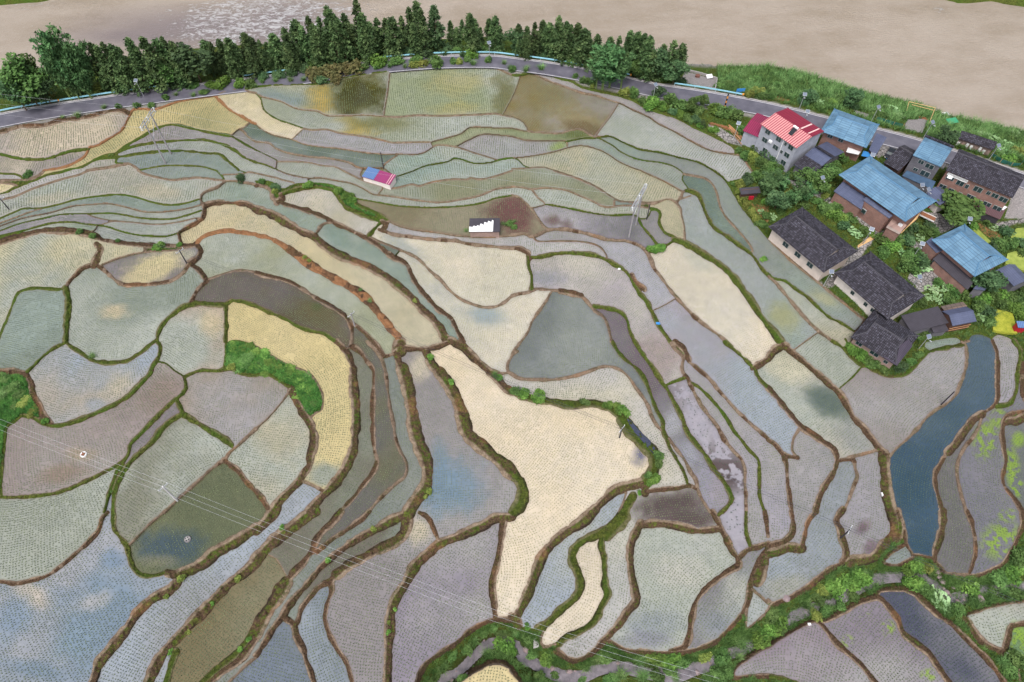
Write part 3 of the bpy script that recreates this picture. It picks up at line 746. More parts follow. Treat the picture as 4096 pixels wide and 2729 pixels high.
# ------------------------------------------------------------------ terrain sheet
def grid_mesh(name, keep, Z, mat, col=None):
    vid = -np.ones(keep.shape[0] * keep.shape[1], np.int64).reshape(keep.shape)
    q = keep[:-1, :-1] & keep[1:, :-1] & keep[:-1, 1:] & keep[1:, 1:]
    used = np.zeros_like(keep); used[:-1, :-1] |= q; used[1:, :-1] |= q; used[:-1, 1:] |= q; used[1:, 1:] |= q
    if not q.any(): return None
    vid[used] = np.arange(used.sum()); ys, xs = np.nonzero(q)
    F = np.stack([vid[ys + 1, xs], vid[ys + 1, xs + 1], vid[ys, xs + 1], vid[ys, xs]], 1)
    return used, F
keep = (~ISP | (SD < 10)) & (ZT > ZRIV - 1.6)
used, F = grid_mesh('terrain', keep, ZT, None)
X, Y, Z = P(UU[used], VV[used], ZT[used])
grassy = np.where(BT == 1, 0.74, np.where(BT == 2, 0.2, 0.08)).astype(float)
wide = np.clip((BW - 8) / 12, 0, 1); grassy = np.where(BT == 2, 0.20 + 0.26 * wide, grassy)
grassy = np.where(LAB < 0, grassy - 0.35 * np.clip(1 - dep / 5, 0, 1) * (BW > 7), 0.95)
grassy = np.where(free_o & (SD < 12), np.minimum(grassy, 0.75), grassy)
orange_ = np.where((LAB < 0) & (BT == 3), np.clip(0.8 - 0.9 * (fbm(GX, GY, 2.5, 31) > 0.52) * wide, 0, 1), 0.0)
orange_ = np.maximum(orange_, np.where((LAB < 0) & (BT == 2), np.clip((fbm(GX, GY, 5.0, 41) - 0.68) * 4, 0, 0.3), 0))
shore = np.clip(1 - np.abs(VV - np.interp(uu, [p[0] for p in BANK], [p[1] for p in BANK])[None, :]) / 16, 0, 1) * (np.interp(uu, [2300, 2500, 2880, 2920], [0, 1, 1, 0]))[None, :]
sds, _z = seg_dist(STREAM, UU[::2, ::2], VV[::2, ::2]); sds = np.repeat(np.repeat(sds, 2, 0), 2, 1)[:NR, :NC]
grav = np.maximum(shore, np.clip(1.5 - sds / 14, 0, 1) * free_o * np.clip((fbm(GX, GY, 1.6, 91) - 0.42) * 6, 0, .8)); grav = np.maximum(grav, np.clip(1.25 - np.abs(roadf - 3.6) / 0.9, 0, 0.8) * free_o)
grav = np.maximum(grav, CONC); orange_ = np.where(grav > 0.4, 0, orange_); orange_ = np.maximum(orange_, SOIL * 0.8 * np.clip(fbm(GX, GY, 2.0, 61) * 2, 0, 1))
tcol = np.stack([grassy[used], orange_[used], grav[used], 1 - PAVE[used]], 1)
ter = np_mesh('terrain', np.stack([X, Y, Z], 1), F, M_TER, smooth=True, col=tcol)
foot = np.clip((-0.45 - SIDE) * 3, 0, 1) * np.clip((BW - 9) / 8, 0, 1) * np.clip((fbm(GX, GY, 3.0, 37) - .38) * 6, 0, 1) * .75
wet = np.clip(1.5 - sds / 34, 0, 1) * free_o * .6
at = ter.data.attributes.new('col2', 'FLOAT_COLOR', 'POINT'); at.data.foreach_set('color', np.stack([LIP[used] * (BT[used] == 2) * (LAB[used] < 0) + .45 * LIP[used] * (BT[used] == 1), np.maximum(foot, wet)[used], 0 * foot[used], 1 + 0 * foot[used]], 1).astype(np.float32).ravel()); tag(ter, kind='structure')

# ------------------------------------------------------------------ water of every paddy, one sheet each; cloudy patches in the mud (tile, x, y, rx, ry, turn, colour, strength)
BLOBS = [(2, 2, 1480, 1480, 380, 130, -8, (112, 101, 95), 1), (2, 3, 1560, 70, 330, 110, 0, (112, 101, 95), 1), (0, 3, 1600, 330, 250, 150, 8, (90, 101, 104), .6), (1, 0, 960, 870, 360, 260, 0, (100, 97, 66), 1), (1, 0, 590, 900, 120, 150, 10, (190, 167, 102), .85), (1, 0, 560, 1010, 160, 60, 10, (182, 158, 96), .7), (1, 0, 900, 1180, 220, 90, 10, (186, 164, 100), .85), (1, 0, 720, 1160, 130, 50, 0, (178, 182, 178), .8),
         (1, 0, 250, 900, 260, 70, 15, (138, 150, 148), .7), (1, 0, 1850, 760, 260, 120, 0, (176, 166, 116), .6), (1, 0, 1850, 1000, 260, 60, 0, (176, 166, 110), .6), (1, 0, 2290, 900, 120, 220, 0, (112, 106, 66), .7), (1, 0, 1150, 1130, 260, 80, 0, (128, 124, 84), .7),
         (2, 0, 330, 860, 300, 160, 35, (144, 132, 98), .8), (2, 0, 560, 1080, 240, 130, 20, (154, 140, 104), .8), (2, 0, 700, 1190, 220, 60, 15, (120, 105, 82), .7), (2, 0, 430, 1350, 90, 60, -10, (150, 166, 96), .8), (2, 0, 610, 1240, 140, 40, 0, (108, 112, 72), .7),
         (2, 1, 60, 410, 200, 190, 20, (126, 100, 92), 1.0), (1, 1, 2290, 350, 200, 130, -20, (126, 100, 92), 1.0), (2, 1, 370, 455, 90, 60, 0, (124, 102, 98), .8), (2, 1, 500, 490, 70, 50, 20, (126, 106, 102), .7),
         (2, 1, 340, 900, 170, 150, 0, (176, 168, 160), .5), (2, 1, 620, 850, 200, 120, 0, (196, 188, 172), .6), (2, 1, 280, 980, 220, 80, 0, (150, 150, 156), .6), (2, 2, 1350, 150, 220, 280, 40, (168, 152, 146), .7),
         (2, 1, 1700, 800, 200, 90, 35, (184, 184, 170), .6), (2, 1, 2000, 1400, 320, 300, 30, (212, 204, 190), .7),
         (3, 2, 520, 540, 230, 140, 25, (112, 120, 112), .95), (3, 2, 200, 250, 220, 130, 30, (202, 194, 168), .8), (3, 2, 800, 900, 260, 130, 30, (152, 152, 150), .6), (3, 1, 130, 1350, 170, 120, 30, (170, 166, 120), .7), (3, 1, 520, 1170, 160, 60, 30, (186, 180, 140), .6),
         (0, 1, 1050, 1290, 130, 70, 0, (196, 182, 152), .9), (0, 1, 1450, 870, 300, 130, -28, (208, 194, 152), 1.0), (0, 1, 1300, 950, 280, 60, -20, (200, 186, 150), .8), (0, 1, 1750, 780, 120, 60, 20, (190, 184, 160), .8), (0, 1, 1950, 1380, 120, 120, 0, (204, 186, 150), .7), (0, 1, 1400, 190, 260, 70, 5, (196, 184, 160), .7), (0, 1, 450, 260, 240, 60, -10, (196, 184, 160), .6),
         (0, 2, 1100, 380, 180, 120, -30, (196, 184, 160), .8), (0, 2, 880, 590, 100, 60, 0, (160, 164, 168), .7), (0, 2, 560, 1220, 240, 90, -10, (152, 134, 118), .7), (0, 2, 760, 1040, 130, 60, 0, (172, 156, 134), .8), (0, 2, 1500, 480, 190, 230, 35, (150, 134, 120), .6),
         (0, 3, 1560, 330, 330, 190, 8, (98, 107, 108), .9), (0, 3, 1480, 460, 180, 60, 0, (148, 142, 118), .6), (0, 3, 280, 760, 180, 90, 30, (196, 184, 168), .8), (0, 3, 820, 840, 200, 90, -20, (184, 178, 172), .7), (0, 3, 330, 1450, 300, 90, 10, (130, 144, 156), .7), (0, 3, 700, 1180, 220, 130, -30, (142, 156, 166), .7), (0, 3, 120, 980, 150, 200, 20, (136, 150, 164), .7), (0, 3, 1020, 430, 120, 90, 0, (132, 146, 160), .7), (0, 3, 620, 780, 160, 120, 0, (146, 156, 166), .6),
         (1, 2, 1720, 1330, 330, 260, 0, (128, 146, 158), .85), (1, 2, 1680, 1020, 90, 120, 0, (132, 148, 158), .7), (1, 2, 1500, 250, 120, 160, 20, (204, 192, 166), .8), (1, 2, 620, 620, 220, 320, 10, (202, 188, 144), .7), (1, 2, 620, 1230, 140, 120, 0, (152, 158, 150), .8), (1, 2, 700, 120, 100, 120, 0, (206, 190, 142), .5), (1, 2, 200, 900, 220, 180, 20, (186, 176, 148), .5),
         (1, 1, 1800, 1420, 90, 130, 0, (84, 102, 112), 1), (1, 1, 2100, 1340, 220, 110, 20, (148, 162, 168), .7), (1, 1, 2250, 1500, 260, 120, 0, (212, 202, 182), .8), (2, 1, 150, 1260, 200, 150, 0, (214, 204, 186), .8), (1, 2, 2150, 150, 200, 200, 0, (214, 204, 186), .8), (1, 1, 1350, 690, 220, 70, 30, (168, 172, 168), .7), (1, 1, 760, 640, 160, 90, 35, (136, 150, 138), .7), (1, 1, 560, 1250, 50, 40, 0, (86, 104, 70), .8), (1, 1, 600, 1330, 260, 130, 30, (122, 114, 88), .6),
         (2, 2, 1180, 1040, 90, 110, 10, (112, 112, 128), .9), (2, 2, 1450, 780, 110, 190, 20, (172, 170, 172), .9), (2, 2, 1800, 1350, 220, 240, 20, (162, 158, 166), .9), (2, 2, 1600, 1080, 140, 180, 20, (166, 164, 170), .9), (2, 2, 1950, 1330, 120, 220, 10, (160, 152, 156), .9),
         (2, 3, 950, 650, 130, 380, 10, (182, 180, 172), 1), (2, 3, 1000, 250, 130, 200, 20, (190, 186, 172), .9), (2, 3, 800, 1000, 200, 200, 40, (184, 178, 166), .9), (2, 3, 600, 1250, 180, 90, -20, (170, 166, 160), .8), (2, 3, 1300, 1020, 240, 180, 0, (150, 154, 156), .8), (2, 3, 1250, 1180, 240, 80, 0, (146, 144, 150), .7), (2, 3, 1500, 560, 260, 160, 0, (196, 190, 178), .6), (2, 3, 1900, 1050, 200, 130, 20, (142, 144, 148), .7), (2, 3, 2050, 700, 120, 120, 0, (182, 180, 168), .6),
         (1, 3, 1480, 170, 110, 130, 0, (196, 184, 162), 1), (3, 3, 870, 150, 90, 60, -40, (126, 108, 110), .8), (3, 3, 950, 330, 70, 80, 0, (128, 110, 112), .7), (3, 3, 830, 400, 60, 60, 0, (116, 92, 98), .7), (3, 3, 1400, 330, 200, 160, 0, (84, 98, 106), .6), (3, 2, 1300, 1350, 190, 260, 0, (88, 102, 108), .6), (3, 3, 500, 1450, 300, 90, 0, (158, 148, 150), .5), (3, 3, 180, 700, 200, 120, -20, (170, 166, 152), .7)]
WEED = [(3, 3, 2150, 270, 210, 190, -20), (3, 2, 2250, 1180, 80, 260, -10), (3, 2, 2000, 900, 130, 200, 10), (3, 2, 2300, 900, 70, 80, 0), (3, 2, 2290, 1350, 70, 80, 0), (3, 3, 730, 1190, 60, 60, 0), (3, 3, 1100, 1070, 70, 80, 0), (3, 3, 1480, 1500, 90, 60, 0), (3, 3, 2200, 30, 90, 60, 0), (3, 3, 2280, 1200, 120, 200, 0), (3, 2, 2120, 700, 80, 100, 0), (3, 3, 900, 970, 60, 40, 0)]
WX, WY = GX, GY
n_a = fbm(WX, WY, 14.0, 11, 4); n_b = fbm(WX, WY, 5.0, 17, 3); n_c = fbm(WX, WY, 1.1, 23, 3)
WC = np.zeros((NR, NC, 3))
c1 = np.zeros((LAB.max() + 2, 3)); c2 = np.zeros((LAB.max() + 2, 3))
for i, (a, b) in PADDY.items(): c1[i] = a; c2[i] = b
f = np.clip((n_a - 0.5) * 3.2 + 0.42, 0, 1)[..., None]
WC = c1[LAB] * (1 - f) + c2[LAB] * f
def ell(ti, tj, x, y, rx, ry, ang):
    u, v = TP(ti, tj, x, y); rx *= .43556; ry *= .43556; R = max(rx, ry) * 1.7
    x0, x1 = int(max(0, (u - R - U0) / G)), int(min(NC, (u + R - U0) / G)); y0, y1 = int(max(0, (v - R - V0) / G)), int(min(NR, (v + R - V0) / G)); s = (slice(y0, y1), slice(x0, x1))
    ca, sa = math.cos(rad(ang)), math.sin(rad(ang)); du, dv = UU[s] - u, VV[s] - v
    return s, np.hypot((du * ca + dv * sa) / rx, (dv * ca - du * sa) / ry)
for ti, tj, x, y, rx, ry, ang, c, st in BLOBS:
    s, d = ell(ti, tj, x, y, rx, ry, ang)
    l0 = LAB[int((TP(ti, tj, x, y)[1] - V0) / G), int((TP(ti, tj, x, y)[0] - U0) / G)]
    k = np.clip((1.5 - d + (n_b[s] - 0.5) * 0.9 + (n_c[s] - 0.5) * 0.45) / 1.2, 0, 1); k = (k * k * (3 - 2 * k) * st * (LAB[s] == l0))[..., None]
    WC[s] = WC[s] * (1 - k) + np.array(c) * k
pl = LAB[int((TP(2, 2, 1650, 650)[1] - V0) / G), int((TP(2, 2, 1650, 650)[0] - U0) / G)]
k = np.clip((n_c - 0.5) * 9 + (n_b - 0.47) * 5, 0, 1)[..., None] * (LAB == pl)[..., None]; WC = WC * (1 - k) + np.array((170, 164, 168)) * k
for q in WEED:
    s, d = ell(*q); k = (np.clip((1.15 - d) * 1.6, 0, 1) * np.clip((fbm(WX[s], WY[s], 0.8, 53) - 0.42) * 9, 0, 1) * 0.8)[..., None]
    WC[s] = WC[s] * (1 - k) + np.array((150, 176, 84)) * k
edge = np.clip(1 - SD / 9, 0, 1)[..., None] * 0.22; WC = WC * (1 - edge) + np.array((112, 96, 80)) * edge
WCL = np.maximum(s2l(np.clip(WC, 0, 255)) * [0.985, 1.0, 1.0] * WATER_GAIN - np.array([0.052, 0.050, 0.040]), 0.012)
BD = LAB < 0
for i in PADDY:
    m = LAB == i; ys, xs = np.nonzero(m)
    y0, y1, x0, x1 = max(ys.min() - 2, 0), ys.max() + 3, max(xs.min() - 2, 0), xs.max() + 3; s = (slice(y0, y1), slice(x0, x1)); mm = m[s]
    dl = mm.copy(); dl[1:] |= mm[:-1]; dl[:-1] |= mm[1:]; e = dl.copy(); dl[:, 1:] |= e[:, :-1]; dl[:, :-1] |= e[:, 1:]
    dl &= (mm | BD[s])
    us, F = grid_mesh('w', dl, None, None) or (None, None)
    if us is None: continue
    X, Y, Z = P(UU[s][us], VV[s][us], LEV[i]); cc = WCL[s].copy()
    cc[~mm] = s2l(np.array(PADDY[i][0])) * WATER_GAIN * 0.7
    tag(np_mesh('paddy_water', np.stack([X, Y, Z], 1), F, M_WAT, smooth=True, col=cc[us]), kind='structure')

# ------------------------------------------------------------------ rice seedlings, planted in rows that follow the dykes
ang2 = np.arctan2(TY, TX) * 2; mc = (SD[::SC, ::SC] < 8) & (np.hypot(TX, TY)[::SC, ::SC] > 0.5)
cx = laplace(np.where(mc, np.cos(ang2[::SC, ::SC]), 0), mc, 120); cy = laplace(np.where(mc, np.sin(ang2[::SC, ::SC]), 0), mc, 120)
th = np.arctan2(cy, cx) / 2; nx, ny = -np.sin(th), np.cos(th)
c0 = P(1200, 3500, 0)
def phases(i, deg):
    ys, xs = np.nonzero(LAB == i); y0, y1, x0, x1 = ys.min(), ys.max() + 1, xs.min(), xs.max() + 1; s = (slice(y0, y1), slice(x0, x1))
    st = max(1, len(ys) // 1500); ys, xs = ys[::st], xs[::st]; u, v = UU[ys, xs], VV[ys, xs]; X, Y, _ = P(u, v, LEV[i]); mx_, my_ = X.mean(), Y.mean(); sc = max(X.std(), Y.std()) + .5
    c_, s_ = bil(cx, u, v), bil(cy, u, v); t = np.arctan2(s_, c_) / 2; n0 = np.stack([-np.sin(t), np.cos(t)], 1)
    pw = [(p, q) for p in range(deg + 1) for q in range(deg + 1 - p) if p + q > 0]
    def grads(x, y): return np.stack([(p * x ** (p - 1) * y ** q if p else 0 * x) / sc for p, q in pw], 1), np.stack([(q * x ** p * y ** (q - 1) if q else 0 * x) / sc for p, q in pw], 1)
    def fit_(n, it=4):
        x, y = (X - mx_) / sc, (Y - my_) / sc; gx_, gy_ = grads(x, y); A = np.vstack([gx_, gy_]); A2 = A.T @ A + 1e-4 * len(x) * np.eye(A.shape[1]) / sc ** 2
        for _ in range(it):
            k = np.linalg.solve(A2, A.T @ np.concatenate([n[:, 0], n[:, 1]])); gg = np.stack([gx_ @ k, gy_ @ k], 1); q = np.linalg.norm(gg, axis=1, keepdims=True) + 1e-6; r = np.abs((gg - n)).mean(); n = gg / q
        return k, n, r
    w_, ev = np.linalg.eigh(n0.T @ n0); best = None
    for ref in (np.stack([X - c0[0], Y - c0[1]], 1), np.tile(ev[:, 1], (len(X), 1))):
        n = n0 * np.where((n0 * ref).sum(1, keepdims=True) < 0, -1, 1); k, nn, _r = fit_(n, 1); r = np.abs(nn - n).mean()
        if best is None or r < best[0]: best = (r, n)
    kn, nn, _r = fit_(best[1], 5); kt, _n, _r = fit_(np.stack([nn[:, 1], -nn[:, 0]], 1), 4)
    Xa, Ya, _ = P(UU[s], VV[s], LEV[i]); x, y = (Xa - mx_) / sc, (Ya - my_) / sc; M_ = [x ** p * y ** q for p, q in pw]
    return s, sum(k * m for k, m in zip(kn, M_)), sum(k * m for k, m in zip(kt, M_))
inp = ISP & (SD > 5) & (UU > -120) & (UU < 4216) & (VV < 2800)
bare = np.zeros(LAB.max() + 2); bare[pl] = 0.75
tu, tv, tl = [], [], []
for i in PADDY:
    far_i = CEN[i][1] < 860; s_n, s_t = (0.30, 0.60) if far_i else (0.46, 0.48)
    s, a, b = phases(i, 4 if cnt[list(ids).index(i)] > 900 else 2); a = a / s_n; b = b / s_t
    da, db = np.round(a) - a, np.round(b) - b; ay, ax = np.gradient(a); by, bx = np.gradient(b); det = ax * by - ay * bx; det = np.where(np.abs(det) < 1e-4, 1e-4, det)
    ox = (da * by - db * ay) / det; oy = (ax * db - bx * da) / det; ok = (LAB[s] == i) & inp[s] & (np.abs(ox) <= 0.5) & (np.abs(oy) <= 0.5); yy, xx = np.nonzero(ok)
    tu.append(UU[s][yy, xx] + ox[yy, xx] * G); tv.append(VV[s][yy, xx] + oy[yy, xx] * G); tl.append(np.full(len(yy), i))
tu, tv, tl = np.concatenate(tu), np.concatenate(tv), np.concatenate(tl); bare = np.zeros(LAB.max() + 2); bare[pl] = 0.75
TPX, TPY, TPZ = P(tu, tv, LV[tl]); dens = fbm(TPX, TPY, 6.0, 71)
kp = RNG.rand(len(tu)) > np.where(dens < 0.36, 0.25, 0.05) + bare[tl]; TPX, TPY, TPZ, dens, tl = TPX[kp], TPY[kp], TPZ[kp], dens[kp], tl[kp]
N = len(TPX); NB = 5
TPX = TPX + RNG.randn(N) * 0.03; TPY = TPY + RNG.randn(N) * 0.03
a = RNG.rand(N, NB) * 2 * np.pi; hgt = (0.185 + 0.08 * RNG.rand(N, NB)) * (0.75 + 0.7 * dens[:, None]); spr = hgt * (0.45 + 0.5 * RNG.rand(N, NB)); bw = 0.046 + 0.02 * RNG.rand(N, NB)
bx, by, bz = TPX[:, None] + 0 * a, TPY[:, None] + 0 * a, TPZ[:, None] - 0.02 + 0 * a
V3 = np.stack([np.stack([bx - np.sin(a) * bw, by + np.cos(a) * bw, bz], -1), np.stack([bx + np.sin(a) * bw, by - np.cos(a) * bw, bz], -1), np.stack([bx + np.cos(a) * spr, by + np.sin(a) * spr, bz + hgt], -1)], 2).reshape(-1, 3)
k = NM('rice_blade', 0.6, 0.2); at_ = k.n('Attribute', attribute_name='col'); k.color(k.mix(1, at_.outputs['Color'], k.ramp(k.noise(0.5, 3), [(0.3, (.72, .74, .8)), (0.7, (1.25, 1.2, 1.05))]), 'MULTIPLY'))
lum = np.array([PADDY[i][0].mean() if i in PADDY else 150 for i in range(LAB.max() + 2)])[tl]; tc = np.where((lum < 112)[:, None], s2l(np.array([[80, 96, 84]])), np.where((lum > 190)[:, None], s2l(np.array([[146, 148, 116]])), s2l(np.array([[106, 118, 90]]))))
sl = np_mesh('rice_seedlings', V3, np.arange(len(V3)).reshape(-1, 3), k.m, col=np.repeat(tc, 3 * NB, 0)); tag(sl, 'rows of young green rice seedlings standing in the flooded paddies', 'rice seedlings', kind='stuff')
print('tufts', N)

# ------------------------------------------------------------------ river, far bank, road
def ribbon(name, rows, mat, parent=None, col=None):           # rows: list of lists of points (same length)
    n = len(rows[0]); V = np.array([list(p) for r in rows for p in r]); F = []
    for i in range(len(rows) - 1):
        for j in range(n - 1): F.append((i * n + j, i * n + j + 1, (i + 1) * n + j + 1, (i + 1) * n + j))
    return np_mesh(name, V, np.array(F), mat, parent, smooth=True, col=col)
def mat_river():
    k = NM('silty_river_water', 0.28, 0.3); mp = k.n('Mapping'); mp.inputs['Scale'].default_value = (0.5, 1.0, 1.0); mp.inputs['Rotation'].default_value = (0, 0, rad(-14)); k.l(k.pos(), mp.inputs['Vector']); v = mp.outputs[0]
    n1 = k.noise(0.09, 7, v, .62); n2 = k.noise(1.3, 6, v, 0.72); at = k.n('Attribute', attribute_name='col'); sp = k.n('SeparateColor'); k.l(at.outputs['Color'], sp.inputs[0])
    c = k.ramp(n1, [(0.3, g(168, 152, 132)), (0.55, g(188, 173, 156)), (0.75, g(194, 180, 164))])
    c = k.mix(k.ramp(n2, [(0.5, (0, 0, 0)), (0.75, (0.5, 0.5, 0.5))]), c, g(204, 192, 178))
    c = k.mix(k.math('MULTIPLY', sp.outputs[1], 0.75), c, g(136, 124, 128))
    fn = k.noise(0.8, 8, v, 0.75, 1.0); foam = k.math('ADD', k.math('SUBTRACT', fn, 0.72), k.math('MULTIPLY', sp.outputs[0], 0.26))
    c = k.mix(k.ramp(foam, [(0.02, (0, 0, 0)), (0.10, (.9, .9, .9))]), c, g(244, 242, 242))
    hg = k.math('ADD', n2, k.math('MULTIPLY', k.ramp(foam, [(0.0, (0, 0, 0)), (0.2, (1, 1, 1))]), 1.5)); k.color(k.mix(1, c, (0.65, 0.65, 0.67), 'MULTIPLY')).bump(hg, 0.6, 0.4); return k.m
xs = np.linspace(-260, 330, 200); ys = np.linspace(95, 520, 150); RXX, RYY = np.meshgrid(xs, ys); RV = np.stack([RXX, RYY, np.full_like(RXX, ZRIV)], -1).reshape(-1, 3)
n = len(xs); RF = np.array([(i * n + j, i * n + j + 1, (i + 1) * n + j + 1, (i + 1) * n + j) for i in range(len(ys) - 1) for j in range(n - 1)])
def wpx(ti, tj, x, y): return P(*TP(ti, tj, x, y), ZRIV)
fo = np.zeros_like(RXX); dk = np.zeros_like(RXX)
for t, rx_, ry_, st in (((0, 0, 2150, 200), 34, 30, 1.0), ((0, 0, 1650, 150), 34, 20, .55), ((1, 0, 100, 150), 30, 34, 1.0), ((1, 0, 450, 130), 34, 20, .95), ((0, 0, 900, 220), 60, 30, .36), ((1, 0, 760, 110), 14, 8, .7), ((0, 0, 300, 40), 16, 8, .7), ((3, 0, 1600, 90), 5, 4, .95), ((0, 0, 900, 150), 40, 20, .3)):
    cx_, cy_, _ = wpx(*t); d = np.hypot((RXX - cx_) / rx_, (RYY - cy_) / ry_); fo = np.maximum(fo, st * np.clip(1.3 - d, 0, 1))
for t, rx_, ry_ in (((0, 0, 1800, 260), 40, 14), ((1, 0, 200, 250), 24, 22), ((0, 0, 1300, 330), 30, 8)):
    cx_, cy_, _ = wpx(*t); d = np.hypot((RXX - cx_) / rx_, (RYY - cy_) / ry_); dk = np.maximum(dk, np.clip(1.3 - d, 0, 1))
tag(np_mesh('river_water', RV, RF, mat_river(), smooth=True, col=np.stack([fo, dk, 0 * fo], -1).reshape(-1, 3)), kind='structure')
FB = [(-900, 120), (-300, 48), (0, 20), (120, 10), (190, 2), (420, -60), (1200, -130), (2400, -150), (3300, -70), (3750, -8), (3830, 12), (3900, 10), (3965, 4), (4020, 16), (4096, 27), (4300, 60), (4800, 160)]
fb = [PV(u, v, ZRIV) for u, v in smooth_line(FB, 60)]; rows = []
for o_, h_ in ((-1.5, -0.5), (0, 0.1), (4, 2.0), (14, 6), (40, 14), (120, 45), (260, 110)):
    rows.append([Vector((p.x * (1 + o_ / 400), p.y + o_, ZRIV + h_ + (math.sin(i * 1.7) * 0.2 * min(h_, 4)))) for i, p in enumerate(fb)])
tag(ribbon('hills', rows, M_TER, col=np.tile([[1.0, 0, 0]], (len(rows) * len(fb), 1))), kind='structure')
# a broad sheet of ground far below the survey so that nothing ends in a void
tag(np_mesh('ground', [(-700, -300, -9.5), (700, -300, -9.5), (700, 900, -9.5), (-700, 900, -9.5)], [(0, 1, 2, 3)], M_TER, col=np.tile([[1.0, 0, 0]], (4, 1))), kind='structure')
# apron round the survey, from its edge down and out
def edge_pts(us, vs): return [PV(u, v, float(ground(u, v)) - 0.05) for u, v in zip(us, vs)]
eb = edge_pts([U0 + 4] * 40 + list(np.linspace(U0 + 4, uu[-1] - 4, 60)) + [uu[-1] - 4] * 40, list(np.linspace(700, vv[-1] - 4, 40)) + [vv[-1] - 4] * 60 + list(np.linspace(vv[-1] - 4, 800, 40)))
cen = Vector((0, 90, 0)); rows = [[p + (p - cen).normalized() * o_ + Vector((0, 0, h_)) for p in eb] for o_, h_ in ((0, 0), (3, -.5), (40, -3), (150, -4.5))]
tag(ribbon('terrain', rows, M_TER, col=np.tile([[0.95, 0, 0]], (len(rows) * len(eb), 1))), kind='structure')

def mat_asphalt():
    k = NM('wet_asphalt', 0.5, 0.35); n = k.noise(0.35, 5); n2 = k.noise(14, 3)
    k.color(k.mix(1, k.ramp(n, [(0.3, g(84, 82, 92)), (0.55, g(98, 96, 106)), (0.75, g(112, 110, 120))]), k.ramp(n2, [(0.2, (.8, .8, .8)), (.8, (1.1, 1.1, 1.1))]), 'MULTIPLY')).bump(n2, .15, .02); return k.m
def plain(name, c, rough=0.7, spec=0.3, var=0.18, sc=3.0, metal=0):
    k = NM(name, rough, spec); cc = np.array(g(*c)); n = k.noise(sc, 5, rough=0.65); k.color(k.ramp(n, [(0.25, tuple(cc * (1 - var))), (0.75, tuple(np.minimum(cc * (1 + var), 1)))]))
    k.b.inputs['Metallic'].default_value = metal; return k.m
M_ASP = mat_asphalt(); M_LINE = plain('white_road_paint', (206, 204, 206), .6, .3, .12, 6); M_CONC = plain('concrete', (158, 154, 152), .85, .2, .22, 2)
RC = [Vector((x, y, ZROAD)) for x, y in RW]; RC = [RC[0]] + [p for a, p in zip(RC, RC[1:]) if (p - a).length > 0.05]
def offs(c, d, z=0):
    out = []
    for i, p in enumerate(c):
        t = (c[min(i + 1, len(c) - 1)] - c[max(i - 1, 0)]).normalized(); nrm = Vector((-t.y, t.x, 0)); out.append(p + nrm * d + Vector((0, 0, z)))
    return out
tag(ribbon('road', [offs(RC, d, .0) for d in (-3.15, -1, 1, 3.15)], M_ASP), kind='structure')
for d in (-2.85, 2.7): tag(ribbon('road_marking', [offs(RC, d, .005), offs(RC, d + .16, .005)], M_LINE), kind='structure')
tag(ribbon('kerb', [offs(RC, 3.15, -.3), offs(RC, 3.15, .12), offs(RC, 3.45, .12), offs(RC, 3.45, -.4)], M_CONC), kind='structure')

# geometry collectors for everything built from boxes and tubes
class MB:
    def __init__(s): s.v = []; s.f = []
    def quad(s, a, b, c, d): k = len(s.v); s.v += [tuple(a), tuple(b), tuple(c), tuple(d)]; s.f.append((k, k + 1, k + 2, k + 3)); return s
    def poly(s, pts): k = len(s.v); s.v += [tuple(p) for p in pts]; s.f.append(tuple(range(k, k + len(pts)))); return s
    def hexa(s, p): # 8 points: bottom ring, top ring
        k = len(s.v); s.v += [tuple(q) for q in p]
        for f in ((3, 2, 1, 0), (4, 5, 6, 7), (0, 1, 5, 4), (1, 2, 6, 5), (2, 3, 7, 6), (3, 0, 4, 7)): s.f.append(tuple(k + i for i in f))
        return s
    def box(s, c, d, rot=0):
        cx, cy, cz = c; x, y, z = d[0] / 2, d[1] / 2, d[2] / 2; ca, sa = math.cos(rot), math.sin(rot)
        return s.hexa([(cx + a * ca - b * sa, cy + a * sa + b * ca, cz + h) for h in (-z, z) for a, b in ((-x, -y), (x, -y), (x, y), (-x, y))])
    def bar(s, a, b, r, n=6, r2=None):
        a, b = Vector(a), Vector(b); d = (b - a).normalized(); u = d.orthogonal().normalized(); w = d.cross(u); k = len(s.v); r2 = r if r2 is None else r2
        for p, q in ((a, r), (b, r2)): s.v += [tuple(p + (u * math.cos(2 * math.pi * i / n) + w * math.sin(2 * math.pi * i / n)) * q) for i in range(n)]
        for i in range(n): j = (i + 1) % n; s.f.append((k + i, k + j, k + n + j, k + n + i))
        s.f.append(tuple(k + n - 1 - i for i in range(n))); s.f.append(tuple(k + n + i for i in range(n))); return s
    def tube(s, pts, r, n=5):
        for a, b in zip(pts[:-1], pts[1:]): s.bar(a, b, r, n)
        return s
    def slab(s, pts, t): # a sheet of thickness t hanging below pts
        n = len(pts); k = len(s.v); s.v += [tuple(p) for p in pts] + [(p[0], p[1], p[2] - t) for p in pts]
        s.f.append(tuple(range(k, k + n))); s.f.append(tuple(k + n + n - 1 - i for i in range(n)))
        for i in range(n): j = (i + 1) % n; s.f.append((k + j, k + i, k + n + i, k + n + j))
        return s
    def build(s, name, mat, parent=None, smooth=False):
        me = bpy.data.meshes.new(name); me.from_pydata(s.v, [], s.f); bm = bmesh.new(); bm.from_mesh(me); bmesh.ops.recalc_face_normals(bm, faces=bm.faces); bm.to_mesh(me); bm.free()
        if smooth: me.polygons.foreach_set('use_smooth', np.ones(len(me.polygons), bool))
        me.materials.append(mat); o = bpy.data.objects.new(name, me); C.collection.objects.link(o)
        if parent: o.parent = parent
        return o
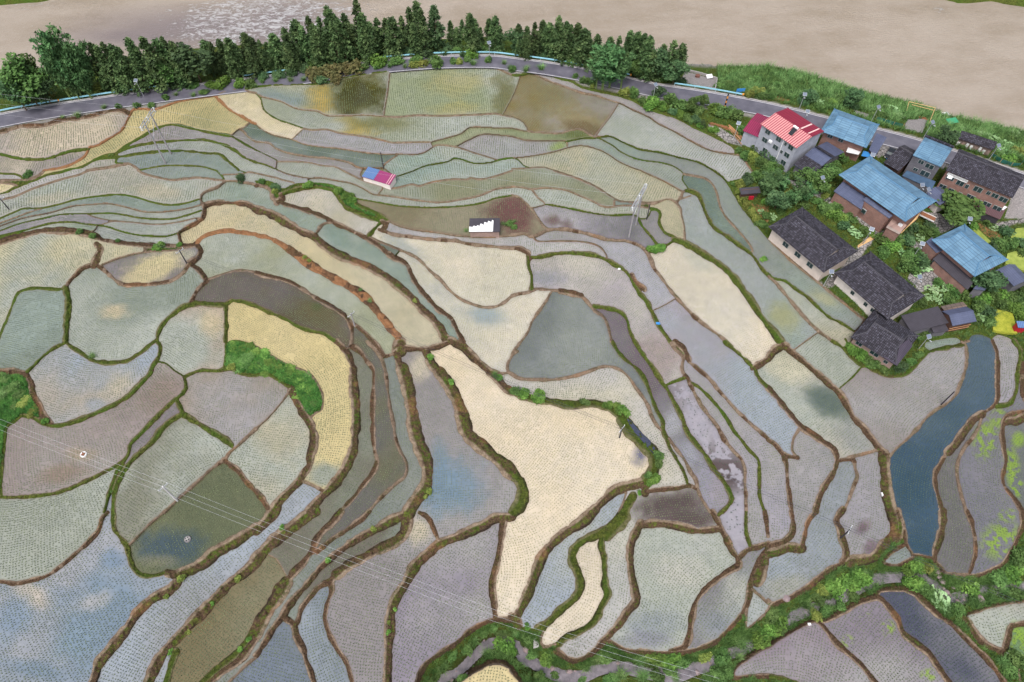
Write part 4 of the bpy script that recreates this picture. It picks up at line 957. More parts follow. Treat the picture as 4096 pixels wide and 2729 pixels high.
def empty(name, loc=(0, 0, 0), rz=0, label=None, cat=None, group=None):
    o = bpy.data.objects.new(name, None); C.collection.objects.link(o); o.location = loc; o.rotation_euler = (0, 0, rz); o.empty_display_size = .5; return tag(o, label, cat, group)
def copy_tree(o, parent=None):
    c = o.copy(); C.collection.objects.link(c); c.parent = parent
    for ch in list(o.children): copy_tree(ch, c)
    return c

# guardrails along the river side of the road
M_RAIL = plain('pale_blue_painted_steel', (150, 206, 222), .45, .5, .08); M_POST = plain('rail_post_paint', (176, 196, 204), .5, .4, .1); M_ORG = plain('orange_reflector', (224, 150, 60), .6, .3, .05)
def road_at(u):
    k = min(range(len(RC)), key=lambda i: abs(proj(RC[i])[0] - u)); return k
def proj(p):
    x, y, z = p[0], p[1], p[2] - CAMH; d = y * _cp - z * _sp; return 2048 + FPX * x / d, 1364.5 - FPX * (y * _sp + z * _cp) / d
for u0, u1, lab in ((-300, 228, 'light blue guardrail at the far left of the road, below the bamboo'), (240, 745, 'light blue guardrail by the road between the bamboo and the first thicket'), (980, 1240, 'light blue guardrail ending at the reddish brown shrubs'),
                    (1485, 2060, 'light blue guardrail round the top of the road bend with an orange end'), (2100, 2520, 'light blue guardrail running into the roadside bamboo'), (2690, 2972, 'light blue guardrail between the road and the gravel yard')):
    a, b = road_at(u0), road_at(u1); seg = offs(RC[a:b + 1], 3.75); t = empty('guardrail', seg[len(seg) // 2], 0, lab, 'guardrail', 'guardrails along the riverside road'); o0 = seg[len(seg) // 2]; m = MB(); pts = [p - o0 for p in seg]
    for p, q in zip(pts[:-1], pts[1:]):
        dd = (q - p).normalized(); nn = Vector((-dd.y, dd.x, 0)) * .07; up = Vector((0, 0, 1))
        m.hexa([p - nn + up * .5, q - nn + up * .5, q + nn + up * .5, p + nn + up * .5, p - nn + up * .86, q - nn + up * .86, q + nn + up * .86, p + nn + up * .86])
    m.build('rail', M_RAIL, t); L = 0; nxt = 0
    for p, q in zip(pts[:-1], pts[1:]):
        L += (q - p).length
        if L >= nxt: MB().bar(p + Vector((0, 0, -.5)), p + Vector((0, 0, .8)), .07).build('post', M_POST, t); nxt = L + 4
    MB().box(pts[-1] + Vector((0, 0, .66)), (.5, .3, .42)).build('reflector', M_ORG, t)

# stream
def mat_stream():
    k = NM('stream_water', 0.2, 0.4); n = k.noise(0.8, 6, rough=.7); n2 = k.noise(0.3, 6, rough=.75)
    c = k.ramp(n, [(0.3, g(84, 80, 84)), (0.6, g(124, 117, 122)), (.8, g(146, 138, 142))]); k.color(k.mix(k.ramp(n2, [(0.66, (0, 0, 0)), (0.73, (.9, .9, .9))]), c, g(222, 224, 230))).bump(n, .4, .15); return k.m
sm = smooth_line([(u, v, z) for u, v, z in STREAM], 18); sp_ = [PV(u, v, z - .05) for u, v, z in sm]
tag(ribbon('stream_water', [[p + Vector((0, 0, -.0)) for p in offs(sp_, d * 1.15)] for d in (-1, -.3, .3, 1)], mat_stream()), kind='structure')

# ------------------------------------------------------------------ vegetation
def leaf_mesh(pts, size, rng, up=0.5, asp=1.6, cvar=None):
    n = len(pts); nr = rng.randn(n, 3); nr[:, 2] = np.abs(nr[:, 2]) + up * 2; nr /= np.linalg.norm(nr, axis=1, keepdims=True)
    a = np.cross(nr, rng.randn(n, 3)); a /= np.linalg.norm(a, axis=1, keepdims=True) + 1e-9; b = np.cross(nr, a); s = (size * (0.6 + 0.8 * rng.rand(n)))[:, None]
    V = np.stack([pts - a * s * asp / 2, pts - b * s / 2, pts + a * s * asp / 2, pts + b * s / 2], 1).reshape(-1, 3)
    return V, np.arange(n * 4).reshape(-1, 4)
def blades_mesh(base, ang, length, width, lean, seg=2):
    n = len(base); ca, sa = np.cos(ang), np.sin(ang); V = []; 
    for k in range(seg + 1):
        t = k / seg; r = lean * t * t; z = length * np.sin(np.clip(t * (1.15 + 0.35 * lean / np.maximum(length, 1e-6)), 0, 2)) * 0.85; w_ = width * (1 - t * 0.95) / 2
        c = base + np.stack([ca * r, sa * r, z], 1); d = np.stack([-sa * w_, ca * w_, 0 * w_], 1); V += [c - d, c + d]
    V = np.stack(V, 1).reshape(-1, 3); m = 2 * (seg + 1); F = np.concatenate([np.stack([np.arange(n) * m + 2 * k, np.arange(n) * m + 2 * k + 1, np.arange(n) * m + 2 * k + 3, np.arange(n) * m + 2 * k + 2], 1) for k in range(seg)])
    return V, F
def mat_leaf(name, cols, sc=0.5, rough=0.65):
    k = NM(name, rough, 0.2); oi = k.n('ObjectInfo'); n = k.noise(sc, 3); n2 = k.noise(sc * 6, 2)
    c = k.ramp(k.math('ADD', k.math('MULTIPLY', n, 0.6), k.math('MULTIPLY', n2, 0.4)), [(0.32, g(*cols[0])), (0.5, g(*cols[1])), (0.68, g(*cols[2]))])
    h = k.n('HueSaturation'); k.l(c, h.inputs['Color']); h.inputs['Saturation'].default_value = 0.92
    k.l(k.math('ADD', 0.72, k.math('MULTIPLY', oi.outputs['Random'], 0.5)), h.inputs['Value']); k.l(k.math('ADD', 0.485, k.math('MULTIPLY', oi.outputs['Random'], 0.03)), h.inputs['Hue']); k.color(h.outputs[0]); return k.m
ML = dict(conifer=mat_leaf('cedar_needles', ((28, 46, 24), (66, 92, 48), (122, 146, 86))), dark=mat_leaf('dark_leaves', ((36, 58, 32), (60, 88, 50), (96, 122, 76))), bamboo=mat_leaf('bamboo_leaves', ((36, 64, 32), (66, 102, 54), (106, 140, 84))),
          br=mat_leaf('bright_leaves', ((44, 74, 20), (82, 118, 36), (124, 156, 62))), bush=mat_leaf('green_leaves', ((42, 68, 28), (72, 102, 42), (108, 138, 68))), yel=mat_leaf('yellow_green_leaves', ((70, 86, 30), (108, 120, 44), (148, 152, 68))),
          red=mat_leaf('reddish_leaves', ((62, 66, 32), (92, 90, 50), (122, 102, 62))), fern=mat_leaf('long_grass_blades', ((52, 84, 36), (90, 124, 60), (138, 164, 98))), taro=mat_leaf('pale_broad_leaves', ((92, 134, 74), (136, 172, 112), (172, 200, 150))))
M_BARK = plain('bark', (96, 82, 66), .9, .1, .3, 6); M_CULM = plain('bamboo_culm', (120, 140, 84), .5, .3, .2)
def conifer(seed, H=16.0, R=2.3, dens=1.0, spire=0.85):
    rng = np.random.RandomState(seed); P_ = []
    for i in range(int(95 * dens)):
        z = 0.06 + 0.94 * rng.rand() ** 0.85; rr = R * ((1 - z) ** spire * 0.95 + 0.05) * (0.65 + 0.6 * rng.rand()); a = rng.rand() * 6.283; n = int(10 + 26 * rr / R)
        t = 0.25 + 0.75 * rng.rand(n) ** 0.7; sp = 0.16 + 0.22 * t * rr / R
        lz = 0.10 * R * np.sin(z * 9 + seed); x = np.cos(a) * rr * t + rng.randn(n) * sp + lz * (1 - z); y = np.sin(a) * rr * t + rng.randn(n) * sp; P_.append(np.stack([x, y, z * H - 0.25 * rr * t * t + 0.1 * rr * t + rng.randn(n) * 0.22], 1))
    P_ = np.concatenate(P_); zt = np.linspace(0.85, 1.0, 22); P_ = np.concatenate([P_, np.stack([rng.randn(22) * .1, rng.randn(22) * .1, zt * H], 1)]); V, F = leaf_mesh(P_, 0.42, rng, 0.25, 1.7); return V, F, H
def broad(seed, H=8.0, R=3.0, nl=13, low=0.18, n=150, leaf=0.36):
    rng = np.random.RandomState(seed); P_ = []
    for i in range(nl):
        a = rng.rand() * 6.283; r = R * 0.68 * math.sqrt(rng.rand()); z = H * (low + 0.14 + (0.72 - low) * rng.rand() * (1 - 0.45 * (r / R) ** 2)); q = R * (0.3 + 0.25 * rng.rand()); d = rng.randn(n, 3); d /= np.linalg.norm(d, axis=1, keepdims=True); d *= (0.62 + 0.5 * rng.rand(n, 1) ** 0.6); d[:, 2] = np.where(d[:, 2] < -0.3, -0.3, d[:, 2])
        P_.append(np.stack([math.cos(a) * r + d[:, 0] * q, math.sin(a) * r + d[:, 1] * q, z + d[:, 2] * q * 0.85], 1))
    V, F = leaf_mesh(np.concatenate(P_), leaf, rng, 0.5); return V, F, H
def bambooc(seed, H=13.0, R=3.2, nc=16):
    rng = np.random.RandomState(seed); P_ = []; cul = []
    for i in range(nc):
        a = rng.rand() * 6.283; h = H * (0.55 + 0.45 * rng.rand()); lean = R * (0.35 + 0.75 * rng.rand()); b = 0.5 * rng.rand(2); t = np.linspace(0, 1, 6); pts = np.stack([b[0] + np.cos(a) * lean * t ** 2.2, b[1] + np.sin(a) * lean * t ** 2.2, h * np.sin(t * 1.45)], 1); cul.append(pts)
        n = 120; tt = 0.3 + 0.75 * rng.rand(n) ** 0.8; tt2 = np.minimum(tt, 1.0); s = 0.35 + 0.5 * np.sin(np.clip(tt2, 0, 1) * 3.0)
        P_.append(np.stack([b[0] + np.cos(a) * lean * tt ** 2.2 + rng.randn(n) * s * .75, b[1] + np.sin(a) * lean * tt ** 2.2 + rng.randn(n) * s * .75, h * np.sin(tt2 * 1.45) - np.maximum(0, tt - 1) * 4 + rng.randn(n) * s * .6], 1))
    V, F = leaf_mesh(np.concatenate(P_), 0.36, rng, 0.3, 2.4); return V, F, H, cul
def shrubc(seed, n=11, m=95, leaf=0.145, flat=0.85):
    rng = np.random.RandomState(seed); P_ = []
    for i in range(n):
        a = rng.rand() * 6.283; r = 0.62 * math.sqrt(rng.rand()); q = 0.3 + 0.22 * rng.rand(); d = rng.randn(m, 3); d /= np.linalg.norm(d, axis=1, keepdims=True); d *= 0.6 + 0.5 * rng.rand(m, 1); z = (0.25 + 0.6 * rng.rand() * (1 - r * .7)) * flat
        P_.append(np.stack([math.cos(a) * r + d[:, 0] * q, math.sin(a) * r + d[:, 1] * q, np.maximum(0.03, z + d[:, 2] * q)], 1))
    return leaf_mesh(np.concatenate(P_), leaf, rng, 0.5)
def fernc(seed, n=110):
    rng = np.random.RandomState(seed); b = rng.randn(n, 3) * 0.14; b[:, 2] = 0; return blades_mesh(b, rng.rand(n) * 6.283, 0.55 + 0.5 * rng.rand(n), 0.05 + 0.04 * rng.rand(n), 0.35 + 0.6 * rng.rand(n), 3)
def taroc(seed, n=46):
    rng = np.random.RandomState(seed); a = rng.rand(n) * 6.283; r = np.sqrt(rng.rand(n)) * .85; return leaf_mesh(np.stack([np.cos(a) * r, np.sin(a) * r, .25 + .45 * rng.rand(n) * (1.1 - r)], 1), 0.3, rng, 1.1, 1.35)
STORE = (0, -900, -60)
PROTO = {}
def proto_tree(key, cat_name, crown, leafm, trunk_r=0.16, culms=None, Ht=None):
    V, F, H = crown[:3]; e = empty(cat_name); np_mesh('crown', V, F, leafm, e)
    m = MB()
    if culms:
        for c in culms: m.tube([Vector(p) for p in c], 0.05, 4)
        m.build('culms', M_CULM, e)
    else:
        m.bar((0, 0, -0.6), (0, 0, H * (Ht or 0.92)), trunk_r * H / 10, 7, 0.03 * H / 10)
        for i in range(6): a = i * 2.4; z = H * (.3 + .08 * i); m.bar((0, 0, z), (math.cos(a) * H * .13, math.sin(a) * H * .13, z + H * .1), .05 * H / 10, 5, .015)
        m.build('trunk', M_BARK, e)
    PROTO[key] = [e, H, False]
for i in range(8): proto_tree(f'con{i}', 'conifer_tree', conifer(100 + i, R=(3.0, 3.9, 3.3, 4.3, 2.7, 3.6, 4.0, 3.1)[i], dens=(1.7, 2.4, 1.5, 2.6, 1.3, 2.0, 1.9, 1.4)[i], spire=(.55, .8, .7, .62, .9, .5, 1.0, .75)[i]), ML['conifer'])
for i in range(2): proto_tree(f'fat{i}', 'conifer_tree', conifer(200 + i, R=3.4, dens=1.7, spire=.75), ML['dark'])
for i in range(3): proto_tree(f'tree{i}', 'broadleaf_tree', broad(300 + i), ML['dark'], .2, Ht=.6)
for i in range(2): proto_tree(f'gtree{i}', 'broadleaf_tree', broad(320 + i, nl=11), ML['bush'], .2, Ht=.6)
for i in range(3): c = bambooc(400 + i); proto_tree(f'bam{i}', 'bamboo_clump', c, ML['bamboo'], culms=c[3])
SHR = {}
for kd, mk, fn, n in (('br', 'br', shrubc, 3), ('bush', 'bush', shrubc, 3), ('dark', 'dark', shrubc, 2), ('yel', 'yel', shrubc, 2), ('red', 'red', shrubc, 2), ('fern', 'fern', fernc, 2), ('taro', 'taro', taroc, 2)):
    for i in range(n):
        V, F = fn(500 + i * 7 + len(kd)); me_o = np_mesh('shrub', V, F, ML[mk]); SHR.setdefault(kd, []).append([me_o, False])
WORDS = 'leftmost,second from the left,third from the left,fourth from the left,fifth from the left,sixth from the left,seventh from the left,eighth from the left,ninth from the left,tenth from the left,eleventh from the left,twelfth from the left,thirteenth from the left,fourteenth from the left,fifteenth from the left,sixteenth from the left,seventeenth from the left,eighteenth from the left,nineteenth from the left,twentieth from the left'.split(',')
def nth(i, n):
    if n == 1: return 'the only one'
    if i == n - 1: return 'rightmost'
    if n - i <= 3 and n > 5: return ('', 'rightmost', 'second from the right', 'third from the right')[n - i]
    return WORDS[i]
QUEUE = {}
def queue(o, noun, place, u, cat, group): QUEUE.setdefault((noun, place, cat, group), []).append((u, o))
def flush():
    for (noun, place, cat, group), L in QUEUE.items():
        L.sort(key=lambda q: q[0]); n = len(L)
        for i, (u, o) in enumerate(L): tag(o, f'{noun} {place}' + ('' if n == 1 else ', ' + nth(i, n)), cat, group if n > 1 else None)
def tree_at(key, ut, vt, vb, noun, place, cat, group, wide=1.0):
    ub = ut + (2048 - ut) * (vb - vt) / (3289 - vt); p = GV(ub, vb); b = (1364.5 - vt) / FPX; zt = CAMH + p.y * (-_sp + b * _cp) / (_cp + b * _sp); h = max(1.5, zt - p.z)
    e, H, used = PROTO[key]
    if used: e = copy_tree(e)
    PROTO[key][2] = True; s = h / H; e.location = p - Vector((0, 0, .1)); ws = wide * (0.85 + 0.3 * random.random()) * s ** 0.75; e.scale = (ws, ws, s); e.rotation_euler = (0, 0, random.random() * 6.28)
    queue(e, noun, place, ut, cat, group); return h
SMALL = {}
KINDN = dict(fern=('grass_tussock', 'grass tussock'), taro=('broad_leaved_plant', 'plant'))
def shrub_at(kd, u, v, wpx_, noun, place, group, hs=1.0):
    wpx_ *= 1.5 if 'stream' in place else 1.22
    if wpx_ < 94 and kd not in KINDN: SMALL.setdefault(kd, []).append((u, v, wpx_)); return
    q = random.choice(SHR[kd]); o = q[0] if not q[1] else q[0].copy()
    if q[1]: C.collection.objects.link(o)
    q[1] = True; p = GV(u, v); r = wpx_ * .43556 * px2m(u, v) / 2 * 1.08; o.location = p - Vector((0, 0, .05)); ax_ = random.uniform(.78, 1.3); o.scale = (r * ax_, r / ax_ ** .6, r * hs * (0.85 + .3 * random.random())); o.rotation_euler = (0, 0, random.random() * 6.28)
    nm, ct = KINDN.get(kd, ('shrub', 'shrub')); o.name = nm; queue(o, noun, place, u, ct, group)
def road_top(u): k = road_at(u); return proj(offs(RC[k:k + 2] if k + 1 < len(RC) else RC[k - 1:k + 1], 3.3)[0])[1]
# the cedar rows between road and river: crown tips
def tips(ti, tj, s): return [TP(ti, tj, *map(float, q.split(','))) for q in s.split()]
CED = [('by the river left of the road bend', tips(0, 0, '820,400 880,430 930,390 1010,410 1080,440 1160,345 1220,420 1300,350 1360,400 1420,360 1480,340 1560,380 1860,370 1920,390 2000,360 2080,350 2150,400 2230,300 2300,340')),
       ('by the river above the reddish shrubs', tips(1, 0, '20,370 85,390 140,310 195,350 250,260 345,185 410,240 470,150 520,230 570,160 645,60 700,130 750,190 800,125 850,220 910,0')),
       ('by the river in the middle of the row', tips(1, 0, '960,120 1030,200 1100,170 1180,165 1240,160 1330,150 1400,70 1465,15 1510,90')),
       ('by the river where the road bends', tips(1, 0, '1780,190 1840,250 1890,180 1960,120 2000,170 2060,250 2140,170 2195,150 2240,240')),
       ('by the river right of the road bend', tips(2, 0, '60,220 140,240 210,210 285,185 345,215 390,260 435,150 505,200 545,230 610,210 675,265 715,300 790,315')),
       ('behind the roadside bamboo', tips(2, 0, '910,340 990,335 1095,285 1165,295 1225,310 1275,330 1400,410 1495,380 1575,400'))]
k_ = 0
for place, L in CED:
    for u, v in L:
        k_ += 1; rt = road_top(u); vb = rt - (14, 44, 28, 62)[k_ % 4]; tree_at(f'con{(k_ * 5 + k_ // 3) % 8}', u, v, vb, 'cedar', place, 'tree', 'riverside cedars', 1.05)
        if k_ % 2 == 0: tree_at(f'con{(k_ * 3 + 2) % 8}', u + 16, v + 60 + 30 * (k_ % 3), rt - 6 - 8 * (k_ % 3), 'shorter front cedar', place, 'tree', 'riverside cedars', 1.1)
for u, v, dv, key, wd, noun, place in ((*TP(1, 0, 1630, 50), 20, 'fat0', 1.25, 'broad blue-green cedar', 'tallest above the big paddies'), (*TP(0, 0, 1690, 380), 16, 'tree0', 1.5, 'round dark tree', 'between the cedars near the left guardrail end'), (*TP(0, 0, 1420, 560), 8, 'gtree0', 1.0, 'green tree', 'in front of the cedars behind the small solar lamp'),
    (*TP(2, 0, 1345, 440), 24, 'tree1', 1.15, 'bluish round tree', 'among the cedars behind the roadside bamboo'), (*TP(2, 0, 1525, 540), 14, 'tree2', 1.2, 'bluish bushy tree', 'at the right end of the cedar row'), (*TP(2, 0, 1150, 545), 14, 'gtree1', 1.2, 'olive bushy tree', 'beside the roadside bamboo'), (*TP(2, 0, 60, 365), 6, 'con2', .9, 'small pointed cedar', 'at the road bend next to the guardrail gap'), (*TP(2, 0, 145, 380), 6, 'con3', .9, 'small pointed cedar', 'just right of the guardrail gap'), (*TP(2, 0, 20, 265), 26, 'tree0', 1.3, 'round green tree', 'beside the car park at the road bend')):
    tree_at(key, u, v, road_top(u) - dv, noun, place, 'tree', None, wd)
for q, vb in (('290,235 400,290 520,285 620,330', None), ('380,440 500,470 640,480', None), ('560,640 680,610 730,680', None)):
    for u, v in tips(0, 0, q): tree_at(f'bam{random.randrange(3)}', u, v, road_top(u) - (40 if v < 160 else 24 if v < 230 else 10), 'tall feathery bamboo', 'above the guardrail at far left', 'bamboo', 'bamboo thicket at the far left', .8)
for u, v in tips(0, 0, '20,530 100,570 170,525 60,640 140,660 230,610'): tree_at(f'gtree{random.randrange(2)}', u, v, road_top(u) - 24 - 30 * random.random(), 'dark leafy tree', 'left of the tall bamboo', 'tree', 'leafy trees at the far left', 1.2)
for u, v in tips(0, 0, '320,720 30,700 210,760'): tree_at('tree1', u, v, road_top(u) - 12, 'low dark tree', 'behind the far left guardrail', 'tree', 'leafy trees at the far left', 1.3)
for u, v, wd in ((*TP(2, 0, 880, 385), 1.25), (*TP(2, 0, 800, 470), 1.0), (*TP(2, 0, 1040, 470), 1.0), (*TP(2, 0, 930, 560), 1.2)): tree_at(f'bam{random.randrange(3)}', u, v, TP(2, 0, 0, 815)[1], 'feathery roadside bamboo', 'hiding the bend of the road', 'bamboo', 'bamboo clump on the field side of the road', wd)
for (ti, tj, x, y, yb, key, wd, noun, place) in ((3, 0, 815, 815, 985, 'tree0', 1.25, 'dark round tree', 'on the river side of the road opposite the blue roof'), (3, 0, 400, 830, 940, 'tree1', 1.3, 'dark bush tree', 'beside the orange soil plot by the river'), (3, 0, 1710, 1160, 1330, 'tree2', 1.3, 'dark round tree', 'beside the long tile-roofed shed by the river'),
    (3, 1, 2085, 925, 1110, 'tree0', 1.35, 'dark green round tree', 'in front of the blue roof by the right edge'), (3, 1, 515, 0, 165, 'gtree0', 1.6, 'spreading fruit tree', 'beside the solar lamp left of the large blue roof'), (3, 1, 600, -30, 120, 'gtree1', 1.3, 'spreading fruit tree', 'at the left corner of the large blue roof'), (3, 1, 390, -20, 130, 'gtree1', 1.3, 'round fruit tree', 'left of the solar lamp by the path'),
    (3, 0, 680, 1380, 1480, 'gtree0', 1.4, 'round green tree', 'between the grey lean-to roofs and the blue house'), (3, 0, 650, 1490, 1568, 'gtree1', 1.4, 'low green tree', 'below the grey lean-to roofs'), (2, 0, 1360, 785, 905, 'tree2', 1.1, 'dark roadside tree', 'next to the white solar lamp by the road'), (2, 0, 1680, 880, 1020, 'gtree0', 1.2, 'green roadside tree', 'below the road left of the magenta roof'), (2, 0, 1770, 865, 985, 'gtree1', .9, 'upright roadside tree', 'right beside the road above the timber yard'),
    (2, 0, 1765, 1095, 1165, 'con1', 1.0, 'small conifer', 'beside the stone yard with stacked timber'), (2, 0, 1115, 775, 890, 'dark', 1, '', ''), (3, 1, 120, 210, 350, 'tree1', 1.2, 'grey-green tree', 'behind the dark roofed house by the paddies'), (3, 1, 1760, 260, 420, 'gtree1', 2.4, 'wide leafy orchard tree', 'between the brick house and the path')):
    if key == 'dark': continue
    u, v = TP(ti, tj, x, y); tree_at(key, u, v, TP(ti, tj, 0, yb)[1], noun, place, 'tree', None, wd)
for (ti, tj, x, y, yb) in ((3, 1, 80, 0, 170), (3, 1, 170, 60, 200), (3, 1, 330, 100, 290), (3, 1, 270, 180, 320), (3, 1, 390, 150, 300), (3, 1, 20, 90, 240)):
    u, v = TP(ti, tj, x, y); tree_at(f'bam{random.randrange(3)}', u, v, TP(ti, tj, 0, yb)[1], 'feathery bamboo', 'between the paddies and the village path', 'bamboo', 'bamboo beside the village path', 1.3)

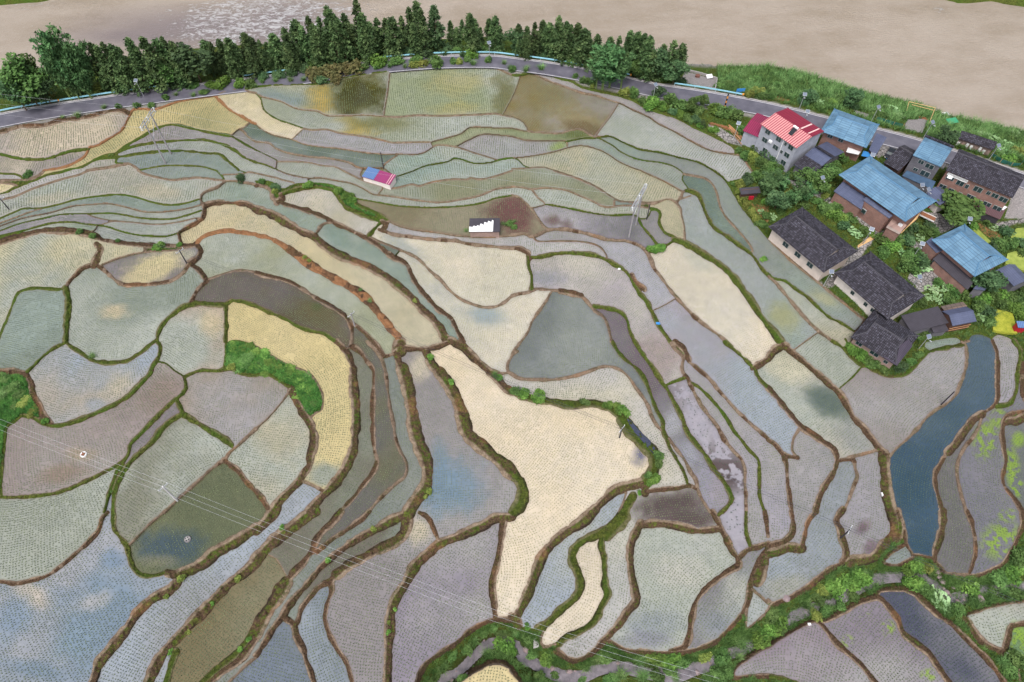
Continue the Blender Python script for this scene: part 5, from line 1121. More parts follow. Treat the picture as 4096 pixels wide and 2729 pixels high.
SHRUBS = [('below the road at far left', 'shrubs along the left road edge', (0, 0), 'fern 720,1075,95 fern 580,1085,55 fern 960,1000,70 bush 1090,990,60 bush 1260,985,70 bush 1400,985,75 bush 1530,915,70 fern 1620,880,60 fern 1780,885,70 bush 1880,860,80'),
 ('where the left road disappears', 'shrubs over the left road', (0, 0), 'br 1950,800,100 br 2060,790,130 br 2200,785,110 bush 2310,790,90 fern 2351,800,60'), ('under the trees at far left', 'undergrowth along the left guardrail', (0, 0), 'yel 890,850,170 bush 1340,820,90 dark 1060,830,80 bush 1480,800,80 dark 1620,800,90 bush 1790,800,80 yel 470,890,80 bush 1200,800,70 dark 760,880,90 dark 1750,780,90'),
 ('between the first guardrails', 'reddish shrubs by the road', (1, 0), 'red 550,710,150 red 660,680,150 red 790,670,150 red 920,650,140 dark 600,760,110 bush 990,640,90 red 730,740,110'), ('above the olive paddy', 'weeds along the road edge', (1, 0), 'fern 60,765,70 fern 180,750,70 fern 320,745,80 fern 440,745,70 fern 870,680,70 fern 960,670,60 fern 1100,640,70'),
 ('over the road above the square paddy', 'roadside shrubs at the top', (1, 0), 'br 1110,580,170 bush 1310,580,120 bush 1480,570,110 bush 1660,590,130 yel 1450,610,80 yel 1540,600,80 fern 1230,620,80 fern 1370,625,70 bush 1810,580,70 yel 1870,580,70'), ('at the road bend', 'shrubs at the road bend', (1, 0), 'br 1990,510,130 bush 2060,470,110 fern 1990,595,90 bush 2130,565,70 fern 2280,590,70 fern 2330,640,70 dark 1900,520,70 bush 1950,560,70'),
 ('under the cedars left of the bend', 'undergrowth of the cedar row', (1, 0), 'dark 60,720,100 dark 200,700,110 dark 330,680,110 dark 430,650,110 bush 500,640,90 dark 700,600,110 dark 1240,520,110 dark 1380,500,120 dark 1560,510,110 dark 1750,490,110 bush 1850,480,90'),
 ('under the cedars right of the bend', 'undergrowth of the right cedars', (2, 0), 'dark 60,500,100 bush 180,510,90 dark 300,530,100 dark 420,560,100 bush 540,580,100 dark 650,600,100 dark 740,610,90 dark 1150,690,110 dark 1260,690,110 bush 1400,740,90 dark 1530,750,100'),
 ('below the road right of the bend', 'shrubs between road and strip paddy', (2, 0), 'fern 130,660,90 fern 270,640,100 bush 10,650,70 bush 580,710,60 bush 665,760,100 bush 735,770,70 yel 740,800,50 yel 1040,860,90 bush 1120,860,100'),
 ('on the bank above the strip paddy', 'thicket between road and village', (2, 0), 'br 1280,970,150 bush 1190,940,80 br 1370,990,100 bush 1450,940,130 bush 1560,990,130 dark 1480,1040,80 br 1540,1060,80 bush 1610,1100,90 dark 1680,1110,80 bush 1690,1030,110 br 1850,1020,130 bush 1950,1060,140 bush 2060,1080,130 fern 1640,1140,70 br 1720,1170,60'),
 ('between the paddies and the red roofs', 'thicket below the red-roofed house', (2, 0), 'br 1850,1200,80 bush 2130,1220,120 br 2170,1310,100 bush 2250,1370,110 yel 2200,1460,100 bush 2290,1500,120 dark 2330,1420,110 bush 2130,1440,90 bush 2080,1390,60 br 2230,1300,90 bush 2320,1330,90'),
 ('below the red-roofed house', 'thicket below the red-roofed house', (3, 0), 'dark 60,1470,150 bush 130,1540,120 bush 20,1540,110 dark 190,1500,90 br 230,1560,80 dark 110,1430,90'), ('along the hedge by the garden hut', 'hedge round the garden hut', (2, 1), 'yel 2090,130,90 dark 2150,100,120 bush 2260,70,130 dark 2320,140,110 yel 2090,210,70 yel 2115,270,80 yel 2150,330,80 yel 2200,390,80 yel 2240,445,80 bush 2290,500,90 bush 2330,430,90 br 2320,300,70 taro 2290,380,60 bush 2340,20,110 bush 2030,130,50'),
 ('beside the village path', 'shrubs beside the village path', (3, 1), 'bush 40,40,120 bush 40,200,110 dark 130,310,130 bush 220,60,110 yel 515,240,70 taro 40,430,80 bush 110,390,80 yel 200,230,90 bush 330,340,90 bush 450,290,90'),
 ('in the garden above the dark roofs', 'garden plants behind the dark roofs', (3, 1), 'bush 520,350,130 br 610,420,130 br 670,460,110 dark 690,520,110 bush 740,450,110 taro 770,560,100 taro 830,600,70 bush 880,560,90 br 940,580,80 bush 760,380,110 bush 620,340,110'),
 ('in the walled garden between the houses', 'plants of the central garden', (3, 1), 'bush 1050,660,150 br 1130,700,150 bush 1200,660,130 dark 1280,660,140 taro 1240,760,90 bush 1300,800,170 dark 1390,830,150 taro 1440,900,110 bush 1250,880,140 bush 1330,920,130 bush 1060,760,120 taro 1360,950,80 br 1080,620,90'),
 ('in the plot before the large blue house', 'plants before the large blue house', (3, 1), 'dark 1330,540,120 bush 1420,570,130 dark 1480,540,120 bush 1510,590,100 taro 1400,620,80 dark 1300,600,80'), ('in the plot below the brick house', 'orchard plants below the brick house', (3, 1), 'bush 1670,380,130 bush 1740,410,150 br 1640,330,90 taro 1850,390,80 bush 1880,370,100 taro 1640,400,70'),
 ('on the slope by the right blue house', 'plants on the slope by the right blue house', (3, 1), 'taro 1500,1100,100 taro 1600,1090,100 taro 1660,1060,90 taro 1560,1180,110 taro 1480,1170,90 bush 1700,1130,130 bush 1640,1200,120 taro 1720,1080,80 bush 1790,1150,120 bush 1420,1220,90 bush 1560,1030,90'),
 ('left of the yellow pond', 'thicket beside the yellow pond', (3, 1), 'bush 1900,1150,130 br 1960,1180,130 bush 2050,1160,130 br 2140,1150,130 bush 2230,1180,140 bush 2310,1210,130 bush 1930,1270,150 dark 1990,1300,130 taro 1950,1350,110 bush 1890,1380,110 bush 2020,1400,110 br 2310,1320,120 bush 2330,1100,120 bush 2120,1230,130 br 2250,1250,120'),
 ('between the green ponds', 'shrubs between the green ponds', (3, 1), 'br 1880,510,90 bush 2030,490,100 taro 2070,530,80 dark 2190,580,140 bush 2120,680,130 bush 2240,690,130 dark 2320,680,110 bush 2330,760,100 dark 2080,690,100 bush 2180,650,90'),
 ('below the lowest dark roofed house', 'shrubs round the lowest house', (3, 2), 'br 760,80,110 br 850,130,110 bush 900,180,110 bush 980,230,110 bush 1060,260,100 dark 1220,250,110 bush 1310,200,90 bush 1390,130,80 bush 800,60,90 br 940,215,90 yel 1400,90,60'), ('beside the dark sheds', 'shrubs beside the dark sheds', (3, 1), 'bush 1400,1500,110 bush 1480,1480,110 bush 1350,1530,80'),
 ('along the upper stream', 'shrubs along the upper stream', (3, 3), 'br 600,680,150 br 720,660,140 br 820,610,130 bush 540,760,110 fern 340,860,130 bush 440,790,110 br 80,1030,170 bush 120,1090,110 bush 20,950,110 yel 430,970,90 bush 530,920,90 fern 870,560,80 bush 660,880,80 bush 780,790,80 yel 480,720,90'),
 ('on the right bank of the stream', 'shrubs on the right stream bank', (3, 3), 'br 1250,520,110 br 1350,490,110 yel 1430,510,90 bush 1500,560,80 br 1860,680,150 bush 2100,620,160 br 2230,580,150 bush 2300,440,150 bush 2330,520,120 fern 2150,740,110 bush 2250,750,110 bush 2050,740,70 br 1330,660,120 bush 1420,700,110 taro 1530,780,110 taro 1600,840,120 taro 1650,890,80 bush 1720,910,110 bush 1880,790,90 bush 2260,1350,120 fern 2130,1380,110 bush 2200,1480,120'),
 ('along the middle stream', 'shrubs along the middle stream', (2, 3), 'fern 760,1370,110 bush 850,1330,110 fern 680,1440,100 fern 1170,1370,130 br 1330,1340,130 br 1450,1360,130 bush 1550,1390,120 bush 1440,1440,110 fern 1000,1510,140 bush 900,1540,100 fern 1200,1530,150 bush 1340,1540,110 yel 1760,1330,100 bush 1910,1340,130 fern 2100,1220,140 br 2260,1190,160 br 2320,1090,130 fern 2090,1340,80 bush 1900,1510,120 fern 1500,1530,90 bush 2000,1490,90'),
 ('at the foot of the cream terrace', 'shrubs at the foot of the cream terrace', (2, 3), 'br 310,1340,150 bush 190,1310,100 fern 50,1120,100 bush 140,1160,110 bush 240,1520,100 bush 390,1520,90 bush 20,1300,80 bush 640,1550,80 bush 240,1240,80 br 140,1060,60'), ('along the lower stream', 'shrubs along the lower stream', (1, 3), 'fern 2270,1120,130 fern 2000,1200,130 br 2290,1250,150 fern 2130,1310,110 fern 1720,1440,140 bush 1640,1530,90 bush 1900,1540,80 bush 1810,1320,80 bush 1930,1270,90 bush 2180,1060,70 bush 2080,1120,80 fern 1560,1540,80'),
 ('on the green mound among the left paddies', 'plants on the green mound', (1, 2), 'br 60,150,150 bush 20,240,110 br 170,240,150 br 280,290,150 br 400,340,140 bush 470,330,110 br 440,420,140 br 500,460,130 br 400,500,100 bush 500,580,110 dark 490,610,80 bush 560,520,80 br 330,360,110 br 100,290,90'), ('on the left end of the green mound', 'plants on the green mound', (0, 2), 'br 2150,70,130 br 2250,80,140 bush 2130,170,130 bush 2240,180,150 br 2310,130,140 br 2320,260,120 bush 2200,250,90 yel 2130,240,70'),
 ('in the hollow at the left edge', 'plants in the hollow at the left edge', (0, 2), 'bush 40,350,120 bush 130,420,140 bush 60,460,120 fern 40,510,110 bush 170,500,110 yel 230,560,110 bush 120,600,110 yel 300,640,100 fern 860,150,90 bush 10,1060,60 br 420,740,60'), ('on the bank of the cream paddy', 'plants on the cream paddy bank', (2, 2), 'br 1020,650,110 br 960,620,100 br 880,590,80 br 250,525,120 br 120,500,110 bush 30,470,100 bush 660,560,80 br 1300,1280,110 bush 1340,1060,100 br 1170,1395,50 bush 1350,1130,80 bush 1250,1230,70'),
 ('on the dyke below the pink-roofed field shed', 'plants on dykes', (1, 1), 'dark 180,160,90 bush 60,110,70 yel 180,200,60 br 480,140,80 br 760,190,80 br 840,250,90 br 880,290,80 yel 450,800,40 yel 490,830,40 fern 960,1100,50 fern 1050,1200,60 fern 2270,500,60 fern 1930,560,60 yel 1460,1200,40 bush 2330,500,70'), ('on the dykes of the upper left', 'plants on dykes', (0, 1), 'dark 2210,80,90 br 1480,710,90 br 1430,710,60 br 1650,690,50 bush 860,610,70 bush 740,570,60 bush 270,50,80 bush 1090,650,50'),
 ('on the dykes near the right pylon', 'plants on dykes', (2, 1), 'br 1290,730,90 br 1370,715,80 bush 20,530,70 fern 20,480,60 br 2300,820,70'), ('among the lower left dykes', 'plants on dykes', (0, 3), 'br 1570,1290,60 yel 1670,620,70 yel 1530,780,50 yel 2190,620,60 br 2290,1180,50 br 2210,1270,50 yel 1740,1110,50 br 1950,850,40'), ('on the lower middle dykes', 'plants on dykes', (1, 3), 'br 1210,1110,50 yel 1220,1025,40 br 1275,905,40 br 660,450,50 br 240,150,50 yel 1080,160,50'), ('on the dyke at lower middle', 'plants on dykes', (1, 2), 'fern 2200,320,90 yel 1590,1380,60 br 1790,380,60 br 1600,150,60 yel 1560,1430,40 br 2240,340,60'),
 ('on the reed bank by the river', 'shrubs on the river bank', (3, 0), 'bush 80,790,80 dark 310,950,110 bush 540,940,90 br 590,960,80 bush 680,950,100 dark 790,1000,80 bush 970,1080,110 taro 1130,1030,130 taro 1190,1080,100 bush 1080,1020,110 bush 1060,1080,90 dark 1630,1320,70 taro 1830,1210,90 taro 1930,1240,90 taro 2010,1260,90 taro 2090,1300,110 taro 2180,1340,110 taro 2150,1410,110 bush 2240,1300,110 yel 2270,1420,120 br 2200,1470,110 bush 30,900,70 dark 1490,1180,70 taro 900,1000,70 taro 1300,1000,80 bush 2320,1320,120 taro 2260,1230,90 taro 470,960,90'),
 ('on the reed bank above the gravel yard', 'shrubs on the river bank', (2, 0), 'bush 2230,750,110 bush 1900,800,80 bush 2120,830,100 yel 2240,860,120 bush 2320,830,100 bush 2000,780,90 yel 2180,880,90 bush 2290,900,90')]
NOUN = dict(br='bright green bush', bush='green bush', dark='dark green bush', yel='yellow-green bush', red='reddish brown shrub', fern='tussock of long grass', taro='pale broad-leaved plant')
for place, group, (ti, tj), s in SHRUBS:
    q = s.split()
    for kd, xyz in zip(q[::2], q[1::2]):
        x, y, wd = map(float, xyz.split(',')); u, v = TP(ti, tj, x, y); shrub_at(kd, u, v, wd, NOUN[kd], place, group, 1.0 if kd in ('fern',) else 0.24 if 'mound' in place else .4 if 'hollow' in place else 0.8)
flush(); QUEUE.clear()
for kd, L in SMALL.items():                                   # the many small ones: one mass
    Vs, Fs, k0 = [], [], 0
    for u, v, wd in L:
        me = random.choice(SHR[kd])[0].data; co = np.empty(len(me.vertices) * 3, np.float32); me.vertices.foreach_get('co', co); co = co.reshape(-1, 3); p = GV(u, v); r = wd * .43556 * px2m(u, v) / 2; a = random.random() * 6.28
        Vs.append(np.stack([co[:, 0] * math.cos(a) - co[:, 1] * math.sin(a), co[:, 0] * math.sin(a) + co[:, 1] * math.cos(a), co[:, 2]], 1) * r + np.array(p)); Fs.append(np.arange(len(co)).reshape(-1, 4) + k0); k0 += len(co)
    tag(np_mesh('undergrowth', np.concatenate(Vs), np.concatenate(Fs), ML[kd]), 'low scattered undergrowth', 'undergrowth', kind='stuff')
for q in PROTO.values():
    if not q[2]:
        for ch in list(q[0].children): bpy.data.objects.remove(ch)
        bpy.data.objects.remove(q[0])
for L in SHR.values():
    for q in L:
        if not q[1]: bpy.data.objects.remove(q[0])

# grass and reeds nobody could count
def scatter(name, mask, prob, hgt, wid, lean, mat, label, nb=5, jit=1.0):
    ys, xs = np.nonzero(mask & (RNG.rand(NR, NC) < prob)); n = len(ys); u = np.repeat(UU[ys, xs], nb) + RNG.uniform(-G, G, n * nb) * jit; v = np.repeat(VV[ys, xs], nb) + RNG.uniform(-G, G, n * nb) * jit; X, Y, Z = P(u, v, np.repeat(ZT[ys, xs], nb)); m = n * nb; h = hgt * (0.6 + 0.8 * RNG.rand(m))
    V, F = blades_mesh(np.stack([X, Y, Z - 0.03], 1), RNG.rand(m) * 6.283, h, wid * (0.7 + .6 * RNG.rand(m)), h * lean * (0.4 + RNG.rand(m)), 2)
    return tag(np_mesh(name, V, F, mat), label, name.replace('_', ' '), kind='stuff')
inview = (UU > -60) & (UU < 4150) & (VV < 2760)
M_GR = mat_leaf('dyke_grass', ((46, 56, 20), (78, 90, 34), (116, 122, 54)), 1.5)
scatter('dyke_grass', (LAB < 0) & inview & (dep > 1.5) & (fbm(GX, GY, 3.0, 83) + 0.5 * (BT == 1) > 0.62), 0.26, 0.17, 0.05, 0.9, M_GR, 'short grass growing on the dykes and banks')
vb_ = np.interp(uu, [p[0] for p in BANK], [p[1] for p in BANK])[None, :]
wild = free_o & inview & (PAVE < .3) & (CONC < .3) & (roadf > 5.2) & (ZT > ZRIV + .1)
mound = np.isin(LAB, [LAB[int((v - V0) / G), int((u - U0) / G)] for u, v in (TP(1, 2, 300, 300), TP(0, 2, 2250, 100), TP(0, 2, 60, 500), TP(1, 1, 850, 260))]) & free_o
scatter('mound_plants', mound & inview & (LAB != OUT), 0.6, 0.5, 0.14, 0.8, mat_leaf('lush_leaves', ((34, 74, 22), (64, 112, 34), (106, 150, 58)), .35), 'low lush green plants covering the mounds between paddies')
reed = wild & (UU > 2870) & (VV < np.interp(uu, [p[0] for p in ROAD], [p[1] for p in ROAD])[None, :] - 12)
bankd = VV - vb_
rn = fbm(GX, GY, 4.5, 97); scatter('river_scrub', reed & (rn > .5), 0.40, 1.2, 0.16, 0.8, ML['bush'], 'dark green scrub between road and river')
scatter('river_reeds', reed & (bankd < 80 + 40 * (fbm(GX, GY, 9, 5) > .5)) & (rn < .56), 0.34, 1.7, 0.12, 0.75, ML['fern'], 'tall reeds and cane grass along the river bank')
scatter('bank_grass', wild & ~reed & (sds > 14) & (sds < 130) & (fbm(GX, GY, 2.6, 45) > .45), 0.30, 0.8, 0.09, 0.9, ML['bush'], 'long grass along the stream')
scatter('bank_grass', wild & ~reed, 0.18, 0.45, 0.09, 0.9, ML['bush'], 'rough grass and weeds on the banks')
scatter('bank_grass', reed, 0.20, 0.7, 0.10, 0.9, ML['bush'], 'rough grass and weeds between road and reeds')

# ------------------------------------------------------------------ buildings
def mat_tiles(name, cols, row=0.32, brick=0.26, mort=0.03, rough=0.6, dark=0.35, spec=.3, blotch=(0.75, 1.15), lines=True):
    k = NM(name, rough, spec); mp = k.n('Mapping'); k.l(k.obj(), mp.inputs['Vector']); b = k.n('TexBrick'); k.l(mp.outputs[0], b.inputs['Vector'])
    b.inputs['Scale'].default_value = 1; b.inputs['Brick Width'].default_value = brick; b.inputs['Row Height'].default_value = row; b.inputs['Mortar Size'].default_value = mort; b.offset = 0.0
    b.inputs['Color1'].default_value = (*g(*cols[0]), 1); b.inputs['Color2'].default_value = (*g(*cols[1]), 1); c0 = np.array(g(*cols[0])) * dark; b.inputs['Mortar'].default_value = (*c0, 1); b.inputs['Bias'].default_value = -0.25
    n = k.noise(0.5, 5, k.obj(), .65); k.color(k.mix(1, b.outputs['Color'], k.ramp(n, [(.25, (blotch[0],) * 3), (.75, (blotch[1],) * 3)]), 'MULTIPLY')).bump(b.outputs['Fac'], .4, .05); k.m.node_tree.nodes['Bump'].invert = True; return k.m
def mat_corr(name, c, pitch=0.45, rough=.45, var=.12, stripe=None):
    k = NM(name, rough, .4); w_ = k.n('TexWave', wave_type='BANDS', bands_direction='X'); w_.inputs['Scale'].default_value = 0.314 / pitch; k.l(k.obj(), w_.inputs['Vector']); cc = np.array(g(*c)); n = k.noise(.6, 5, k.obj(), .7)
    b = k.ramp(n, [(.25, tuple(cc * (1 - var))), (.75, tuple(np.minimum(1, cc * (1 + var))))]); k.color(k.mix(k.ramp(w_.outputs['Fac'], [(.25, (0, 0, 0)), (.5, (1, 1, 1))]), stripe and g(*stripe) or tuple(cc * .62), b)).bump(w_.outputs['Fac'], .3, .06); return k.m
def mat_brick(name, c, m):
    k = NM(name, .9, .1); b = k.n('TexBrick'); mp = k.n('Mapping'); mp.inputs['Rotation'].default_value = (rad(90), 0, 0); k.l(k.obj(), mp.inputs['Vector']); k.l(mp.outputs[0], b.inputs['Vector']); b.inputs['Scale'].default_value = 1
    b.inputs['Brick Width'].default_value = .5; b.inputs['Row Height'].default_value = .17; b.inputs['Mortar Size'].default_value = .02; b.inputs['Color1'].default_value = (*g(*c), 1); b.inputs['Color2'].default_value = (*(np.array(g(*c)) * .75), 1); b.inputs['Mortar'].default_value = (*g(*m), 1)
    k.color(k.mix(1, b.outputs['Color'], k.ramp(k.noise(.5, 5), [(.3, (.75, .75, .76)), (.7, (1.08, 1.08, 1.08))]), 'MULTIPLY')); return k.m
R_BLUE = mat_tiles('blue_roof_tiles', ((92, 126, 152), (108, 142, 166)), .6, 2.6, .05, .55, .62, .25, (.7, 1.18)); R_DARK = mat_tiles('old_grey_clay_tiles', ((54, 51, 58), (94, 92, 104)), .5, .36, .05, .75, .35, .2, (.55, 1.35)); R_GREY = mat_tiles('slate_grey_metal_tiles', ((82, 88, 112), (90, 96, 120)), .4, 1.4, .02, .45, .6)
R_BLK = mat_corr('dark_corrugated_sheet', (66, 62, 70), .3, .7, .3); R_PINK = mat_corr('pink_striped_sheet', (208, 146, 142), .62, .4, .08, (150, 60, 78)); R_MAG = mat_corr('magenta_sheet', (140, 42, 78), .5, .45, .1); R_RED = mat_corr('crimson_sheet', (138, 30, 58), .5, .45, .1); R_RUST = mat_corr('rusty_sheet', (96, 70, 74), .35, .7, .3); R_PUR = mat_corr('dark_purple_sheet', (70, 62, 76), .3, .55, .15)
R_PALE = plain('pale_translucent_sheet', (228, 190, 186), .4, .4, .08); R_BROWN = mat_tiles('patched_brown_sheets', ((96, 84, 78), (132, 112, 98)), .9, 1.2, .05, .8, .5); R_SHB = mat_corr('steel_blue_sheet', (92, 122, 168), .4, .45, .08); R_SHM = mat_corr('deep_pink_sheet', (150, 56, 106), .4, .45, .1)
W_BRICK = mat_brick('red_brick', (158, 116, 104), (140, 126, 120)); W_PINK = mat_brick('pale_brick', (172, 142, 132), (160, 146, 138)); W_WHITE = plain('stained_white_plaster', (222, 212, 206), .85, .1, .14, 1.2); W_CREAM = plain('cream_plaster', (204, 190, 180), .85, .1, .12, 1.0); W_GREY = plain('grey_render', (156, 158, 168), .9, .1, .22, .8); W_BLOCK = mat_brick('grey_blocks', (118, 116, 122), (96, 94, 98)); W_WOOD = mat_corr('weathered_boards', (92, 66, 56), .4, .85, .25)
M_FR = plain('window_frame', (150, 152, 152), .5, .4, .1); M_PANE = plain('dark_window_glass', (44, 60, 62), .12, .6, .25, 2); M_RIDGE = plain('ridge_tiles', (74, 72, 78), .8, .2, .3, 3); M_RIDGEB = plain('blue_ridge_cap', (84, 124, 156), .5, .3, .12); M_WHITE = plain('white_paint', (226, 226, 226), .5, .4, .06); M_STEEL = plain('galvanised_steel', (182, 184, 188), .4, .5, .1, 5, .4); M_TIM = plain('stripped_timber', (178, 132, 96), .8, .2, .2, 4); M_TIM2 = plain('brown_timber', (138, 92, 66), .85, .2, .25, 4); M_BAM = plain('dry_bamboo_pole', (206, 170, 120), .7, .3, .15, 5); M_BLUE = plain('blue_tarpaulin', (60, 132, 196), .5, .4, .12, 2); M_BLACK = plain('black_paint', (28, 30, 36), .25, .5, .1); M_PANEL = plain('solar_cell', (104, 114, 130), .3, .5, .1, 8); M_GREEN = plain('green_net', (62, 142, 104), .7, .2, .12); M_REDP = plain('red_paint', (168, 30, 48), .5, .4, .1)
def r1(*q): return [(2950 + a * .4464, 400 + b * .4464) for a, b in q]
def r2(*q): return [(3500 + a * .4464, 480 + b * .4464) for a, b in q]
def r3(*q): return [(3050 + a * .4464, 780 + b * .4464) for a, b in q]
def r5(*q): return [(3350 + a * .5546, 1080 + b * .5546) for a, b in q]
def tt(ti, tj, *q): return [TP(ti, tj, a, b) for a, b in q]
def fit(px, h, zg=None):
    cu, cv = np.mean([p[0] for p in px]), np.mean([p[1] for p in px])
    if zg is None:
        zg = 1.0
        for _ in range(4): X, Y, Z = P(cu, cv, zg + h); zg = float(bil(ZCS, *proj((float(X), float(Y), zg))))
    W = [Vector(map(float, P(u, v, zg + h))).xy for u, v in px]; c = sum(W, Vector((0, 0))) / 4; ux = ((W[1] - W[0]) + (W[2] - W[3])).normalized(); uy = Vector((-ux.y, ux.x))
    L = ((W[1] - W[0]).dot(ux) + (W[2] - W[3]).dot(ux)) / 2; D = ((W[3] - W[0]).dot(uy) + (W[2] - W[1]).dot(uy)) / 2
    return c, math.atan2(ux.y, ux.x), L, D, zg
def roof_parts(e, kind, L, D, h, rh, mats, s=0.0, off=0.0, th=.14, ridge_m=None, rname='roof'):
    x, y = L / 2, D / 2; yr = off * y; mats = mats if isinstance(mats, (list, tuple)) else [mats]
    if kind == 'lean':
        o = MB().slab([(-x, -y, h), (x, -y, h), (x, y, h + rh), (-x, y, h + rh)], th).build(rname, mats[0], e); return o
    if kind == 'gable':
        if len(mats) > 1:
            MB().slab([(-x, -y, h), (x, -y, h), (x, yr, h + rh), (-x, yr, h + rh)], th).build(rname, mats[0], e); o = MB().slab([(-x, yr, h + rh), (x, yr, h + rh), (x, y, h), (-x, y, h)], th).build(rname, mats[1], e)
        else: o = MB().slab([(-x, -y, h), (x, -y, h), (x, yr, h + rh), (-x, yr, h + rh)], th).slab([(-x, yr, h + rh), (x, yr, h + rh), (x, y, h), (-x, y, h)], th).build(rname, mats[0], e)
        if ridge_m: MB().bar((-x, yr, h + rh), (x, yr, h + rh), .16, 6).build('ridge_cap', ridge_m, o)
        return o
    # hip-and-gable: continuous front and back, skirts under small gables at both ends
    m = .52; xs, ym, zm = x - s, y * (1 - m), h + rh * m * .92; xr = xs - 0.25; m_ = MB()
    for sg in (-1, 1): m_.slab([(-x, sg * y, h), (x, sg * y, h), (xs, sg * ym, zm), (-xs, sg * ym, zm)][::sg], th); m_.slab([(-xs, sg * ym, zm), (xs, sg * ym, zm), (xs, 0, h + rh), (-xs, 0, h + rh)][::sg], th); m_.slab([(sg * x, -y, h), (sg * x, y, h), (sg * xs, ym, zm), (sg * xs, -ym, zm)][::sg], th); m_.poly([(sg * xr, -ym, zm), (sg * xr, ym, zm), (sg * xr, 0, h + rh - .1)])
    o = m_.build(rname, mats[0], e)
    if ridge_m:
        q = MB().bar((-xs, 0, h + rh), (xs, 0, h + rh), .17, 6)
        for a in (-1, 1):
            for b in (-1, 1): q.bar((a * xs, b * ym, zm + .03), (a * x, b * y, h + .03), .12, 5); q.bar((a * xs, 0, h + rh), (a * xs, b * ym, zm), .1, 5)
        q.build('ridge_cap', ridge_m, o)
    return o
def house(name, label, cat, px, h, rk, rh, rmat, wmat, ov=.7, s=0., off=0., ridge_m=None, wins=(), wall_h=None, zg=None, side_wins=(), front_in=0., group=None, gable_wall=True):
    c, rz, L, D, zg = fit(px, h, zg); e = empty(name, (c.x, c.y, zg), rz, label, cat, group); roof_parts(e, rk, L, D, h, rh, rmat, s, off, ridge_m=ridge_m)
    x, y = L / 2 - ov * .6, D / 2 - ov; wt = h - .02; m = MB(); yf = -y + front_in
    slope = rh / max(D / 2 * (1 + (off if rk == 'gable' else 0)), .1)
    if rk == 'lean': m.hexa([(-x, yf, -1.5), (x, yf, -1.5), (x, y, -1.5), (-x, y, -1.5), (-x, yf, h - .1), (x, yf, h - .1), (x, y, h + rh * .8), (-x, y, h + rh * .8)])
    else:
        m.hexa([(-x, yf, -1.5), (x, yf, -1.5), (x, y, -1.5), (-x, y, -1.5), (-x, yf, wt), (x, yf, wt), (x, y, wt), (-x, y, wt)])
        if rk == 'gable' and gable_wall:
            yr = off * D / 2
            for sx in (-1, 1): m.hexa([(sx * x - .1, yf + .05, wt), (sx * x - .1, y - .05, wt), (sx * x - .1, yr, h + rh - .25), (sx * x - .1, yr - .01, h + rh - .25), (sx * x - .12 * sx, yf + .05, wt), (sx * x - .12 * sx, y - .05, wt), (sx * x - .12 * sx, yr, h + rh - .25), (sx * x - .12 * sx, yr - .01, h + rh - .25)])
    m.build('wall', wmat, e)
    for t, z, w_, hh in wins:
        X = -x + 2 * x * t; f = MB().box((X, yf - .03, z), (w_ + .16, .12, hh + .16)).build('window', M_FR, e); MB().box((X - w_ * .26, yf - .07, z), (w_ * .46, .1, hh)).box((X + w_ * .26, yf - .07, z), (w_ * .46, .1, hh)).build('pane', M_PANE, f)
    for t, z, w_, hh in side_wins:
        Y = -y + 2 * y * t; f = MB().box((x + .03, Y, z), (.12, w_ + .16, hh + .16)).build('window', M_FR, e); MB().box((x + .07, Y, z), (.1, w_, hh)).build('pane', M_PANE, f)
    return e, L, D, zg
def annex(e, px, h, rh, rmat, wmat, zg, drop=None):
    W = [PV(u, v, zg + h + (rh if i > 1 else 0)) for i, (u, v) in enumerate(px)]; inv = e.matrix_basis.inverted(); q = [inv @ p for p in W]; MB().slab(q, .12).build('annex_roof', rmat, e)
    c = sum(q, Vector()) / 4; i_ = [c + (p - c) * .9 for p in q]; MB().hexa([Vector((p.x, p.y, -1.5)) for p in i_] + [Vector((p.x, p.y, p.z - .13)) for p in i_]).build('annex_wall', wmat, e)
def barW(e, name, a, b, r, mat): inv = e.matrix_basis.inverted(); return MB().bar(inv @ a, inv @ b, r).build(name, mat, e)

# three-storey house under a crimson and pink sheet roof
e, L, D, zg = house('village_house', 'three storey grey house with crimson and pink striped sheet roof', 'house', r1((225, 228), (548, 443), (760, 270), (432, 57)), 8.0, 'gable', .9, [R_PINK, R_RED], W_GREY, .5, 0, 0, None,
    [(.2, 6.8, 1.4, 1.1), (.52, 6.8, 1.4, 1.1), (.72, 6.8, .6, .8), (.87, 6.8, 1.4, 1.2), (.2, 4.3, 1.5, 1.2), (.52, 4.3, 1.5, 1.2), (.7, 4.2, .6, .8), (.85, 4.3, 1.4, 1.2), (.3, 1.7, 1.4, 1.1), (.84, 1.8, 1.4, 1.2)])
MB().box((L * .14, -D / 2 + .42, 4), (.14, .14, 7.6)).build('drainpipe', M_WHITE, e)
MB().slab([(L * .17, D * .03, 8.90), (L * .205, D * .03, 8.90), (L * .205, D * .47, 8.10), (L * .17, D * .47, 8.10)], .05).slab([(L * .37, D * .03, 8.90), (L * .4, D * .03, 8.90), (L * .4, D * .47, 8.10), (L * .37, D * .47, 8.10)], .05).build('pale_roof_strip', R_PALE, e)
m = MB(); m.slab([(L * .1, -D * .3, 8.5), (L * .2, -D * .3, 8.5), (L * .2, -D * .17, 9.7), (L * .1, -D * .17, 9.7)], .08); wh = m.build('water_heater', M_BLACK, e); MB().bar((L * .09, -D * .15, 9.9), (L * .21, -D * .15, 9.9), .3, 8).build('tank', M_WHITE, wh)
MB().box((-L * .14, -D / 2 + .3, 5.0), (.9, .5, .6)).build('air_conditioner', M_WHITE, e)
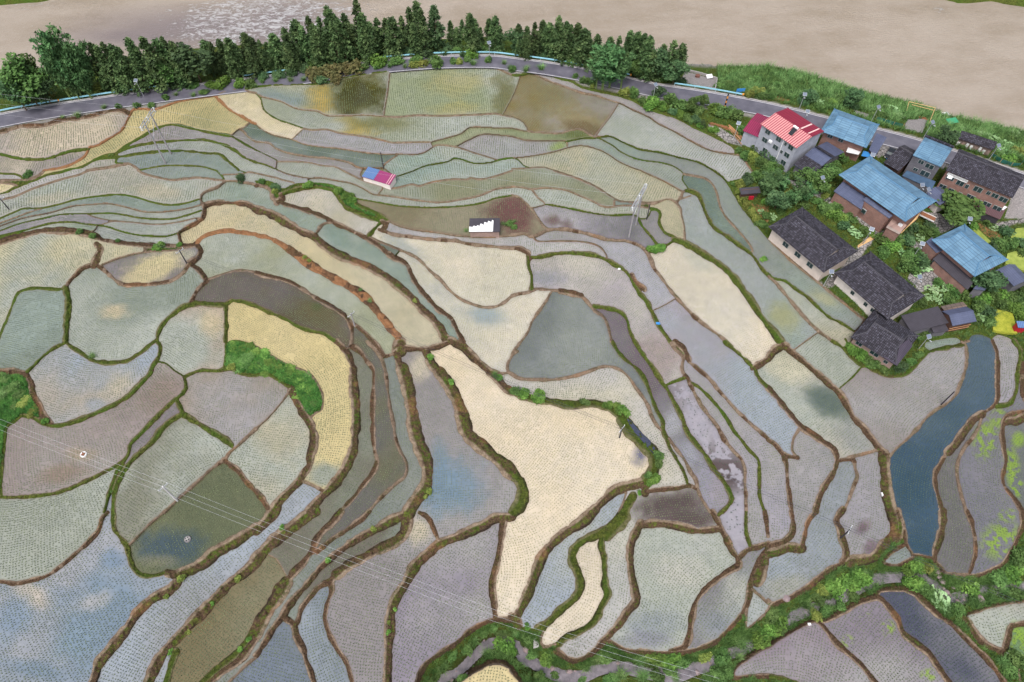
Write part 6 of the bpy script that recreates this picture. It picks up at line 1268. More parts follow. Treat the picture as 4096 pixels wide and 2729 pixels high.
e, L, D, zg = house('village_annex', 'low annexe under a magenta sheet roof beside the grey three storey house', 'house', r1((100, 280), (205, 355), (300, 150), (125, 110)), 4.2, 'gable', .7, [R_MAG, R_MAG], W_GREY, .5)
# house with blue tiles on the road
e, L, D, zg = house('village_house', 'brick house with blue hip roof backing onto the road, left of the parked car', 'house', tt(3, 0, (497, 1205), (910, 1362), (1018, 1140), (595, 995)), 5.8, 'hipgable', 1.9, R_BLUE, W_BRICK, 1.3, 1.9, 0, M_RIDGEB, [(.18, 4.4, 1.2, .9), (.45, 4.4, 1.2, .9), (.2, 1.8, 1.2, 1.1)])
annex(e, tt(3, 0, (928, 1372), (985, 1437), (1092, 1262), (1000, 1222)), 3.8, .5, R_GREY, W_WOOD, zg)
inv = e.matrix_basis.inverted(); pa = [inv @ PV(*q, zg + 3.2) for q in r1((975, 465), (1085, 490), (1120, 440), (1000, 400))]; MB().slab(pa, .12).build('balcony', M_WHITE, e); pa = [inv @ PV(*q, zg + 2.8) for q in r1((1110, 500), (1215, 520), (1230, 485), (1130, 455))]; MB().slab(pa, .1).build('canopy', M_BLUE, e)
e, L, D, zg = house('lean_to_house', 'low outbuilding with slate grey sheet roof between the two road houses', 'outbuilding', r1((510, 592), (692, 690), (925, 457), (797, 360)), 3.4, 'gable', 1.5, R_GREY, W_BLOCK, .5)
MB().slab([(-L / 2, -D / 2 - .05, 3.5), (L / 2, -D / 2 - .05, 3.5), (L / 2, -D * .22, 4.38), (-L / 2, -D * .22, 4.38)], .06).build('tiled_strip', R_DARK, e); MB().slab([(-L / 2, D * .06, 5.0), (L / 2, D * .06, 5.0), (L / 2, D * .16, 4.55), (-L / 2, D * .16, 4.55)], .06).build('tiled_strip', R_DARK, e)
# largest blue-roofed house
e, L, D, zg = house('village_house', 'largest house, brick with a long blue hip roof in the middle of the village', 'house', tt(3, 1, (668, 45), (1280, 485), (1530, 262), (920, -143)), 6.3, 'hipgable', 2.2, R_BLUE, W_BRICK, 1.6, 2.4, 0, M_RIDGEB, [(.2, 2.3, 1.4, 1.2), (.75, 2.2, 1.6, 1.4)])
annex(e, tt(3, 1, (605, 188), (860, 357), (897, 240), (690, 100)), 3.6, 1.0, R_GREY, W_BRICK, zg); annex(e, tt(3, 1, (872, 268), (1112, 438), (1148, 412), (905, 235)), 4.6, .6, R_GREY, W_BRICK, zg); annex(e, tt(3, 1, (1085, 520), (1205, 585), (1275, 500), (1150, 430)), 3.4, .1, W_PINK, W_BRICK, zg)
for (a, b), w_ in (((925, 325), 1.0), ((880, 372), 1.0), ((1008, 438), 1.3), ((1045, 470), .9)):
    p = e.matrix_basis.inverted() @ PV(*TP(3, 1, a, b), zg + 2.4); f = MB().box(p, (w_ + .2, .25, 1.2)).build('window', M_FR, e); MB().box(p + Vector((0, -.1, 0)), (w_, .15, 1.0)).build('pane', M_PANE, f)
p = e.matrix_basis.inverted() @ PV(*TP(3, 1, 1215, 500), zg + 3.7); MB().box(p, (.9, .5, .7)).build('air_conditioner', M_WHITE, e)
t = empty('pole_stack', PV(*TP(3, 1, 1285, 515), zg), 0, 'long bamboo poles leaning along the gable end of the largest blue house', 'poles')
for i in range(7): a, b = PV(*TP(3, 1, 1200 + i * 5, 588 - i * 3), zg + .2 + .1 * i), PV(*TP(3, 1, 1368 + i * 4, 440 - i * 8), zg + 2.4 + .1 * i); MB().bar(a - t.location, b - t.location, .07).build('pole', M_BAM, t)
e, L, D, zg = house('outbuilding', 'small white shed with slate grey roof beside the largest blue house', 'outbuilding', tt(3, 1, (1475, 207), (1592, 347), (1702, 235), (1562, 140)), 3.2, 'gable', .9, R_GREY, W_WHITE, .6)
MB().box((-L * .05, -D / 2 + .55, 1.0), (1.0, .12, 2.0)).build('door', M_REDP, e)
t = empty('hand_cart', PV(*TP(3, 1, 1450, 450), zg), rad(-40), 'wooden drying frame standing in the stone yard', 'drying frame'); MB().box((0, 0, 1.0), (3.4, 1.6, .12)).build('tray', M_TIM2, t); MB().box((0, .85, 1.1), (3.5, .1, .3)).box((0, -.85, 1.1), (3.5, .1, .3)).build('rim', M_WHITE, t)
for a in (-1.5, 1.5):
    for b in (-.7, .7): MB().box((a, b, .3), (.12, .12, 1.4)).build('leg', M_TIM2, t)
# grey block house with a blue roof
e, L, D, zg = house('village_house', 'tall grey block house with plain blue gable roof beside the lane', 'house', tt(3, 0, (1340, 1430), (1595, 1535), (1690, 1360), (1435, 1255)), 7.4, 'gable', .9, R_BLUE, W_BLOCK, .25, 0, .35, None, [(.35, 6.4, 1.2, .9), (.68, 6.2, 1.9, 1.1), (.32, 3.9, 1.0, .8), (.68, 3.9, 2.1, 1.3)])
MB().box((0, D / 2 + .05, 7.7), (L + .3, .5, .5)).build('parapet', R_DARK, e); annex(e, r2((245, 500), (512, 618), (545, 552), (287, 452)), 3.0, .1, plain('mossy_blue_roof', (66, 88, 112), .6, .3, .3, .8), W_BLOCK, zg)
e, L, D, zg = house('outbuilding', 'low house with dark tiled roof between the car and the grey block house', 'outbuilding', r2((115, 392), (255, 497), (360, 262), (225, 213)), 4.0, 'gable', 1.4, R_DARK, W_WOOD, .6, 0, .3, M_RIDGE)
# long brick house
up = [(.1, 5.6, 1.7, 1.2), (.27, 5.3, 1.6, 1.2), (.38, 5.2, .7, 1.0), (.54, 5.6, 1.8, 1.3), (.7, 5.8, .8, .9), (.8, 5.8, 1.4, 1.0), (.93, 5.7, 1.7, 1.2)]; lo = [(.08, 2.6, 1.5, 1.0), (.36, 2.4, .7, 1.1), (.52, 2.8, 1.8, 1.3), (.67, 2.6, .8, 1.1), (.78, 2.8, 1.7, 1.2), (.94, 2.8, 1.8, 1.3), (.22, 2.5, 1.2, 1.0)]
e, L, D, zg = house('village_house', 'long two storey red brick house under a dark tiled roof at the right edge', 'house', r2((645, 457), (1242, 697), (1335, 495), (745, 250)), 7.4, 'gable', 1.5, R_DARK, W_BRICK, .5, 0, .2, M_RIDGE, up + lo)
m = MB(); m.box((-L * .3, -D / 2 + .2, 6.9), (L * .3, .12, .08)).box((-L * .3, -D / 2 + .2, 6.2), (L * .3, .12, .08))
for i in range(26): m.box((-L * .45 + L * .3 * i / 25, -D / 2 + .2, 6.55), (.1, .08, .65))
m.build('balustrade', M_WHITE, e); MB().slab([(-L * .43, -D / 2 - .5, 6.0), (-L * .36, -D / 2 - .5, 6.0), (-L * .36, -D / 2 + .4, 6.4), (-L * .43, -D / 2 + .4, 6.4)], .05).build('awning', M_WHITE, e)
e, L, D, zg = house('stall_row', 'long low animal shed with dark tiles and white board fronts by the river', 'shed', r2((745, 168), (1062, 262), (1092, 203), (775, 93)), 2.9, 'gable', .9, R_DARK, W_BROWNW := plain('shed_boards', (136, 118, 112), .85, .1, .3, 1.5), .5, 0, .3)
for i in range(8): MB().box((-L * .42 + L * .84 * i / 7, -D / 2 + .45, 1.1 + .2 * (i % 3)), (L * .07, .12, 1.2 + .3 * (i % 2))).build('board_door', M_WHITE if i % 3 != 1 else W_PINK, e)
e, L, D, zg = house('lean_to', 'rusty corrugated lean-to with blue tarpaulin in front of the brick house', 'shed', r2((898, 793), (1112, 892), (1172, 806), (958, 724)), 2.6, 'lean', 1.0, R_RUST, R_BLK, .3)
MB().slab([(-L * .45, D * .25, 3.52), (L * .1, D * .25, 3.52), (L * .1, D * .5, 3.74), (-L * .45, D * .5, 3.74)], .05).build('tarpaulin', M_BLUE, e); MB().slab([(L * .0, D * .16, 3.47), (L * .42, D * .12, 3.43), (L * .5, D * .44, 3.74), (L * .1, D * .48, 3.78)], .05).build('plastic_sheet', M_WHITE, e)
# three old tiled houses along the paddies
e, L, D, zg = house('village_house', 'cream house with old grey tiled roof, nearest to the paddies on the left', 'house', r3((75, 292), (555, 708), (850, 490), (335, 100)), 4.5, 'hipgable', 2.1, R_DARK, W_CREAM, 1.1, 2.2, 0, M_RIDGE, [(.3, 2.4, 1.5, 1.2), (.54, 2.4, 1.5, 1.2), (.78, 2.4, 1.5, 1.2)])
MB().box((0, -D / 2 + 1.02, 3.9), (L - 2.4, .2, .8)).build('eave_boards', W_WOOD, e)
e, L, D, zg = house('village_house', 'white walled house with the biggest old tiled roof, between two other tiled houses', 'house', tt(3, 1, (602, 952), (1110, 1352), (1435, 1162), (945, 727)), 4.5, 'hipgable', 2.2, R_DARK, W_WHITE, 1.1, 2.2, 0, M_RIDGE, [(.35, 2.4, .8, .9), (.62, 2.4, .8, .9), (.76, 2.4, .8, .9)])
MB().box((L * .08, -D / 2 + 1.02, 3.9), (L * .7, .2, .7)).build('eave_boards', W_WOOD, e)
e, L, D, zg = house('village_house', 'lowest house with old grey tiles and pale brick wall jutting into the paddies', 'house', r5((105, 497), (410, 672), (600, 490), (262, 270)), 4.0, 'hipgable', 1.8, R_DARK, W_PINK, .9, 1.8, 0, M_RIDGE, [(.16, 2.6, 1.3, .9), (.55, 2.5, 1.8, .9), (.85, 2.3, .8, .8)])
x, y = L / 2, D / 2; h = 4.0; MB().slab([(x - 2.9, -y - .05, h + .1), (x + .2, -y - .05, h + .1), (x + .2, y * .3, h + .2), (x - 1.2, y * .3, h + 1.35)], .06).build('sheet_roof', R_PUR, e)
house('outbuilding', 'dark sheet roofed shed behind the lowest tiled house', 'shed', r5((547, 442), (794, 388), (725, 265), (438, 346)), 2.9, 'lean', .5, R_BLK, W_BLOCK, .4); house('outbuilding', 'small dark lean-to below the dark sheet roofed shed', 'shed', r5((690, 456), (792, 440), (780, 385), (668, 402)), 2.1, 'lean', .3, R_BLK, W_BLOCK, .3)
e, L, D, zg = house('pavilion', 'open sided timber shed with slate blue roof next to the dark sheds', 'shed', r5((815, 408), (994, 371), (936, 263), (771, 293)), 3.4, 'gable', 1.0, R_GREY, W_WOOD, .5, 0, .1); MB().box((0, -D / 2 + .3, 1.0), (L * .9, .12, .1)).box((0, -D / 2 + .3, 1.8), (L * .9, .12, .1)).build('railing', M_TIM, e)
annex(e, r5((772, 293), (938, 262), (905, 230), (745, 262)), 3.1, .1, R_BROWN, W_WOOD, zg)
# right-hand blue house
e, L, D, zg = house('village_house', 'brick house with blue hip roof nearest to the green ponds', 'house', tt(3, 1, (1520, 652), (1920, 987), (2185, 805), (1790, 475)), 5.6, 'hipgable', 2.0, R_BLUE, W_BRICK, 1.3, 2.1, 0, M_RIDGEB)
annex(e, tt(3, 1, (1512, 812), (1832, 1095), (1905, 1005), (1592, 745)), 2.8, .8, R_BLK, W_BRICK, zg); annex(e, tt(3, 1, (1450, 652), (1547, 755), (1602, 735), (1507, 610)), 3.8, .4, R_GREY, W_BRICK, zg); annex(e, tt(3, 1, (1885, 1085), (1990, 1100), (2130, 900), (2010, 950)), 3.0, .3, R_GREY, W_BLOCK, zg)
p = e.matrix_basis.inverted() @ PV(*TP(3, 1, 1755, 1022), zg + 2.2); f = MB().box(p, (2.0, .3, .8)).build('window', M_FR, e); MB().box(p + Vector((0, -.12, 0)), (1.8, .15, .7)).build('pane', M_PANE, f); p = e.matrix_basis.inverted() @ PV(*TP(3, 1, 1535, 838), zg + 2.0); f = MB().box(p, (1.2, .3, .9)).build('window', M_FR, e); MB().box(p + Vector((0, -.12, 0)), (1.0, .15, .7)).build('pane', M_PANE, f)
house('outbuilding', 'slate grey roofed outbuilding cut off by the right edge', 'outbuilding', tt(3, 1, (2140, 917), (2272, 1092), (2402, 985), (2242, 850)), 3.2, 'gable', 1.0, R_GREY, W_BLOCK, .5)
house('outbuilding', 'tiny red walled hut with blue roof at the right edge by the yellow pond', 'hut', tt(3, 1, (2285, 1440), (2390, 1445), (2370, 1392), (2290, 1388)), 2.4, 'lean', .3, R_SHB, M_REDP, .2)
e, L, D, zg = house('garden_hut', 'open garden hut with dark roof behind the hedge by the paddies', 'hut', tt(2, 1, (2115, 217), (2292, 203), (2256, 155), (2075, 172)), 2.4, 'lean', .4, R_BLK, W_WOOD, .6); MB().box((L * .1, -D / 2 + .1, .8), (1.2, .4, 1.0)).build('door', M_REDP, e)
# field sheds
e, L, D, zg = house('field_shed', 'white walled field shed with half blue, half deep pink sheet roof', 'shed', tt(1, 1, (985, 55), (1228, 133), (1288, 45), (1020, -28)), 1.9, 'lean', .3, R_SHM, W_WHITE, .25); MB().slab([(-L / 2, -D / 2, 1.96), (-L * .08, -D / 2, 1.96), (-L * .08, D / 2, 2.26), (-L / 2, D / 2, 2.26)], .05).build('blue_roof_sheet', R_SHB, e)
MB().slab([(L * .37, -D / 2, 1.96), (L * .385, -D / 2, 1.96), (L * .385, D / 2, 2.26), (L * .37, D / 2, 2.26)], .05).slab([(L * .44, -D / 2, 1.96), (L * .455, -D / 2, 1.96), (L * .455, D / 2, 2.26), (L * .44, D / 2, 2.26)], .05).build('pale_roof_strip', R_PALE, e)
e, L, D, zg = house('field_shed', 'lone field shed with black roof half covered by torn white sheeting', 'shed', tt(1, 1, (1956, 562), (2238, 560), (2243, 446), (1962, 449)), 2.0, 'lean', .4, R_BLK, W_PINK, .35)
pts = [(-.5, -.5), (.27, -.5), (.29, .3), (.25, .36), (.22, .2), (.17, .24), (.12, .3), (.09, .12), (.04, .18), (-.01, .2), (-.03, -.02), (-.08, .06), (-.13, .1), (-.17, -.1), (-.22, -.02), (-.28, -.12), (-.35, -.06), (-.4, -.16), (-.5, -.12)]; MB().slab([(a * L, b * D, 2.06 + (b + .5) * .4) for a, b in pts], .04).build('white_sheet', M_WHITE, e)

# ------------------------------------------------------------------ lamps, poles, wires
def from_top(u, v, h):
    z = 1.0
    for _ in range(5): X, Y, _z = P(u, v, z + h); z = float(ground(*proj((float(X), float(Y), z))))
    return Vector((float(X), float(Y), z))
LAMPS = [((0, 0, 1245, 738), 'in front of the cedars at far left'), ((1, 0, 2140, 390), 'under the cedars above the road bend'), ((2, 0, 1320, 775), 'beside the road above the strip paddy'), ((2, 0, 2083, 1130), 'above the stacked timber'), ((3, 0, 340, 865), 'among the riverside bushes beside the orange soil'), ((3, 0, 365, 1022), 'on the road between the crimson roof and the blue roof'), ((3, 0, 1018, 980), 'by the road opposite the blue roofed house'), ((3, 0, 1515, 1120), 'beside the gravel yard by the river'), ((3, 0, 2122, 1335), 'at the right end of the long animal shed'), ((3, 1, 505, 62), 'by the fruit tree left of the largest blue house'), ((3, 1, 1420, 130), 'behind the largest blue house, left of a pair'), ((3, 1, 1478, 170), 'behind the largest blue house, right of a pair'), ((3, 1, 1858, 440), 'behind the blue house near the ponds'), ((3, 1, 1420, 668), 'at the path fork left of the right blue house'), ((3, 1, 1395, 973), 'on the path bend behind the biggest tiled roof'), ((3, 1, 585, 925), 'between the two old tiled houses, on a tall white post'), ((3, 1, 955, 535), 'on a leaning pole in the garden plot'), ((3, 1, 1480, 1522), 'beside the lowest tiled house'), ((3, 0, 965, 1420), 'in the yard of the parked car')]
proto = None
for t, where in LAMPS:
    h = 5.3; p = from_top(*TP(*t), h)
    if proto is None:
        o = empty('solar_street_lamp'); MB().bar((0, 0, -.5), (0, 0, 6.0), .1, 7, .07).build('post', M_STEEL, o); q = MB().slab([(-.62, -.5, 5.95), (.62, -.5, 5.95), (.62, .45, 6.5), (-.62, .45, 6.5)], .08).build('panel_frame', M_STEEL, o); MB().slab([(-.56, -.44, 6.02), (.56, -.44, 6.02), (.56, .40, 6.51), (-.56, .40, 6.51)], .03).build('solar_panel', M_PANEL, q); MB().bar((0, 0, 5.3), (0, -1.0, 5.6), .05).box((0, -1.1, 5.6), (.3, .6, .12)).build('lamp_arm', M_STEEL, o); proto = o
    else: o = copy_tree(proto)
    o.location = p; o.scale = (.85,) * 3; o.rotation_euler = (0, 0, random.uniform(-.5, .5)); tag(o, 'solar street lamp ' + where, 'street lamp', 'solar street lamps')
M_PC = plain('concrete_pole', (150, 146, 148), .8, .2, .15, 2); M_PD = plain('tarred_pole', (62, 60, 64), .8, .2, .2, 2); M_WIRE = plain('bare_wire', (196, 198, 204), .4, .5, .05); M_WIRED = plain('black_cable', (70, 72, 82), .6, .3, .05)
def top_of(bu, bv, vt): p = GV(bu, bv); b = (1364.5 - vt) / FPX; return p, CAMH + p.y * (-_sp + b * _cp) / (_cp + b * _sp) - p.z
def pole(label, bot, topv, mat, r=.17, arms=1, arm_dir=0., group='utility poles'):
    p, h = top_of(*bot, topv); h = max(3.5, min(h, 20)); e = empty('utility_pole', p, arm_dir, label, 'utility pole', group); MB().bar((0, 0, -.6), (0, 0, h), r, 8, r * .7).build('post', mat, e)
    if arms:
        MB().box((0, 0, h - .35), (2.0, .12, .14)).build('crossarm', M_STEEL, e)
        for a in (-.9, 0, .9): MB().bar((a, 0, h - .3), (a, 0, h + .05), .06, 6).build('insulator', M_WHITE, e)
    return e, p + Vector((0, 0, h))
_, q1 = pole('dark pole at the left edge among the narrow terraces', TP(0, 1, 90, 365), TP(0, 1, 0, 255)[1], M_PD, .16, 1, .9); _, q2 = pole('dark pole beside the half clouded paddy', TP(0, 1, 1715, 850), TP(0, 1, 0, 730)[1], M_PD, .16, 1, .9); _, q3 = pole('grey pole standing on the brown bank of the olive strip', TP(1, 1, 905, 1420), TP(1, 1, 0, 1312)[1], M_PC, .17, 1, .9)
_, q4 = pole('dark pole standing in the large cream paddy', TP(2, 2, 985, 890), TP(2, 2, 0, 797)[1], M_PD, .16, 1, .9); _, q5 = pole('dark pole on the dyke left of the paddy with purple scum', TP(3, 3, 665, 245), TP(3, 3, 0, 165)[1], M_PD, .16, 1, .9); pole('dark pole behind the blue and pink field shed', TP(1, 0, 1172, 1545), TP(1, 0, 0, 1400)[1], M_PD, .15, 0); pole('short dark pole right of the lattice pylon', TP(2, 1, 1235, 455), TP(2, 1, 0, 310)[1], M_PD, .15, 0); pole('dark pole at the upper edge of the dark blue paddy', TP(3, 2, 1590, 580), TP(3, 2, 0, 462)[1], M_PD, .16, 0)
e6, q6 = pole('white steel pole with a crossarm between the lower left paddies', TP(0, 2, 1620, 1455), TP(0, 2, 0, 1332)[1], plain('white_steel_pole', (206, 202, 204), .5, .4, .08), .2, 1, .9)
def wires(label, pts, mat, offs_, sag, r=.014):
    e = empty('power_line', pts[0], 0, label, 'power line')
    for o in offs_:
        q = []
        for a, b in zip(pts[:-1], pts[1:]):
            d = (b - a); nn = Vector((-d.y, d.x, 0)).normalized() * o; n = 14
            for i in range(n): t = i / n; q.append(a + d * t + nn - Vector((0, 0, 4 * sag * t * (1 - t) * d.length / 60)) - pts[0])
        q.append(pts[-1] + nn - pts[0]); MB().tube(q, r, 4).build('wire', mat, e)
wires('two dark cables sagging across the middle of the paddies', [q1 + Vector((-40, 14, 2)), q1, q2, q3, q4, q5, q5 + Vector((45, -22, 0))], M_WIRED, (-.25, .25), 1.0, .024)
wl = PV(*TP(0, 2, -700, 480), 8); wr = PV(*TP(1, 3, 2200, 960), 3.0); wr2 = PV(*TP(2, 3, 1900, 1590), 2.0)
wires('three pale wires crossing the lower left paddies', [wl, q6, wr, wr2], M_WIRE, (-.9, 0, .9), 1.2, .013)
def hframe(label, b1, b2, tv1, tv2, lattice):
    p1, h1 = top_of(*b1, tv1); p2, h2 = top_of(*b2, tv2); h = min(20, (h1 + h2) / 2); e = empty('pylon', p1, 0, label, 'pylon', 'twin pole pylons'); d = p2 - p1
    for o in (Vector(), d): MB().bar(o - Vector((0, 0, .6)), o + Vector((0, 0, h)), .22, 8, .15).build('pole', M_PC, e)
    a, b = -d.normalized() * 2.2 + Vector((0, 0, h - .5)), d + d.normalized() * 2.2 + Vector((0, 0, h - .5)); nn = Vector((-d.y, d.x, 0)).normalized() * .3; m = MB()
    for s_ in (-1, 1): m.bar(a + nn * s_, b + nn * s_, .09, 5); m.bar(a + nn * s_ + Vector((0, 0, -.8)), b + nn * s_ + Vector((0, 0, -.8)), .07, 5)
    if lattice:
        n = 9
        for i in range(n): s_ = 1 if i % 2 else -1; m.bar(a + (b - a) * i / n + nn * s_, a + (b - a) * (i + 1) / n - nn * s_, .06, 4); m.bar(a + (b - a) * i / n + nn, a + (b - a) * (i + 1) / n + nn - Vector((0, 0, .8)), .06, 4)
    m.build('crossarm', M_STEEL, e); m = MB().bar(Vector((0, 0, h * .55)), d + Vector((0, 0, h * .85)), .06, 5).bar(d + Vector((0, 0, h * .55)), Vector((0, 0, h * .85)), .06, 5).build('brace', M_STEEL, e); out = []
    for t in (0.02, .5, .98): q = a + (b - a) * t; MB().bar(q + Vector((0, 0, -.9)), q + Vector((0, 0, .25)), .13, 6).build('insulator', M_WHITE, e); out.append(p1 + q)
    return out
ha = hframe('twin concrete pole pylon in the yellow terraces at upper left', TP(0, 0, 1525, 1508), TP(0, 0, 1575, 1422), TP(0, 0, 0, 1110)[1], TP(0, 0, 0, 1025)[1], False); hb = hframe('twin pole pylon with white lattice crossarm right of centre', TP(2, 1, 1072, 618), TP(2, 1, 1135, 505), TP(2, 1, 0, 280)[1], TP(2, 1, 0, 160)[1], True)
for nm, a, b in (('three pale wires strung between the two twin pole pylons', ha, hb), ('three pale wires leaving the upper left pylon over the road', [q + Vector((-110, 22, 0)) for q in ha], ha)):
    e = empty('power_line', a[0], 0, nm, 'power line')
    for p, q in zip(a, b): MB().tube([p + (q - p) * t - Vector((0, 0, 9 * t * (1 - t))) - a[0] for t in np.linspace(0, 1, 18)], .010, 4).build('wire', M_WIRE, e)

# ------------------------------------------------------------------ smaller things
# parked car
p1, p2 = PV(*r2((150, 275))[0], 2.3), PV(*r2((98, 362))[0], 2.3); zc = float(bil(ZCS, *r2((120, 320))[0])) + .05; d = p1 - p2; t = empty('parked_car', ((p1.x + p2.x) / 2, (p1.y + p2.y) / 2, zc), math.atan2(d.y, d.x), 'black saloon car parked in the stone yard beside the road', 'car'); m = MB()
prof = [(-2.2, .35), (-2.25, .75), (-1.9, .92), (-1.2, 1.0), (-.55, 1.42), (.75, 1.44), (1.5, 1.0), (2.15, .95), (2.25, .6), (2.2, .35)]; n = len(prof)
for y0, y1 in ((-.88, .88),):
    k = len(m.v); m.v += [(x, y0 + (.12 if z > 1.05 else 0), z) for x, z in prof] + [(x, y1 - (.12 if z > 1.05 else 0), z) for x, z in prof]
    for i in range(n): j = (i + 1) % n; m.f.append((k + i, k + j, k + n + j, k + n + i))
    m.f.append(tuple(k + i for i in range(n))); m.f.append(tuple(k + n + n - 1 - i for i in range(n)))
m.build('body', M_BLACK, t); MB().slab([(-1.14, -.74, 1.07), (-.58, -.7, 1.45), (-.58, .7, 1.45), (-1.14, .74, 1.07)], .02).build('windscreen', M_PANE, t); MB().slab([(.8, -.7, 1.46), (1.44, -.74, 1.08), (1.44, .74, 1.08), (.8, .7, 1.46)], .02).build('rear_window', M_PANE, t)
for a in (-1.35, 1.35):
    for b in (-.8, .8): w_ = MB().bar((a, b - .1, .33), (a, b + .1, .33), .34, 12).build('wheel', plain('tyre', (30, 30, 32), .9), t)
for b in (-.6, .6): MB().box((-2.22, b, .72), (.1, .4, .14)).build('headlight', M_WHITE, t)
MB().box((-2.27, 0, .5), (.04, .46, .13)).build('number_plate', M_BLUE, t)
def timber(label, a, b, n, mat, spread=.22, r=.12, cat='timber'):
    a, b = Vector(a), Vector(b); t = empty('timber_stack', a, 0, label, cat)
    for i in range(n): o = Vector((random.uniform(-1, 1) * spread * n / 4, random.uniform(-1, 1) * spread * n / 4, .1 + .16 * (i // 4))); MB().bar(o, b - a + o + Vector((random.uniform(-.6, .6), random.uniform(-.6, .6), 0)), r * random.uniform(.7, 1.1)).build('log', mat, t)
for lab, t0, t1, n, mat in (('reddish timber beams stacked at the top of the stone yard', (2, 0, 1825, 1140), (2, 0, 2000, 1185), 9, M_TIM2), ('stripped logs lying down the side of the stone yard', (2, 0, 1995, 1170), (2, 0, 2125, 1305), 11, M_TIM), ('bamboo poles lying beside the paved path', (3, 1, 830, 705), (3, 1, 975, 600), 5, M_BAM), ('loose planks in the gravel yard by the river', (3, 0, 1270, 1050), (3, 0, 1460, 1100), 4, M_TIM2)): timber(lab, GV(*TP(*t0)), GV(*TP(*t1)), n, mat)
t = empty('bamboo_rack', GV(*TP(3, 0, 1455, 1190)), 0, 'bamboo pole frame round the gravel yard by the river', 'rack'); o0 = t.location
for a, b, za, zb in (((1455, 1190), (1495, 1060), .2, 2.6), ((1495, 1060), (1260, 1000), 2.6, 2.4), ((1260, 1000), (1265, 1050), 2.4, .1), ((1495, 1075), (1290, 1015), 2.2, 2.0)): MB().bar(GV(*TP(3, 0, *a)) + Vector((0, 0, za)) - o0, GV(*TP(3, 0, *b)) + Vector((0, 0, zb)) - o0, .08).build('pole', M_BAM, t)
t = empty('foam_raft', GV(*TP(3, 0, 1630, 1066)), .3, 'white foam float lying on the grass by the river', 'float'); m = MB()
for i in range(4): m.box((math.cos(i * 1.57) * .8, math.sin(i * 1.57) * .8, .3), (.55, 1.9, .4), i * 1.57)
m.build('ring', M_WHITE, t)
t = empty('green_tarp_shelter', GV(*TP(3, 0, 1668, 1150)), .2, 'small shelter of green netting by the river', 'shelter'); MB().slab([(-1.5, -1, 1.4), (1.5, -1, 1.5), (1.5, 1, 1.7), (-1.5, 1, 1.6)], .05).build('net_roof', M_GREEN, t)
for a in (-1.4, 1.4):
    for b in (-.9, .9): MB().bar((a, b, -.3), (a, b, 1.5), .05).build('leg', M_BAM, t)
def netfence(label, pts, h=1.0):
    W = [GV(*p) for p in pts]; t = empty('net_fence', W[0], 0, label, 'fence'); m = MB()
    for a, b in zip(W[:-1], W[1:]):
        d = (b - a).normalized(); nn = Vector((-d.y, d.x, 0)) * .03; a_, b_ = a - W[0], b - W[0]; m.hexa([a_ - nn, b_ - nn, b_ + nn, a_ + nn] + [q + Vector((0, 0, h)) for q in (a_ - nn, b_ - nn, b_ + nn, a_ + nn)])
    m.build('netting', plain('dark_green_netting', (48, 98, 88), .8, .1, .2), t)
    for a in W: MB().bar(a - W[0] - Vector((0, 0, .2)), a - W[0] + Vector((0, 0, h + .15)), .05).build('post', M_BAM, t)
netfence('green net fence along the road opposite the blue roof', tt(3, 0, (985, 1100), (1070, 1125), (1150, 1150), (1235, 1170))); netfence('green net fence round the vegetable plot beyond the brick house', tt(3, 0, (2040, 1430), (2130, 1490), (2230, 1525), (2310, 1530), (2345, 1470)))
t = empty('milestone_post', GV(*TP(2, 0, 1952, 985)), 0, 'yellow and black banded height post beside the road', 'post')
for i in range(6): MB().box((0, 0, .4 + .7 * i), (.3, .3, .7)).build('band', (M_ORG, M_BLACK)[i % 2], t)
t = empty('blue_board', GV(*TP(2, 0, 2090, 865)), .1, 'blue board standing behind the guardrail end', 'board'); MB().box((0, 0, 1.3), (2.4, .1, 1.0)).build('board', M_BLUE, t); MB().box((-.9, 0, .3), (.1, .1, 1.6)).build('leg', M_STEEL, t); MB().box((.9, 0, .3), (.1, .1, 1.6)).build('leg', M_STEEL, t)
m = MB(); wp = [GV(*q) for q in tt(2, 0, (1590, 655), (1740, 690), (1880, 735), (1862, 830))]; t = empty('yard_wall', wp[0], 0, 'low broken wall round the concrete yard by the river', 'wall')
for a, b in zip(wp[:-1], wp[1:]):
    d = (b - a).normalized(); nn = Vector((-d.y, d.x, 0)) * .15; a_, b_ = a - wp[0], b - wp[0]; m.hexa([a_ - nn, b_ - nn, b_ + nn, a_ + nn] + [q + Vector((0, 0, .8)) for q in (a_ - nn, b_ - nn, b_ + nn, a_ + nn)])
m.build('wall', M_CONC, t)
t = empty('fire_pit', GV(*TP(2, 0, 1702, 712)), 0, 'rusty round drum standing in the concrete yard', 'drum'); MB().bar((0, 0, 0), (0, 0, .8), .7, 12).build('drum', plain('rust', (112, 76, 66), .9), t); t = empty('white_board', GV(*TP(2, 0, 1808, 722)), .2, 'white board propped on the yard wall', 'board'); MB().slab([(-.9, -.5, .5), (.9, -.5, .5), (.9, .5, 1.1), (-.9, .5, 1.1)], .06).build('board', M_WHITE, t)
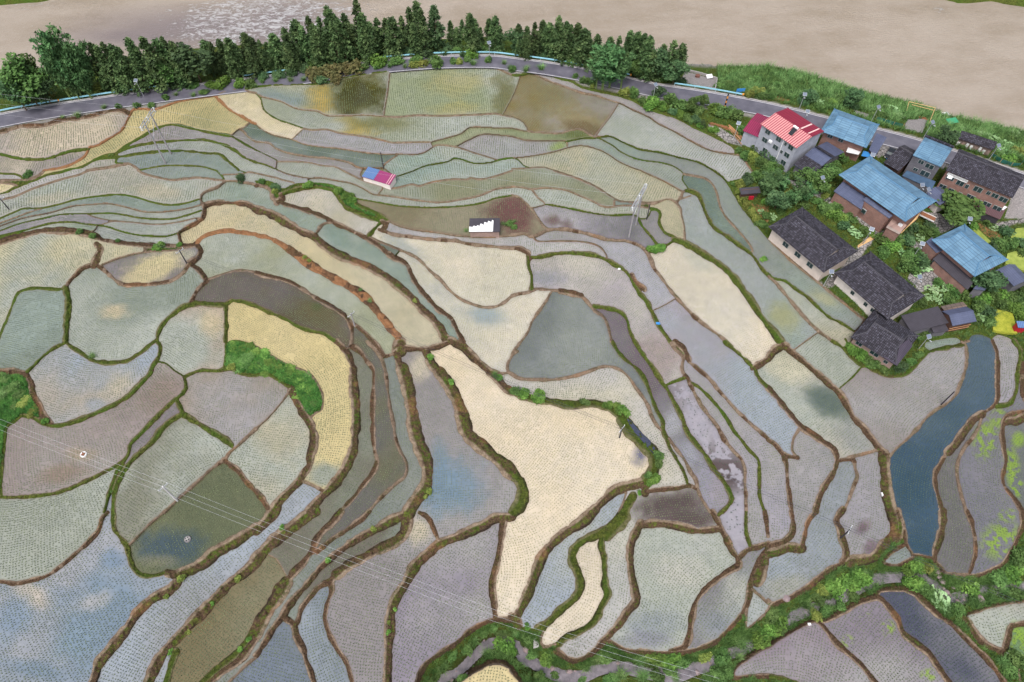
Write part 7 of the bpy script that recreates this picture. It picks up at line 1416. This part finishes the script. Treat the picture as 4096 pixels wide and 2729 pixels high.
def disc(name, label, cat, u, v, z, r, mat, mat2=None):
    t = empty(name, PV(u, v, z), 0, label, cat); m = MB(); n = 18
    for i in range(n): a, b = 6.283 * i / n, 6.283 * (i + 1) / n; m.hexa([(math.cos(a) * r * .55, math.sin(a) * r * .55, 0), (math.cos(b) * r * .55, math.sin(b) * r * .55, 0), (math.cos(b) * r, math.sin(b) * r, 0), (math.cos(a) * r, math.sin(a) * r, 0)] + [(math.cos(c) * q, math.sin(c) * q, .25) for c, q in ((a, r * .6), (b, r * .6), (b, r * .95), (a, r * .95))])
    m.build('ring', mat, t)
    if mat2: MB().box((0, 0, .3), (r * 1.5, r * .25, .1), .6).box((0, 0, .31), (r * 1.5, r * .25, .1), 2.2).build('straps', mat2, t)
def lev(ti, tj, x, y): u, v = TP(ti, tj, x, y); return float(LV[LAB[int((v - V0) / G), int((u - U0) / G)]])
disc('foam_float', 'round white float with rusty straps lying in the left paddy', 'float', *TP(0, 2, 770, 1040), lev(0, 2, 770, 1060), .62, M_WHITE, M_TIM2); disc('old_tyre', 'grey round tub lying in the dark blue-green paddy patch', 'tub', *TP(0, 3, 1725, 258), lev(0, 3, 1725, 300), .62, plain('worn_grey_rubber', (120, 116, 118), .8), M_CONC)
# black plastic sheet on the cream paddy bank, litter on the dykes
pts = tt(2, 2, (1055, 712), (1090, 730), (1150, 800), (1200, 850), (1270, 910), (1310, 980), (1322, 1035), (1300, 1038), (1240, 970), (1190, 910), (1120, 830), (1075, 760)); W = [GV(*p) + Vector((0, 0, .12)) for p in pts]; t = MB().slab([p - W[0] for p in W], .06).build('plastic_sheet', plain('wet_black_plastic', (58, 62, 84), .2, .6, .3, 1.5)); t.location = W[0]; tag(t, 'torn black plastic sheet spread on the bank of the cream paddy', 'plastic sheet')
for lab, tq, c, w_, d_ in (('small blue sheet lying on the footpath dyke', (2, 1, 1340, 1405), M_BLUE, 1.1, .7), ('white sack on the dyke of the lilac paddy', (2, 1, 985, 905), M_WHITE, .7, .4), ('white board on the bank left of the dark blue paddy', (3, 2, 1047, 1405), M_WHITE, .3, .9), ('pale blue scrap floating in the dark lilac strip', (2, 2, 1000, 70), M_WHITE, .6, .5), ('white stone at the dyke corner below the stream', (3, 3, 380, 1037), M_WHITE, .6, .5), ('white crate by the small green paddy', (3, 3, 2195, 1302), M_WHITE, .5, .4), ('blue tarpaulin lump beside the cedars', (1, 0, 845, 530), M_BLUE, 3.0, 2.0), ('grey slab bridge at the foot of the cream terrace', (2, 3, 222, 1185), M_CONC, 1.0, 2.6)):
    p = GV(*TP(*tq)); o = MB().hexa([(-w_ / 2, -d_ / 2, -.1), (w_ / 2, -d_ / 2 * .8, -.1), (w_ / 2 * .9, d_ / 2, -.1), (-w_ / 2, d_ / 2 * .9, -.1), (-w_ / 2 * .8, -d_ / 2 * .8, .16), (w_ / 2 * .8, -d_ / 2 * .6, .2), (w_ / 2 * .7, d_ / 2 * .8, .14), (-w_ / 2 * .8, d_ / 2 * .7, .22)]).build(lab.split()[1] if lab.split()[1] in ('sack', 'board', 'stone', 'crate') else 'litter' if 'slab' not in lab else 'slab_bridge', c); o.location = p + Vector((0, 0, .05)); tag(o, lab, 'slab' if 'slab' in lab else 'litter')
# ponds covered in green weed
k = NM('pond_weed', .8, .2); k.color(k.ramp(k.noise(1.2, 6, rough=.7), [(.3, g(110, 120, 38)), (.5, g(146, 150, 50)), (.7, g(176, 172, 70))])); k2 = NM('pale_pond_weed', .8, .2); k2.color(k2.ramp(k2.noise(.6, 6, rough=.7), [(.3, g(112, 126, 58)), (.55, g(144, 156, 74)), (.75, g(166, 174, 94))]))
for pts, mt in ((tt(3, 1, (2052, 1270), (2150, 1282), (2250, 1310), (2290, 1495), (2180, 1485), (2068, 1468)), k.m), (tt(3, 1, (2232, 600), (2280, 530), (2420, 515), (2500, 640), (2400, 690), (2240, 650)), k2.m), (tt(3, 1, (2180, 850), (2200, 760), (2300, 730), (2450, 790), (2480, 960), (2300, 900)), k2.m), (tt(3, 1, (1880, 545), (1920, 527), (2050, 652), (2010, 668)), k2.m)):
    zz = max(float(ground(u, v)) for u, v in pts) + .12; MBo = MB().slab([PV(u, v, zz) for u, v in pts], .7).build('pond_water', mt); tag(MBo, kind='structure')
# stones in the stream and at the water's edge
M_ROCK = plain('wet_boulder', (132, 116, 116), .6, .3, .3, 2)
def rock_mesh(seed):
    bm = bmesh.new(); bmesh.ops.create_icosphere(bm, subdivisions=2, radius=1); r = np.random.RandomState(seed)
    for v in bm.verts: v.co *= 1 + .35 * (r.rand() - .5); v.co.z *= .6
    me = bpy.data.meshes.new('boulder'); bm.to_mesh(me); bm.free(); me.materials.append(M_ROCK); return me
RM = [rock_mesh(i) for i in range(4)]; rk = []
for ti, tj, s_ in ((3, 3, '1640,745,60 1670,768,36 1735,830,60 1800,815,50 1608,705,40 1945,815,110 1700,700,40 1600,640,70 1570,600,60 1560,560,50 1400,550,60 165,800,80 235,960,30 350,900,40 500,850,40 560,830,30'), (2, 3, '530,1470,70 580,1465,30 620,1500,40 130,1270,70 260,1390,40 370,1440,60 970,1400,60 1820,1400,50 1920,1380,40 1990,1270,40 1700,1480,60 1620,1460,40'), (1, 3, '2095,1185,26 1940,1490,30 1840,1470,24 1800,1555,40 2200,1170,40')):
    for q in s_.split():
        x, y, wd = map(float, q.split(',')); u, v = TP(ti, tj, x, y); o = bpy.data.objects.new('boulder', random.choice(RM)); C.collection.objects.link(o); r = wd * .43556 * px2m(u, v) / 2; o.scale = (r, r * random.uniform(.7, 1), r); o.location = GV(u, v) + Vector((0, 0, .1)); o.rotation_euler = (0, 0, random.random() * 6); queue(o, 'grey-brown boulder', 'in the ' + ('upper' if ti == 3 else 'middle' if ti == 2 else 'lower') + ' stretch of the stream', u, 'boulder', 'boulders in the stream')
flush()
